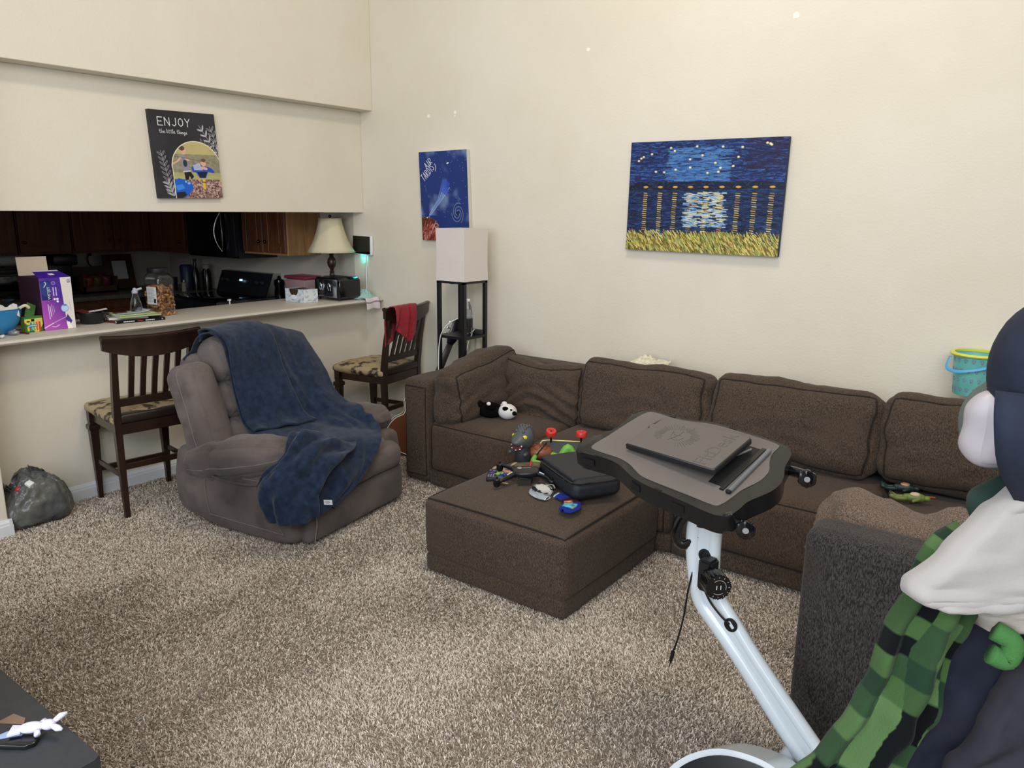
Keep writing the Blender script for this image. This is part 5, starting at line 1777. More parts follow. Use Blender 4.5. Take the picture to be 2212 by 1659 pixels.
tag(gridmesh('tissue_packet', Pg, mat('printed_0.5_0.3', attr='Col', rough=.5, spec=.3), thick=.0015, cols=im.cols()), 'white packet with a purple line hanging over the bar end above the red towel', 'packet')
# ================================================================ toys on the ottoman
def ztop(x, y):
    px, py = (x + 1.965) / .40, (y - 2.905) / .4325
    k = max(0, (1 - px * px)) * max(0, (1 - py * py))
    return .3805 + .028 * k ** .6 + .012 * k


def fig(name, label, cat, limbs, m, loc, rz=0, rot=None, extra=None, group=None):
    """small toy body: tapered limbs and a ball head fused in one mesh"""
    t = thing(name, label, cat, loc, rz, group, rot)
    bm = BM()
    for L_ in limbs:
        pts, rr = zip(*[((a, b, c), r) for a, b, c, r in L_])
        n = len(pts)
        sp = spline(pts, 4)
        rs = [rr[min(n - 1, int(i / 4))] + (rr[min(n - 1, int(i / 4) + 1)] - rr[min(n - 1, int(i / 4))]) * ((i % 4) / 4) for i in range(len(sp))]
        tube(bm, sp, rs, 10)
        for p, r in ((pts[0], rr[0]), (pts[-1], rr[-1])):
            ball(bm, p, r, 10, 8)
    obj('body', bm, m, t, smooth=180)
    return t


# grey toy dinosaur bust
zt = ztop(-2.27, 3.13)
m_gv = mat('grey_vinyl', '4c5054', .45, bump=40, bstrength=.1)
t = thing('toy_dinosaur', 'grey vinyl toy dinosaur with a big head standing at the back corner of the ottoman', 'toy dinosaur', (-2.275, 3.145, zt), R(-88))
bm = BM(); lathe(bm, [(0, 0), (.040, 0), (.044, .02), (.040, .06), (.036, .09), (0, .10)], None, 24); obj('torso', bm, mat('dark_grey_vinyl', '2c3033', .5), t)


def headfn(q, p):
    return q


bm = BM()
ball(bm, (-.008, 0, .135), (.058, .056, .064), 32, 24)
for v in bm.verts:
    d = v.co - V((-.008, 0, .135))
    if d.x > 0:
        k = math.exp(-((d.z + .012) / .026) ** 2)
        v.co.x += d.x * k * .75
        v.co.y *= 1 - .15 * k * d.x / .05
hd = obj('head', bm, m_gv, t, smooth=180)
bm = BM()
for i in range(7):
    for j in (-1, 0, 1):
        a = R(20 + i * 22)
        ball(bm, (-.012 + .054 * cos(a), j * (.022 - .001 * i), .137 + .058 * sin(a)), (.010, .009, .012), 8, 6)
obj('crest_bumps', bm, m_gv, hd, smooth=180)
for sy in (-1, 1):
    bm = BM(); ball(bm, (.036, sy * .033, .150), (.010, .015, .012), 16, 12, (0, 0, sy * .5)); e = obj('eye', bm, mat('yellow_eye', 'd9c625', .25), hd)
    bm = BM(); ball(bm, (.0445, sy * .030, .149), (.004, .006, .007), 12, 8); obj('pupil', bm, m_bg, e)
bm = BM(); lathe(bm, [(0, -.004), (.026, -.004), (.030, .006), (0, .010)], TM((.052, 0, .100), (0, R(72), 0)) @ Matrix.Diagonal((.75, 1.15, 1, 1)), 28); mo = obj('mouth', bm, mat('dark_red_mouth', '5a1a1e', .4), hd)
bm = BM()
for k in range(7):
    a = k / 7 * 2 * pi
    q = TM((.052, 0, .100), (0, R(72), 0)) @ V((.021 * cos(a), .032 * sin(a), .010))
    lathe(bm, [(.0042, 0), (.0038, .003), (0, .005)], Matrix.Translation(q), 8)
obj('teeth', bm, mat('tooth_white', 'e8e6e0', .4), mo)
for sy in (-1, 1):
    bm = BM(); tube(bm, [(.02, sy * .036, .06), (.045, sy * .046, .062)], [.010, .009], 10); ball(bm, (.05, sy * .047, .062), .010, 10, 8); obj('arm', bm, m_gv, t)
bm = BM(); tube(bm, spline([(-.03, 0, .03), (-.06, 0, .02), (-.085, 0, .012)], 4), [.02, .018, .016, .014, .012, .01, .008, .005, .003][:9], 10); obj('tail', bm, m_gv, t)

# toy turtle lying face down
zt = ztop(-2.20, 3.20)
t = thing('toy_turtle', 'toy turtle figure with a brown shell and green limbs lying beside the grey dinosaur', 'toy turtle', (-2.22, 3.225, zt + .004), R(38))
m_gr = mat('toy_green', '6fae42', .4)
bm = BM()
ball(bm, (0, 0, .045), (.072, .055, .042), 32, 20)
sh = obj('shell', bm, mat('toy_brown_shell', '7c4630', .35, col2='8c5238', nscale=20), t, smooth=180)
bm = BM()
hexes = [(0, 0), (.035, 0), (-.035, 0), (.018, .028), (-.018, .028), (.018, -.028), (-.018, -.028)]
for hx, hy in hexes:
    pts = []
    for k in range(7):
        a = k * pi / 3
        x, y = hx + .018 * cos(a), hy + .016 * sin(a)
        f = max(0, 1 - (x / .074) ** 2 - (y / .057) ** 2)
        pts.append((x, y, .045 + .0425 * math.sqrt(f) + .0005))
    tube(bm, pts, .0012, 5)
obj('shell_ridges', bm, mat('dark_brown_groove', '4c2a1c', .5), sh)
bm = BM()
tube(bm, [(.02 * cos(a) - .0 + .03 * sin(a), .058 * cos(a), .045 + .045 * sin(a)) for a in [k / 24 * pi for k in range(25)]], .0035, 8)
obj('strap', bm, m_blk, sh)
for nm, pts, rr in [('leg', [(.065, .025, .035), (.10, .035, .06), (.115, .03, .02), (.13, .035, .012)], [.020, .022, .018, .014]),
                    ('leg', [(.065, -.025, .03), (.105, -.035, .025), (.145, -.03, .075), (.185, -.035, .022), (.20, -.03, .012)], [.020, .022, .022, .018, .014]),
                    ('arm', [(-.05, .04, .03), (-.075, .06, .022), (-.10, .05, .016)], [.013, .014, .011]),
                    ('arm', [(-.03, -.05, .03), (-.04, -.08, .018), (-.01, -.10, .015)], [.013, .014, .011])]:
    bm = BM()
    sp_ = spline(pts, 5)
    n_ = len(pts)
    rs = [rr[min(n_ - 1, i // 5)] + (rr[min(n_ - 1, i // 5 + 1)] - rr[min(n_ - 1, i // 5)]) * ((i % 5) / 5) for i in range(len(sp_))]
    tube(bm, sp_, rs, 12); ball(bm, pts[-1], rr[-1], 12, 8); ball(bm, pts[0], rr[0], 12, 8)
    lg = obj(nm, bm, m_gr, t, smooth=180)
bm = BM(); ball(bm, (-.105, -.005, .026), (.028, .022, .022), 18, 12); obj('head', bm, m_gr, t, smooth=180)

# upturned toy skateboard with red wheels
bx_ = (-2.07, 3.30)
zt = ztop(-2.10, 3.22)
t = thing('toy_skateboard', 'black toy skateboard with yellow rim and red wheels leaning behind the turtle', 'toy skateboard', (-2.105, 3.285, zt), R(28))
bm = BM()
pts = [(-.13, -.032), (-.12, -.045), (-.09, -.05), (.10, -.05), (.13, -.04), (.145, -.015), (.145, .015), (.13, .04), (.10, .05), (-.09, .05), (-.12, .045), (-.13, .032)]
MB_ = TM((0, 0, .06), (R(62), 0, 0))
prism(bm, pts, -.004, .004, MB_, .002, 1); dk = obj('deck', bm, m_blk, t, smooth=30)
bm = BM(); tube(bm, [MB_ @ V((x, y, .0)) for x, y in pts], .0045, 8, closed=True); obj('rim', bm, mat('pale_yellow_rim', 'd8c878', .4), dk)
for x in (-.075, .085):
    bm = BM(); tube(bm, [MB_ @ V((x, .035, -.002)), V((x, -.02 + .035, .135))], .0055, 8); tr = obj('truck', bm, m_blk, t)
    c = V((x, .015, .150))
    q = V((.12 if x < 0 else .0, -.35 if x < 0 else -.05, 1)).to_track_quat('Z', 'Y').to_matrix().to_4x4()
    bm = BM(); lathe(bm, [(.006, .010), (.012, .010), (.014, .014), (.026, .014), (.029, .010), (.029, -.010), (.026, -.013), (0, -.013)], Matrix.Translation(c) @ q, 32, False); wh = obj('wheel', bm, mat('red_urethane', 'c4302c', .35), tr)
    bm = BM(); lathe(bm, [(0, .011), (.0065, .011), (.0065, .006), (0, .006)], Matrix.Translation(c) @ q, 12); obj('axle_nut', bm, m_bg, wh)

# loose small toys
m_bone = mat('beige_rubber', 'a08c72', .6, col2='b8a488', nscale=30)
for i, (loc, rz, lb) in enumerate([((-2.285, 2.965), R(20), 'long beige rubber claw toy at the left edge of the toy pile'), ((-2.235, 3.055), R(10), 'beige rubber claw toy lying below the grey dinosaur')]):
    t = thing('toy_claw', lb, 'toy claw', (*loc, ztop(*loc)), rz)
    bm = BM(); tube(bm, spline([(0, 0, .008), (.04, .005, .014), (.08, .0, .012), (.11, .005, .01)], 5), [.008] * 4 + [.010] * 6 + [.012] * 6, 10); obj('arm', bm, m_bone, t, smooth=180)
    for k in range(4):
        a = R(150 + 22 * k)
        bm = BM(); tube(bm, spline([(0, 0, .010), (.02 * cos(a), .02 * sin(a), .016), (.045 * cos(a), .045 * sin(a), .006)], 4), [.0055, .005, .0048, .0045, .004, .0035, .003, .002, .001], 8); obj('claw', bm, m_bone, t, smooth=180)
soft('toy_rock_base', mat('olive_brown_rubber', '4f4434', .6, col2='6a5d48', nscale=25), None, (-2.135, 3.03, ztop(-2.135, 3.03) + .014), (.17, .10, .034), r=.012, rot=(0, 0, R(40)), fn=wr(.01, 18, 2), n=14)
tag(bpy.data.objects['toy_rock_base'], 'olive brown rubber rock piece under the claw toys', 'toy')
t = thing('toy_claw', 'red toy claw with an orange tip lying beside the black case', 'toy claw', (-2.115, 2.985, ztop(-2.115, 2.985) + .02), R(-60))
bm = BM(); tube(bm, spline([(-.06, 0, .02), (-.03, .0, .015), (0, 0, .012)], 5), [.006] * 11, 8); prism(bm, [(0, -.02), (.03, -.026), (.05, -.008), (.03, .0), (.03, .012), (.0, .014)], .0, .014, None, .004); obj('blade', bm, mat('toy_red', 'b5352f', .4), t)
bm = BM(); ball(bm, (.052, .0, .012), (.018, .010, .010), 12, 8); obj('tip', bm, mat('toy_orange', 'd08850', .4), t)
bm = BM(); tube(bm, spline([(-2.105, 2.965, .0), (-2.07, 2.985, 0), (-2.03, 3.0, 0)], 4), .004, 8)
for v in bm.verts:
    v.co.z += ztop(-2.07, 2.98) + .006
tag(obj('toy_stick', bm, m_bone), 'thin beige stick pointing from the red claw to the black case', 'toy stick')
greens = [('teal_green_toy', '3fae8e', (-2.262, 2.905), 'small teal green toy figure beside the remote control'), ('lime_toy', '8fb04a', (-2.225, 2.875), 'tiny lime green toy figure behind the blue one'),
          ('royal_blue_toy', '27409a', (-2.175, 2.865), 'bright blue plastic toy figure in the middle of the small toys'), ('blue_toy', '24357c', (-2.155, 2.905), 'dark blue toy figure just behind the drone body'), ('peach_toy', 'c88f7c', (-2.20, 2.915), 'small peach coloured toy piece among the blue figures'),
          ('grey_blue_toy', '3a4660', (-2.175, 2.815), 'grey blue toy pod beside the remote control')]
rg2 = random.Random(6)
for k, (mn, c, (x, y), lb) in enumerate(greens):
    a = rg2.uniform(0, 6)
    f_ = .8
    if mn == 'grey_blue_toy':
        bm = BM(); ball(bm, (x, y, ztop(x, y) + .012), (.032, .014, .013), 16, 10, (0, 0, .4)); tag(obj('toy_pod', bm, mat(mn, c, .35), smooth=180), lb, 'toy pod')
        continue
    fig('toy_figure', lb, 'toy figure', [[(-.012 * f_, 0, .010, .009), (.012 * f_, 0, .012, .010)], [(.014, .008, .012, .006), (.03, .018, .008, .004)], [(.014, -.008, .012, .006), (.03, -.014, .014, .004)],
         [(-.01, .008, .01, .005), (-.022, .024, .006, .004)], [(-.01, -.008, .01, .005), (-.02, -.026, .008, .004)], [(-.022, 0, .014, .008), (-.026, 0, .014, .008)]], mat(mn, c, .4), (x, y, ztop(x, y)), a)

# remote control
t = thing('remote_control', 'black streaming remote control with a purple direction pad on the ottoman', 'remote control', (-2.245, 2.842, ztop(-2.245, 2.842) + .0), R(-58), rot=(0, R(0), R(-58)))
bm = BM(); prism(bm, [(x, y) for x, y in ((-.07, -.019), (-.062, -.021), (.062, -.021), (.07, -.016), (.07, .016), (.062, .021), (-.062, .021), (-.07, .019))], .0, .020, None, .005, 3); obj('body', bm, mat('black_plastic'), t, smooth=45)
bm = BM(); box(bm, (-.012, 0, .0205), (.030, .009, .003), bev=.001); box(bm, (-.012, 0, .0206), (.009, .028, .003), bev=.001); obj('direction_pad', bm, mat('purple_button', '4a3a9a', .5), t)
for k in range(9):
    bm = BM(); box(bm, (.018 + (k // 3) * .014, (k % 3 - 1) * .012, .0205), (.007, .008, .002), bev=.0008); obj('button', bm, mat('grey_button', '7c8290' if k % 2 else '7c8290', .5), t)
for k in range(4):
    bm = BM(); box(bm, (-.040 - (k // 2) * .012, (k % 2 - .5) * .018, .0205), (.006, .013, .002), bev=.0008); obj('shortcut_button', bm, mat(['purple_button', 'grey_button', 'grey_button', 'purple_button'][k]), t)

# drone
m_dr = mat('black_drone_plastic', '141518', .35)
t = thing('toy_drone', 'black folding toy drone with grey light strips in front of the black case', 'drone', (-2.06, 2.865, ztop(-2.06, 2.865)), R(-35))
t.rotation_euler = (R(4), R(0), R(38))
bm = BM(); prism(bm, [(-.055, -.03), (-.02, -.045), (.03, -.045), (.065, -.03), (.075, 0), (.06, .05), (-.04, .05), (-.065, .02)], .035, .062, None, .008, 3); bd = obj('body', bm, m_dr, t, smooth=45)
for (p0, p1, p2) in [((-.05, -.025, .05), (-.10, -.075, .045), (-.135, -.085, .035)), ((.06, -.03, .05), (.105, -.06, .045), (.125, -.09, .03)), ((-.05, .03, .05), (-.10, .06, .055), (-.12, .065, .05)), ((.06, .03, .05), (.10, .06, .05), (.12, .07, .045))]:
    bm = BM(); tube(bm, spline([p0, p1, p2], 5), [.013, .0125, .012, .0115, .011, .0105, .010, .0105, .011, .012, .012], 10, flat=(.7, 1.2)); ar = obj('arm', bm, m_dr, t, smooth=180)
    bm = BM(); lathe(bm, [(.013, -.022), (.017, -.012), (.017, .014), (.012, .018), (0, .019)], TM(p2), 16); obj('motor', bm, m_dr, ar)
    bm = BM(); lathe(bm, [(0, .019), (.005, .019), (.005, .028), (0, .029)], TM(p2), 10); obj('spindle', bm, m_dr, ar)
for (a, b) in (((-.062, -.038), (-.085, -.060)), ((.068, -.036), (.090, -.052))):
    bm = BM(); tube(bm, [(a[0], a[1], .0645), (b[0], b[1], .060)], .003, 6); obj('light_strip', bm, mat('pale_light_strip', 'b9cdd0', .3), bd)
bm = BM(); lathe(bm, [(.010, 0), (.012, 0), (.012, .001), (.010, .001)], TM((-.025, .02, .062)), 20); tube(bm, [(-.01, .022, .0625), (.03, .024, .0625)], .0012, 5); obj('printed_mark', bm, mat('grey_ring', '8d8d90', .4), bd)
bm = BM(); bx(bm, -.03, .035, -.035, .03, .0, .036, .008); cp = obj('battery_pod', bm, m_dr, t)
bm = BM(); tube(bm, [(-.035, -.062, .001), (.030, -.062, .001), (.030, -.06, .034), (-.035, -.06, .034)], .002, 6, closed=True); obj('landing_frame', bm, m_dr, t)
bm = BM(); bx(bm, -.033, .028, -.061, -.060, .003, .033); obj('pod_door', bm, mat('olive_smoke', '33302a', .4), t, smooth=0)
for k, (dx, dy, rz) in enumerate(((-.178, -.115, -.5), (-.150, -.105, .3))):
    p = t.matrix_basis @ V((0, 0, 0))
t2 = thing('propeller_blade', 'cream plastic propeller blade lying between the remote and the drone', 'propeller', (-2.13, 2.765, ztop(-2.13, 2.765)), R(-25))
bm = BM(); prism(bm, [(-.045, -.008), (-.04, -.014), (.0, -.010), (.0, .008), (-.04, .006)], .006, .010, TM((0, 0, 0), (.5, 0, 0))); prism(bm, [(0, -.016), (.038, -.012), (.042, -.004), (.038, .010), (0, .010)], .006, .010, TM((0, 0, .004), (-.4, -.1, .5))); obj('blade', bm, mat('cream_plastic', 'd9c98c', .4), t2, smooth=20)

# black soft case
zt = ztop(-1.86, 3.0) + .004
t = thing('soft_case', 'black zipped soft lunch case on the ottoman beside the desk', 'case', (-1.822, 2.975, zt), R(-35))
t.rotation_euler = (0, 0, R(-31))


def casefn(q, p):
    sl = -.018 * (p[0] + 1) * (0.5 + .5 * p[2]) * 0
    return q + V((0, 0, sl)) + q.normalized() * fbm(q, 7) * .004


m_ny = mat('black_nylon', '191b20', .6, col2='22252c', nscale=40, bump=600, bstrength=.3)
soft('body', m_ny, t, (0, 0, .047), (.40, .25, .09), r=.035, puff=(.004, .004, .006), fn=casefn, n=22)
ld_ = soft('lid', mat('black_nylon_lid', '2b2b30', .65, bump=600, bstrength=.3), t, (-.02, .0, .093), (.36, .23, .018), r=.03, puff=(0, 0, .006), fn=casefn, n=16)
b2 = BM(); S = Soft((0, 0, .052), (.405, .275, .10), .035, (0, 0, .0), None, None)
path = []
for k in range(60):
    a = k / 60 * 2 * pi
    c_, s_ = cos(a), sin(a)
    path.append(((.168 * (abs(c_) ** .35) * (1 if c_ > 0 else -1)) + .165 * 0 + .03 * (1 if c_ > 0 else -1), .118 * (abs(s_) ** .35) * (1 if s_ > 0 else -1) + .015 * (1 if s_ > 0 else -1) * .8, .084))
tube(b2, path, .004, 8, closed=True); obj('zip', b2, m_bg, ld_)

# socks
def sock(name, label, loc, rz, im, sc=1):
    P = []
    ni, nj = 40, 18
    cl = [V(p) for p in ((0, 0), (.03, .004), (.06, .0), (.085, -.012), (.105, -.035), (.115, -.065), (.118, -.09))]
    cl = [V((p.x, p.y, 0)) for p in cl]
    wd_ = [.022, .026, .028, .032, .033, .030, .024]
    cols = []
    for i in range(ni):
        s = i / (ni - 1) * 6
        k = min(5, int(s)); f = s - k
        c = crow(cl, s)
        tg = (crow(cl, min(6, s + .05)) - crow(cl, max(0, s - .05))).normalized()
        nrm = V((-tg.y, tg.x, 0))
        hw_ = (wd_[k] + (wd_[k + 1] - wd_[k]) * f)
        e = max(0, (i / (ni - 1) - .9) / .1)
        hw_ *= math.sqrt(max(.03, 1 - e * e))
        row = []
        for j in range(nj * 2):
            a = j / (nj * 2 - 1) * 2 * pi
            h = .0075 + .004 * fbm((i * .2, cos(a), sc), 1.2)
            p = c + nrm * cos(a) * hw_ + V((0, 0, .009 + h * sin(a) * (1.2 if sin(a) > 0 else .6)))
            row.append(p * 1.0)
            cols.append(list(im.at(i / (ni - 1), .5 - cos(a) * .5)) + [1])
        P.append(row)
    o = gridmesh(name, P, mat('knit_cotton', attr='Col', rough=.9, bump=500, bstrength=.4, spec=.1), cols=cols)
    o.location = (*loc, ztop(*loc) + .001)
    o.rotation_euler = (0, 0, rz)
    tag(o, label, 'sock')
    return o


im = Im(40, 20, 1, 1, '8a929c'); im.mix(im.vn(6, 3, 2) * .7, 'b8bec4'); im.rect(0, .06, 0, 1, 'd4d8da')
s1 = sock('sock', 'grey ankle sock lying in front of the drone', (-1.835, 2.735), R(172), im)
im = Im(80, 40, 1, 1, '1f2f86')
im.rect(0, .05, 0, 1, '9cc4de'); im.rect(.28, .52, .1, 1, '3a1a1c'); im.rect(.42, .62, .45, .92, 'b07a5a'); im.rect(.50, .53, .5, .9, '6a3a30'); im.rect(.46, .50, .6, .72, 'e8d0a0'); im.rect(.58, .80, .2, .95, '56b4cf'); im.rect(.66, .72, .3, .5, '2f7f90'); im.rect(.70, .80, .2, .32, 'b07a5a')
s2 = sock('sock', 'blue ankle sock with brown and light blue blocks at the front of the toys', (-1.825, 2.795), R(-14), im, 3)
s2.scale = (1.35, 1.25, 1)
bm = BM()
for k in range(5):
    tube(bm, [(-1.93 + .012 * k, 2.80 - .004 * k, .428), (-1.925 + .012 * k, 2.775 - .004 * k, .430)], .0035, 6)
o = soft('sock_cuff', mat('zebra_knit', '1c1c1e', .9, col2='b8b4ac', nscale=38, nstretch=(.3, 1, 1), ramp=(.48, .52)), None, (-1.905, 2.80, ztop(-1.905, 2.80) + .018), (.10, .07, .035), r=.015, puff=(0, 0, .004), rot=(0, 0, R(20)), fn=wr(.012, 16, 1), n=14)
tag(o, 'black and white striped sock bunched under the drone', 'sock')
bm.free()

# ================================================================ plush panda on the sofa
t = thing('plush_panda', 'black and white plush panda lying on its side on the left sofa seat', 'plush toy', (-2.765, 3.57, .466), R(20))
m_pb = mat('black_plush', '0a0a0b', .95, bump=250, bstrength=.5, spec=.1); m_pw = mat('white_plush', 'd9d6d6', .95, bump=250, bstrength=.6)
bm = BM(); ball(bm, (-.06, 0, .045), (.085, .055, .048), 28, 18); obj('body', bm, m_pb, t, smooth=180)
bm = BM(); ball(bm, (.055, -.005, .046), (.058, .052, .047), 28, 18); hd = obj('head', bm, m_pw, t, smooth=180)
for (x, y, z) in ((.055, -.044, .072), (.100, -.028, .045)):
    bm = BM(); ball(bm, (x, y, z), (.021, .012, .014), 14, 10, (0, .3, .5)); obj('eye_patch', bm, m_pb, hd, smooth=180)
bm = BM(); ball(bm, (.088, -.040, .068), (.008, .006, .006), 10, 8); obj('nose', bm, m_bg, hd)
for (x, y, z) in ((.035, -.005, .092), (.015, .035, .070)):
    bm = BM(); ball(bm, (x, y, z), (.018, .012, .016), 14, 10); obj('ear', bm, m_pw, hd, smooth=180)
for (p0, p1) in (((-.11, -.02, .07), (-.145, -.02, .10)), ((-.03, -.03, .075), (-.045, -.055, .090))):
    bm = BM(); tube(bm, [p0, p1], [.026, .022], 14); ball(bm, p1, .024, 14, 10); lm = obj('paw', bm, m_pb, t, smooth=180)
    bm = BM(); q = V(p1) + V((.002, -.016, .012)); ball(bm, q, (.014, .010, .012), 12, 8); obj('paw_pad', bm, m_pw, lm, smooth=180)
bm = BM(); box(bm, (-.165, -.01, .055), (.035, .003, .022), (0, .2, .2)); obj('care_tag', bm, mat('white_satin', 'dddddf', .5), t, smooth=0)

# toy figures on the right sofa seat
for k, (loc, rz, c1, c2_, lb) in enumerate([((-.555, 3.745, .461), R(20), '1d3230', 'b8906a', 'dark green armoured toy figure lying on the right sofa seat, nearer the back cushion'), ((-.495, 3.63, .461), R(18), '6a7a3a', 'c9b49a', 'olive green toy figure lying on the right sofa seat, nearer the front')]):
    t = fig('toy_figure', lb, 'toy figure', [[(-.03, 0, .018, .016), (.02, 0, .020, .021), (.03, 0, .02, .018)], [(-.035, .012, .015, .010), (-.065, .016, .012, .009), (-.085, .02, .02, .010)], [(-.035, -.012, .015, .010), (-.07, -.014, .014, .009), (-.09, -.014, .022, .010)],
             [(.02, .02, .02, .008), (.0, .036, .012, .007)], [(.02, -.02, .02, .008), (-.005, -.034, .014, .007)], [(.045, 0, .02, .012), (.055, 0, .02, .013)]], mat('toy_col_' + c1, c1, .45), loc, rz)
    bm = BM(); ball(bm, (.005, 0, .034), (.022, .018, .010), 14, 8); obj('chest_piece', bm, mat('toy_col_' + c2_, c2_, .5), t)
    bm = BM(); box(bm, (-.092, .0, .022), (.014, .036, .028), bev=.005); obj('boots', bm, mat('toy_boot_%d' % k, ['24302e', '4a4a2c'][k], .5), t)
    bm = BM(); tube(bm, [(.06, .0, .03), (.085, .006, .028)], .003, 6); obj('hair_spike' if k == 0 else 'hat_brim', bm, mat('toy_tip_%d' % k, ['6a2f28', 'b8483a'][k], .5), t)

# white cloth on the sofa back
Pg = []
for i in range(26):
    row = []
    for j in range(18):
        f, g = i / 25, j / 17
        row.append(V((-2.09 + .185 * f + .01 * sin(g * 5), 4.10 - .16 * g + .01 * sin(f * 9), .853 - .030 * g * g + abs(fbm((f * 2.5, g * 2.5, 4), 2.2, 3)) * .022 + .006 * sin(f * 11) * g - .018 * f)))
    Pg.append(row)
tag(gridmesh('cloth_mask', Pg, mat('cream_cotton', 'dcd8c8', .9, col2='c4bfa4', nscale=30, bump=200, bstrength=.3), thick=.003), 'crumpled cream cloth lying on top of the middle sofa cushion', 'cloth')

# toy bucket on the sofa back
t = thing('toy_bucket', 'teal toy bucket with yellow rim and blue handle on the sofa back by the wall', 'bucket', (-.375, 4.08, .885))
bm = BM(); lathe(bm, [(0, 0), (.078, 0), (.080, .005), (.096, .19), (.0975, .19), (.094, .186), (.078, .01), (0, .008)], None, 40, False); obj('pail', bm, mat('teal_plastic', '66b3aa', .35, col2='74beb4', nscale=9), t)
bm = BM(); lathe(bm, [(.093, .186), (.108, .184), (.112, .190), (.108, .197), (.092, .197), (.092, .186)], None, 40, False); obj('rim', bm, mat('yellow_green_plastic', 'cfd44c', .35), t)
bm = BM(); tube(bm, spline([(-.104, -.02, .17), (-.108, -.06, .125), (-.06, -.115, .118), (.03, -.118, .140), (.085, -.085, .165), (.105, -.02, .188)], 7), .0055, 8, flat=(.6, 1.5)); obj('handle', bm, mat('sky_blue_plastic', '4f9fcf', .35), t)
bm = BM()
for r_, z in enumerate((.03, .075, .12, .165)):
    for k in range(9):
        a = R(-160 + k * 20 + (r_ % 2) * 10)
        rr_ = .0795 + .0172 * (z / .19)
        c = V((rr_ * cos(a), rr_ * sin(a), z))
        rt_ = V((-sin(a), cos(a), 0))
        for dx, dz, q in ((0, -.004, .006), (-.006, .004, .0028), (-.002, .007, .0028), (.003, .007, .0028), (.007, .003, .0028)):
            ball(bm, c + rt_ * dx + V((0, 0, dz)), (q * .8, q * .8, q), 8, 6)
for v in bm.verts:
    rad = math.hypot(v.co.x, v.co.y)
    tgt = .0795 + .0172 * (v.co.z / .19) + .0012
    v.co.x *= tgt / rad if rad > tgt else 1
    v.co.y *= tgt / rad if rad > tgt else 1
obj('paw_prints', bm, mat('lavender_print', '7f88a8', .5), t, smooth=180)
# ================================================================ trash bag
m_bag = mat('grey_bag_film', '4c4e53', .28, col2='66675f', nscale=4, bump=25, bstrength=.6, bdist=.006, spec=.6)
t = thing('trash_bag', 'dark grey tied plastic bag of rubbish on the carpet against the left wall', 'bag', (-4.450, 1.605, .004))


def bagfn(q, p):
    z01 = (p[2] + 1) / 2
    k = 1 - .45 * z01 ** 2.2
    q = V((q.x * k, q.y * k * (1 - .0), q.z))
    cr = (1 - abs(fbm((q.x * 2, q.y * 2, q.z * 1.0 + 5), 9, 4)) * 3) * .008
    return q + q.normalized() * (fbm(q, 7, 4) * .022 + cr)


bg = soft('sack', m_bag, t, (0, 0, .14), (.225, .32, .28), r=.09, puff=(.01, .015, 0), fn=bagfn, n=34)
for (y0, z0, w_, h_, an) in ((-.105, .195, .10, .055, -.9), (-.02, .235, .20, .085, .25)):
    P = []
    for i in range(16):
        row = []
        for j in range(14):
            f, g = i / 15, j / 13 * 2 - 1
            wv = w_ / 2 * (1 - .5 * f ** 2) * (1 - .2 * sin(f * 6))
            row.append(V((-.01 + .028 * sin(g * 6 + f * 3) * (1 - f * .4), y0 + g * wv + an * f * h_ * .6, z0 + f * h_ - .03 * g * g + .01 * fbm((f * 3, g * 3, y0), 2))))
        P.append(row)
    gridmesh('tied_handle', P, m_bag, bg, thick=.0012, smooth=60)
bm = BM(); box(bm, (.062, -.035, .238), (.035, .035, .028), (.3, .4, .5), bev=.004); obj('white_tub', bm, mat('white_cap', 'e8e8ea', .4), t)
bm = BM(); ball(bm, (.038, -.080, .220), (.018, .02, .014), 12, 8); obj('red_wrapper', bm, mat('toy_red', 'b5352f', .4), t)

# ================================================================ pictures
# pictures hang flat on the walls; u to the right, v down
def panel(name, label, cat, O, U, Vv, th, im, side_m, rough=.5, bump=0):
    O, U, Vv = V(O), V(U), V(Vv)
    n = U.cross(Vv).normalized()
    n = -n
    c = O + U / 2 + Vv / 2
    t = thing(name, label, cat, c)
    bm = BM()
    f_ = [O, O + U, O + U + Vv, O + Vv]
    a = [bm.verts.new(p - c) for p in f_]
    b = [bm.verts.new(p - c - n * th) for p in f_]
    bm.faces.new(a); bm.faces.new(b[::-1])
    for i in range(4):
        bm.faces.new((a[i], a[(i + 1) % 4], b[(i + 1) % 4], b[i]))
    obj('stretcher_frame', bm, side_m, t, smooth=0)
    print_face('painted_face', im, O - c + n * .0012, U, Vv, t, rough, bump)
    return t


def noisy_dashes(im, n, region, ln, wd, cols, ang, jit, seed, al=.9):
    rq = random.Random(seed)
    for k in range(n):
        x, y = rq.uniform(*region[:2]), rq.uniform(*region[2:])
        a = ang + rq.gauss(0, jit)
        L_ = ln * rq.uniform(.5, 1.4)
        im.line([(x - L_ / 2 * cos(a), y - L_ / 2 * sin(a)), (x + L_ / 2 * cos(a), y + L_ / 2 * sin(a))], wd, rq.choice(cols), al)


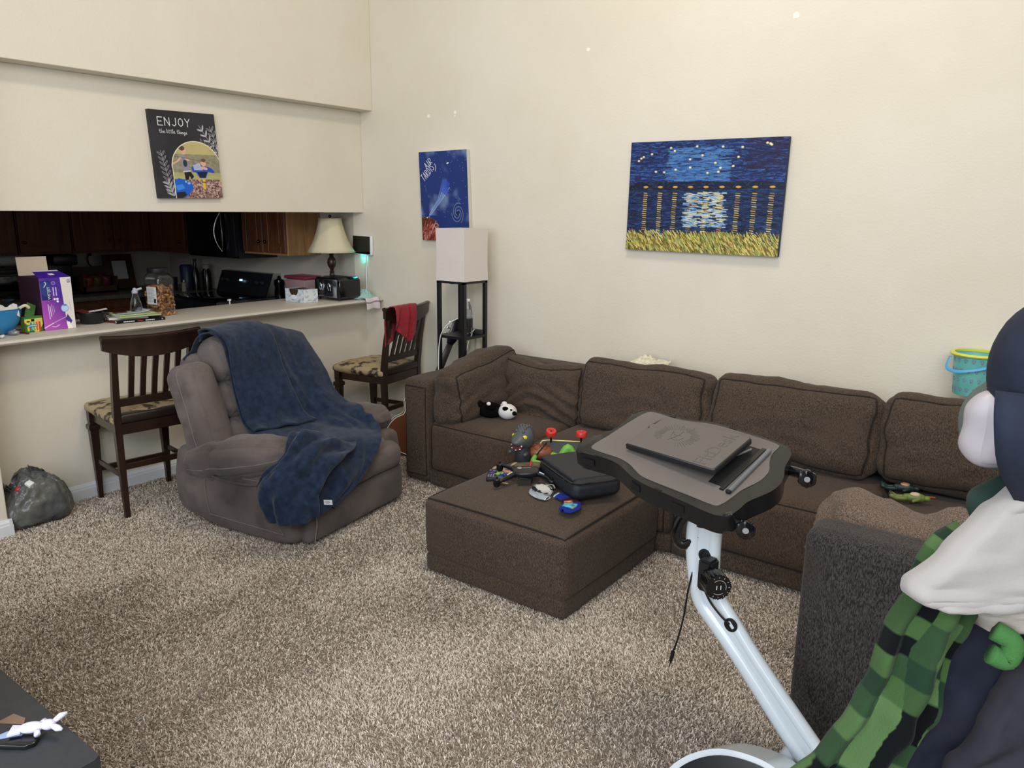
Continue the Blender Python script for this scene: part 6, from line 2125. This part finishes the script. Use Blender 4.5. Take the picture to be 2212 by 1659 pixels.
# night river painting: an everyday brushwork stand-in
W_, H_ = .908, .612
im = Im(560, 380, W_, H_, '1d2c5e')
noisy_dashes(im, 2600, (0, W_, 0, .24), .035, .0042, ['22366a', '2c4f90', '1c2850', '3a619c', '171f40', '28284e'], 0, .12, 1)
noisy_dashes(im, 500, (.25, .60, .04, .22), .04, .005, ['3f6fae', '355f9c', '5785b8'], 0, .12, 2, .7)
noisy_dashes(im, 260, (.70, W_, 0, .16), .035, .005, ['2c2344', '241c36'], 0, .12, 5, .6)
im.poly([(0, .235), (.15, .222), (.3, .226), (.45, .22), (.62, .226), (.8, .222), (W_, .228), (W_, .262), (0, .27)], '151b30', .95)
noisy_dashes(im, 200, (0, W_, .225, .268), .02, .005, ['1c2438', '0f1424', '2c3a50', '24304a'], 0, .5, 6)
noisy_dashes(im, 2600, (0, W_, .265, .55), .034, .0042, ['1b274c', '131a34', '263c68', '2f4c78', '0f1426', '1c3038'], 0, .10, 3)
rq = random.Random(9)
for k in range(24):
    x = .05 + .85 * rq.random(); y = .02 + .17 * rq.random()
    im.ell(x, y, .0075, .0060, 'e0d492', .9); im.ell(x, y, .0035, .003, 'f2ecc8')
for x in [.11 + .092 * k for k in range(9)]:
    im.ell(x, .252, .015, .006, 'd8a23c', .9)
    for q in range(20):
        y = .285 + q * .0115
        if y < .50:
            im.line([(x - .008 - .006 * rq.random(), y), (x + .008 + .006 * rq.random(), y + .002)], .0045, rq.choice(['d9b24e', 'c48a38', 'e6d080', '8a7a3c']), .85)
noisy_dashes(im, 380, (.36, .60, .28, .47), .028, .005, ['8fb4d6', 'c3d6e6', '5f8fc0', 'd8c46a'], 0, .1, 12, .75)
im.poly([(0, H_), (0, .575), (.18, .535), (.40, .505), (.60, .49), (.74, .53), (W_, .58), (W_, H_)], '7c7434', 1)
noisy_dashes(im, 1500, (0, W_, .50, H_), .026, .0045, ['a99c3c', 'c8bc5c', '6a6a2c', '3a3c1c', 'd8cc7c', '8a5c30', '93a86a'], .95, .18, 4)
noisy_dashes(im, 500, (0, W_, .485, .535), .030, .0042, ['1c2a5a', '141c40', '26407c'], 0, .1, 14, .0)
panel('night_water_painting', 'wide unframed painting of blue night sky and water on the back wall', 'painting', (-2.262, 4.168, 2.091), (.914, -.004, -.006), (-.010, 0, -.614), .028, im, mat('canvas_edge', '202c50', .7), .45, .004)

# smaller space painting with hand lettering
W_, H_ = .445, .615
im = Im(300, 415, W_, H_, '1e3270')
im.mix(im.vn(7, 5, 4) * .35, '2a4488'); im.mix(np.clip(im.vn(9, 6, 8) - .62, 0, 1) * 2.2, '8fa6d0')
rq = random.Random(2)
for k in range(60):
    im.ell(rq.uniform(0, W_), rq.uniform(0, .45), .0015, .0015, 'd8e0f0', .8)
im.ell(.27, .085, .011, .005, 'e6ecf6', .9, -.3)
for k in range(7):
    f = k / 6
    im.line([(.065 + .006 * f, .455), (.10 + .03 * f, .40), (.165 + .05 * f, .33 - .01 * f), (.20 + .08 * f, .25)], .004, ['8fb4e4', '5a86d0', 'c3d6f4', '3f66c0'][k % 4], .6)
im.poly([(.19, .27), (.225, .19), (.285, .22), (.25, .31)], '2f4fc0', .75)
im.ell(.055, .458, .006, .006, 'f4e8e0')
for tq in range(3):
    pts = [(.345 + (.012 + .0085 * a) * cos(a + tq * 2.1), .425 + (.014 + .0115 * a) * sin(a + tq * 2.1)) for a in [q * .25 for q in range(22)]]
    im.line(pts, .0032, 'a8b0bc', .55)
im.ell(.345, .425, .012, .014, '1a1c2c', .8)
im.ell(.04, .60, .155, .150, '5a3020', 1); im.ell(.03, .60, .13, .125, '7c2a24', .5)
noisy_dashes(im, 70, (.0, .16, .47, .61), .05, .009, ['9a2c28', '4a3a24', 'a84a3c', '3c2c1c', 'c89080'], 2.1, .3, 8, .75)
im.mix((np.hypot(im.X - .04, im.Y - .60) > .157) * (im.Y > .44) * (im.X < .21) * 1.0 * (np.hypot(im.X - .345, im.Y - .425) > .08), '1e3270')
for a0 in (0,):
    im.line([(.135 + (.003 + .0028 * a) * cos(a), .515 + (.003 + .0034 * a) * sin(a)) for a in [q * .3 for q in range(24)]], .003, 'd0c4bc', .9)
im.ell(.055, .455, .006, .005, 'f4e8e0')
strokes(im, 'AIR', .045, .085, .022, .045, .010, .0034, 'eef0f4', -.66, .0)
strokes(im, 'TARDIS', .010, .165, .017, .052, .0085, .0034, 'eef0f4', -.70, .0)
im.line([(.150, .085), (.158, .11), (.155, .135)], .0034, 'eef0f4')
panel('space_painting', 'small blue space painting with white hand lettering above the shelf lamp', 'painting', (-3.968, 4.166, 2.094), (.446, 0, .006), (.028, 0, -.614), .03, im, mat('bare_canvas_edge', 'c9c4b8', .8), .5, .002)

# photo canvas on the lintel
W_, H_ = .43, .515
im = Im(300, 360, W_, H_, '2b2b2f')
im.mix(np.clip(im.vn(6, 6, 3) - .4, 0, 1) * .6, '4a4a52')
strokes(im, 'ENJOY', .05, .042, .030, .046, .014, .0042, 'e2dfe2')
strokes(im, 'the little things', .052, .112, .0118, .020, .0014, .0017, 'e2dfe2')


def leafspray(x, y, a, n, ln, c, filled):
    for k in range(n):
        px, py = x + cos(a) * ln * k / n, y + sin(a) * ln * k / n
        for sg in (-1, 1):
            b = a + sg * .75
            L_ = .048 * (1 - .3 * k / n)
            cx, cy = px + cos(b) * L_ / 2, py + sin(b) * L_ / 2
            im.ell(cx, cy, L_ / 2, .0052, c, .95, b)
            if not filled:
                im.ell(cx, cy, L_ / 2 - .0028, .0030, '2b2b2f', 1, b)
    im.line([(x, y), (x + cos(a) * ln, y + sin(a) * ln)], .0022, c)


leafspray(.092, .50, -1.75, 9, .27, 'a9a6ac', False)
leafspray(.100, .50, -2.0, 4, .10, 'a9a6ac', True)
leafspray(.42, .235, -2.15, 5, .19, 'b9b6bc', True)
leafspray(.43, .20, -1.9, 4, .13, 'b9b6bc', False)
leafspray(.43, .25, -2.6, 5, .15, '9a979d', False)
# arch photograph
ax0, ax1, ay = .108, .43, .335
arch = [(ax0, H_), (ax0, ay)] + [((ax0 + .166) + .170 * cos(a), ay + .165 * sin(a)) for a in [pi + k * pi / 24 for k in range(25)]] + [(W_, H_)]
mask0 = im.a.copy()
im.poly(arch, 'e9e2c0')
arch2 = [(ax0 + .004, H_), (ax0 + .004, ay)] + [((ax0 + .166) + .165 * cos(a), ay + .160 * sin(a)) for a in [pi + k * pi / 24 for k in range(25)]] + [(W_, H_)]
before = im.a.copy()
im.poly(arch2, 'a8a276')
inside = (np.abs(im.a - before).sum(2) > 1e-6)
n1 = im.vn(60, 60, 5)
sv = im.a.copy()
im.mix((im.Y < .27) * np.clip(im.vn(12, 8, 6), 0, 1) * .8, 'c9b878')
im.mix((im.Y > .25) * (im.Y < .38) * .75, '6f6a5c')
im.mix((im.Y > .25) * (im.Y < .38) * np.clip(n1 * 1.2 - .3, 0, 1), 'a59d8c')
im.mix((im.Y > .36) * (im.Y < .405) * .7, 'b0ae70')
im.mix((im.Y >= .400) * 1.0, '8a6a62')
im.mix((im.Y >= .400) * (im.vn(120, 120, 7, 2) > .52) * .9, 'c4a49c')
im.mix((im.Y >= .400) * (im.vn(130, 130, 9, 2) > .62) * .9, '4c3430')
# children on the play rockers
im.poly([(.108, .41), (.14, .395), (.19, .405), (.225, .425), (.232, .455), (.20, .49), (.17, .512), (.11, .505)], '1f5fc4'); im.poly([(.112, .44), (.16, .43), (.175, .455), (.125, .47)], '3f86e4')
im.poly([(.115, .48), (.17, .475), (.185, .495), (.15, .515), (.115, .515)], '23262e'); im.ell(.205, .425, .010, .007, '9cc4f0', .8); im.ell(.185, .415, .007, .006, '9cc4f0', .8)
im.poly([(.30, .40), (.316, .40), (.318, .46), (.302, .46)], 'e0b52e'); im.rect(.299, .317, .415, .42, '5a4a20')
im.poly([(.232, .33), (.26, .305), (.37, .33), (.39, .355), (.38, .362), (.345, .352), (.325, .392), (.282, .392), (.262, .36), (.238, .352)], '2a4fb4'); im.poly([(.268, .355), (.34, .352), (.322, .39), (.285, .39)], '1c2436')
im.poly([(.245, .315), (.29, .30), (.31, .345), (.25, .345)], 'b9c0d4', .8)
im.ell(.318, .300, .018, .022, 'd8a890'); im.ell(.320, .284, .017, .010, '6a4c3c'); im.line([(.305, .33), (.335, .335)], .016, 'd8a890')
im.poly([(.165, .262), (.20, .258), (.215, .29), (.225, .355), (.185, .362), (.175, .31)], '8a8a9c'); im.ell(.195, .305, .014, .022, '2a3a38'); im.line([(.178, .355), (.225, .35)], .006, 'c8c8d0')
im.line([(.170, .272), (.145, .295), (.108, .312)], .010, 'd8a890'); im.line([(.20, .28), (.222, .286)], .010, 'd8a890')
im.poly([(.182, .36), (.225, .355), (.245, .385), (.225, .402), (.215, .38), (.205, .405), (.185, .405)], '1e1c1e')
im.ell(.192, .232, .017, .022, 'd8a890'); im.ell(.183, .216, .018, .014, '5a4034')
im.line([(.115, .262), (.25, .282), (.36, .30)], .002, '3a3430')
im.a[~inside] = sv[~inside]
panel('photo_canvas', 'dark photo canvas reading ENJOY the little things on the wall above the bar', 'photo canvas', (-4.57, 2.515, 2.258), (0, .428, .010), (0, .024, -.510), .03, im, mat('canvas_dark_edge', '26262a', .6), .5)

# ================================================================ television stand, bottom left
t = thing('media_stand', 'charcoal low media stand in the bottom left corner', 'media stand', (-2.3, .40, 0))
m_ms = mat('charcoal_laminate', '303338', .35, col2='35383e', nscale=30, spec=.5)
bm = BM(); prism(bm, [(-.70, -.25), (.665, -.25), (.68, -.235), (.68, .235), (.67, .25), (-.70, .25)], .455, .5, None, .004, 2); obj('top', bm, m_ms, t, smooth=40)
bm = BM(); bx(bm, -.69, .67, -.24, .24, .02, .455, .01); obj('body', bm, mat('black_laminate', '0e0f11', .35), t)
tv = thing('television', 'black television at the far left edge on the media stand', 'television', (-2.42, .47, .5))
bm = BM(); bx(bm, -.55, .575, -.02, .02, .03, .68, .006); obj('screen_panel', bm, mat('black_glass'), tv)
bm = BM(); bx(bm, .36, .42, -.11, .08, 0, .012, .003); bx(bm, .38, .40, -.012, .012, .01, .05); obj('stand_foot', bm, mat('black_plastic'), tv, smooth=30)
bm = BM(); bx(bm, -.42, -.36, -.11, .08, 0, .012, .003); bx(bm, -.40, -.38, -.012, .012, .01, .05); obj('stand_foot', bm, mat('black_plastic'), tv, smooth=30)
t = thing('toy_rabbit', 'small white toy rabbit figure lying on a handheld controller on the media stand', 'toy rabbit', (-1.812, .585, .512), R(50))
m_wt = mat('white_vinyl', 'dcdaf0', .45)
bm = BM(); ball(bm, (0, 0, .012), (.028, .015, .012), 16, 10); ball(bm, (.035, 0, .014), (.016, .013, .012), 14, 10)
prism(bm, [(-.045, -.018), (-.02, -.012), (-.02, .012), (-.045, .018)], .004, .014, None, .003); obj('body', bm, m_wt, t, smooth=60)
for sy in (-1, 1):
    bm = BM(); tube(bm, [(.045, sy * .006, .016), (.058, sy * .018, .022), (.07, sy * .022, .025)] if sy > 0 else [(.045, -.006, .014), (.06, -.016, .012), (.070, -.02, .010)], [.006, .0075, .003], 10); obj('ear', bm, m_wt, t, smooth=180)
    bm = BM(); tube(bm, [(.015, sy * .012, .01), (.02, sy * .026, .008)], [.006, .007], 8); obj('arm', bm, m_wt, t, smooth=180)
t = thing('handheld_controller', 'black handheld controller with a pale blue face beside the television', 'controller', (-1.825, .545, .5), R(38))
bm = BM(); prism(bm, [(-.055, -.02), (.045, -.024), (.062, -.012), (.060, .008), (.04, .016), (-.055, .018)], 0, .012, None, .003); obj('body', bm, mat('gloss_black_plastic'), t)
bm = BM(); prism(bm, [(-.055, -.012), (.018, .012), (.02, .020), (-.02, .024)], .0122, .014); obj('pale_face', bm, mat('pale_blue_face', '9fb4dc', .3), t, smooth=0)
bm = BM(); prism(bm, [(-.045, -.02), (.012, .018), (-.01, .03), (-.05, .02)], 0, .0012, TM((-1.885, .572, .5005))); tag(obj('paper_triangle', bm, mat('kraft_paper', '8a7260', .8), smooth=0), 'torn brown paper triangle on the media stand behind the white rabbit', 'paper')

# ================================================================ coat stand with caps and clothes at the right edge
S0 = V((0, 1.25, 0)); Sr = V((.8, .599, 0)).normalized(); Sf = V((-.599, .8, 0)).normalized()


def H(a, z, d=0):
    return S0 + Sr * a + Sf * d + V((0, 0, z))


cs = thing('coat_stand', 'black metal coat stand holding caps and clothes at the right edge', 'coat stand', H(.14, 0, .03))
o_ = V(cs.location)
bm = BM(); cyl(bm, V((0, 0, .02)), V((0, 0, 1.72)), .014, seg=14); obj('pole', bm, m_blk, cs)
for k in range(4):
    a = k * pi / 2 + .5
    bm = BM(); tube(bm, spline([V((0, 0, .12)), V((.12 * cos(a), .12 * sin(a), .05)), V((.24 * cos(a), .24 * sin(a), .012))], 5), .011, 10); obj('foot', bm, m_blk, cs)
for z, a0, L_ in ((1.60, -.02, 1), (1.50, -.02, 1), (1.36, .0, 1), (1.27, .0, 1)):
    bm = BM(); p1 = H(a0 + .03, z + .02, .03) - o_; tube(bm, spline([V((0, 0, z - .04)), (V((0, 0, z - .03)) + p1) / 2, p1], 5), .006, 8); ball(bm, p1, .010, 10, 8); obj('hook', bm, m_blk, cs)


def cap(label, c, rx, rz_, m, brim_pts, cat='cap', nm='baseball_cap', tilt=0, seam=True):
    t = thing(nm, label, cat, c)
    bm = BM()
    Mx = Matrix(((Sr.x, Sf.x, 0, 0), (Sr.y, Sf.y, 0, 0), (0, 0, 1, 0), (0, 0, 0, 1))) @ Matrix.Rotation(tilt, 4, 'Y')
    bmesh.ops.create_uvsphere(bm, u_segments=32, v_segments=20, radius=1, matrix=Mx @ Matrix.Diagonal((rx, rx * .95, rz_, 1)))
    for v in bm.verts:
        v.co += v.co.normalized() * fbm(v.co, 9) * .004
    cr = obj('crown', bm, m, t, smooth=180)
    if seam:
        bm = BM(); tube(bm, [Mx @ V((rx * 1.004 * cos(a) * .5, -rx * .95 * 1.004 * cos(a) * .87, rz_ * 1.004 * sin(a))) for a in [R(-60 + 150 * k / 20) for k in range(21)]], .0015, 5)
        ball(bm, Mx @ V((0, 0, rz_)), .008, 10, 8); obj('seam', bm, m, cr)
    if brim_pts:
        P = []
        for i in range(14):
            row = []
            f = i / 13
            L0, R0 = V(crow([V((a, z, d)) for a, z, d in brim_pts[0]], f * (len(brim_pts[0]) - 1))), V(crow([V((a, z, d)) for a, z, d in brim_pts[1]], f * (len(brim_pts[1]) - 1)))
            for j in range(14):
                g = j / 13
                q = L0.lerp(R0, g)
                row.append(H(q.x, q.y, q.z - .035 * sin(pi * g)) - V(c))
            P.append(row)
        gridmesh('brim', P, m, t, thick=.006)
    return t


m_nv = mat('navy_cotton', '121828', .85, col2='161e31', nscale=20, bump=700, bstrength=.2)
m_gg = mat('grey_green_wool', '56625c', .9, bump=300, bstrength=.3)
m_bt = mat('pinkish_grey_satin', 'a8a0a4', .45, bump=40, bstrength=.1)
m_dg = mat('dark_green_cotton', '1f352f', .85, bump=400, bstrength=.2)
m_lg = mat('light_grey_fleece', '9c9692', .8, bump=300, bstrength=.2, sheen=.2)
EDGE = H(-.0, 1.5)
cap('navy baseball cap hanging brim down at the right edge', H(-0.04, 1.501, -0.03), .086, .105, m_nv,
    ([(-0.142, 1.484, -0.06), (-0.153, 1.444, -0.085), (-0.134, 1.387, -0.08), (-0.078, 1.319, -0.06)], [(0.021, 1.484, -0.06), (0.005, 1.435, -0.085), (0.004, 1.378, -0.08), (-0.007, 1.315, -0.06)]))
cap('grey green cap with a pale satin lining hanging behind the navy cap', H(-0.055, 1.414, 0.04), .062, .066, m_gg, None, seam=False)
# its lining bulges out below
im_ = Soft(H(-.078, 1.42, -.005), (.118, .07, .105), .05, (.0, .01, 0), Matrix(((Sr.x, Sf.x, 0), (Sr.y, Sf.y, 0), (0, 0, 1))), wr(.010, 9, 3))
bm = BM(); im_.mesh(bm, 20)
bc = bpy.data.objects[[o.name for o in bpy.data.objects if o.get('label', '').startswith('grey green cap')][0]]
lo_ = obj('satin_lining', bm, m_bt, None, smooth=180); lo_.parent = bc; lo_.location = -V(bc.location)
t = thing('green_cap', 'dark green cap wedged between the navy cap and the light grey hood', 'cap', H(-.04, 1.31, .03))
im_ = Soft(H(-.030, 1.308, .02), (.14, .06, .09), .045, (.0, .008, 0), Matrix(((Sr.x, Sf.x, 0), (Sr.y, Sf.y, 0), (0, 0, 1))) @ Matrix.Rotation(R(-28), 3, 'Y'), wr(.006, 9, 6))
bm = BM(); im_.mesh(bm, 18); lo_ = obj('crown', bm, m_dg, t, smooth=180); lo_.location = -V(t.location)


def drapery(name, label, cat, left, right, m, d0=0, bulge=.04, folds=(5, .008), ni=60, nj=50, im=None, seed=0, thick=.008, rough_=.014):
    """cloth hanging between a left and a right outline given as (a, z) rows, with real fold depth"""
    Lp, Rp = [V((a, z, 0)) for a, z in left], [V((a, z, 0)) for a, z in right]
    P, cols = [], []
    for i in range(ni):
        f = i / (ni - 1)
        l, r = crow(Lp, f * (len(Lp) - 1)), crow(Rp, f * (len(Rp) - 1))
        row = []
        for j in range(nj):
            g = j / (nj - 1)
            q = l.lerp(r, g)
            dep = d0 - bulge * sin(pi * min(1, g * .8 + .1)) ** .7 + folds[1] * sin(g * folds[0] * 2 * pi + 2.5 * fbm((f * 2, seed, 0), 1.5)) * min(1, .4 + f) + rough_ * fbm((q.x * 5, q.y * 5, seed), 1.6, 3)
            if g < .06:
                dep += (1 - g / .06) ** 2 * .03
            row.append(H(q.x, q.y, dep))
            if im is not None:
                cols.append(list(im.at((g + .08 * sin(f * 4)) % 1, f)) + [1])
        P.append(row)
    o = gridmesh(name, P, m, thick=thick, cols=cols if im is not None else None)
    if label:
        tag(o, label, cat)
    return o


# light grey hooded garment: a wide triangular fall of cloth
wg = drapery('grey_hoodie', 'light grey hooded top draped over the coat stand above the green blanket', 'hoodie',
             [(-0.091, 1.352), (-0.113, 1.327), (-0.137, 1.299), (-0.172, 1.26), (-0.212, 1.218), (-0.208, 1.202), (-0.179, 1.196)],
             [(0.039, 1.403), (0.048, 1.366), (0.048, 1.329), (0.048, 1.282), (0.039, 1.236), (-0.026, 1.21), (-0.11, 1.19)], m_lg, d0=-.055, bulge=.03, folds=(.9, .008), seed=3, thick=.012, rough_=.006)
drapery('beige_hem', None, None, [(-0.107, 1.184), (-0.101, 1.162), (-0.085, 1.135)], [(0.059, 1.214), (0.059, 1.195), (0.059, 1.176)], mat('beige_fleece', 'a49a92', .9, bump=300, bstrength=.2), d0=-.035, bulge=.02, folds=(1, .004), ni=20, nj=30, seed=6)
hb = bpy.data.objects['beige_hem']; hb.parent = wg
# green pixel-pattern fleece blanket
gi = Im(5, 17, 1, 1, '4f8f45')
rq = random.Random(21)
for j in range(17):
    for i in range(5):
        c = rq.choice(['3c5530', '33492b', '465f38', '1e3324', '14241c', '0b0f10', '0b0f10', '2a4029', '4c663d', '3c5530'])
        gi.a[j, i] = lin(c)
m_gb = mat('green_fleece_print', attr='Col', rough=.95, bump=300, bstrength=.5, sheen=.05, spec=.1)
drapery('fleece_blanket', 'green and black pixel patterned fleece blanket hanging from the coat stand', 'blanket',
        [(-0.119, 1.275), (-0.141, 1.261), (-0.158, 1.24), (-0.17, 1.205), (-0.178, 1.178), (-0.2, 1.128), (-0.217, 1.085), (-0.226, 1.033), (-0.248, 0.98), (-0.281, 0.911), (-0.333, 0.827), (-0.352, 0.682)],
        [(-0.1, 1.268), (-0.081, 1.244), (-0.071, 1.215), (-0.076, 1.186), (-0.1, 1.158), (-0.106, 1.118), (-0.118, 1.07), (-0.131, 1.021), (-0.144, 0.963), (-0.163, 0.912), (-0.178, 0.827), (-0.178, 0.682)], m_gb, d0=.0, bulge=.035, folds=(1.7, .016), ni=170, nj=120, im=gi, seed=2, thick=.010)
bm = BM(); tube(bm, spline([H(-.090, 1.150, -.055), H(-.070, 1.138, -.065), H(-.074, 1.112, -.065), H(-.094, 1.118, -.06)], 5), .014, 12)
rl = obj('rolled_corner', bm, mat('bright_green_fleece', '3a6a34', .95, bump=300, bstrength=.5), None, smooth=180); rl.parent = bpy.data.objects['fleece_blanket']
# dark garments below
drapery('navy_jacket', 'dark navy jacket hanging below the light grey hood at the right edge', 'jacket',
        [(-.075, 1.155), (-.085, 1.10), (-.10, 1.05), (-.115, 1.0), (-.13, .94), (-.15, .888), (-.17, .80), (-.18, .60)],
        [(.14, 1.18), (.14, 1.10), (.14, 1.04), (.16, .96), (.16, .92), (.16, .87), (.16, .78), (.16, .60)], mat('dark_navy_cloth', '0e1220', .85, col2='151b2e', nscale=8, bump=400, bstrength=.2), d0=.03, bulge=.05, folds=(2.2, .014), seed=9, thick=.01)
drapery('grey_trousers', 'dark grey trousers hanging in front of the navy jacket at the bottom right corner', 'trousers',
        [(-0.042, 1.111), (-0.06, 1.056), (-0.088, 1.001), (-0.115, 0.946), (-0.134, 0.854), (-0.143, 0.688)], [(0.06, 1.13), (0.06, 1.056), (0.06, 1.001), (0.06, 0.946), (0.06, 0.854), (0.06, 0.688)], mat('charcoal_cloth', '23222b', .9, bump=400, bstrength=.2), d0=-.06, bulge=.03, folds=(1.6, .01), seed=12)
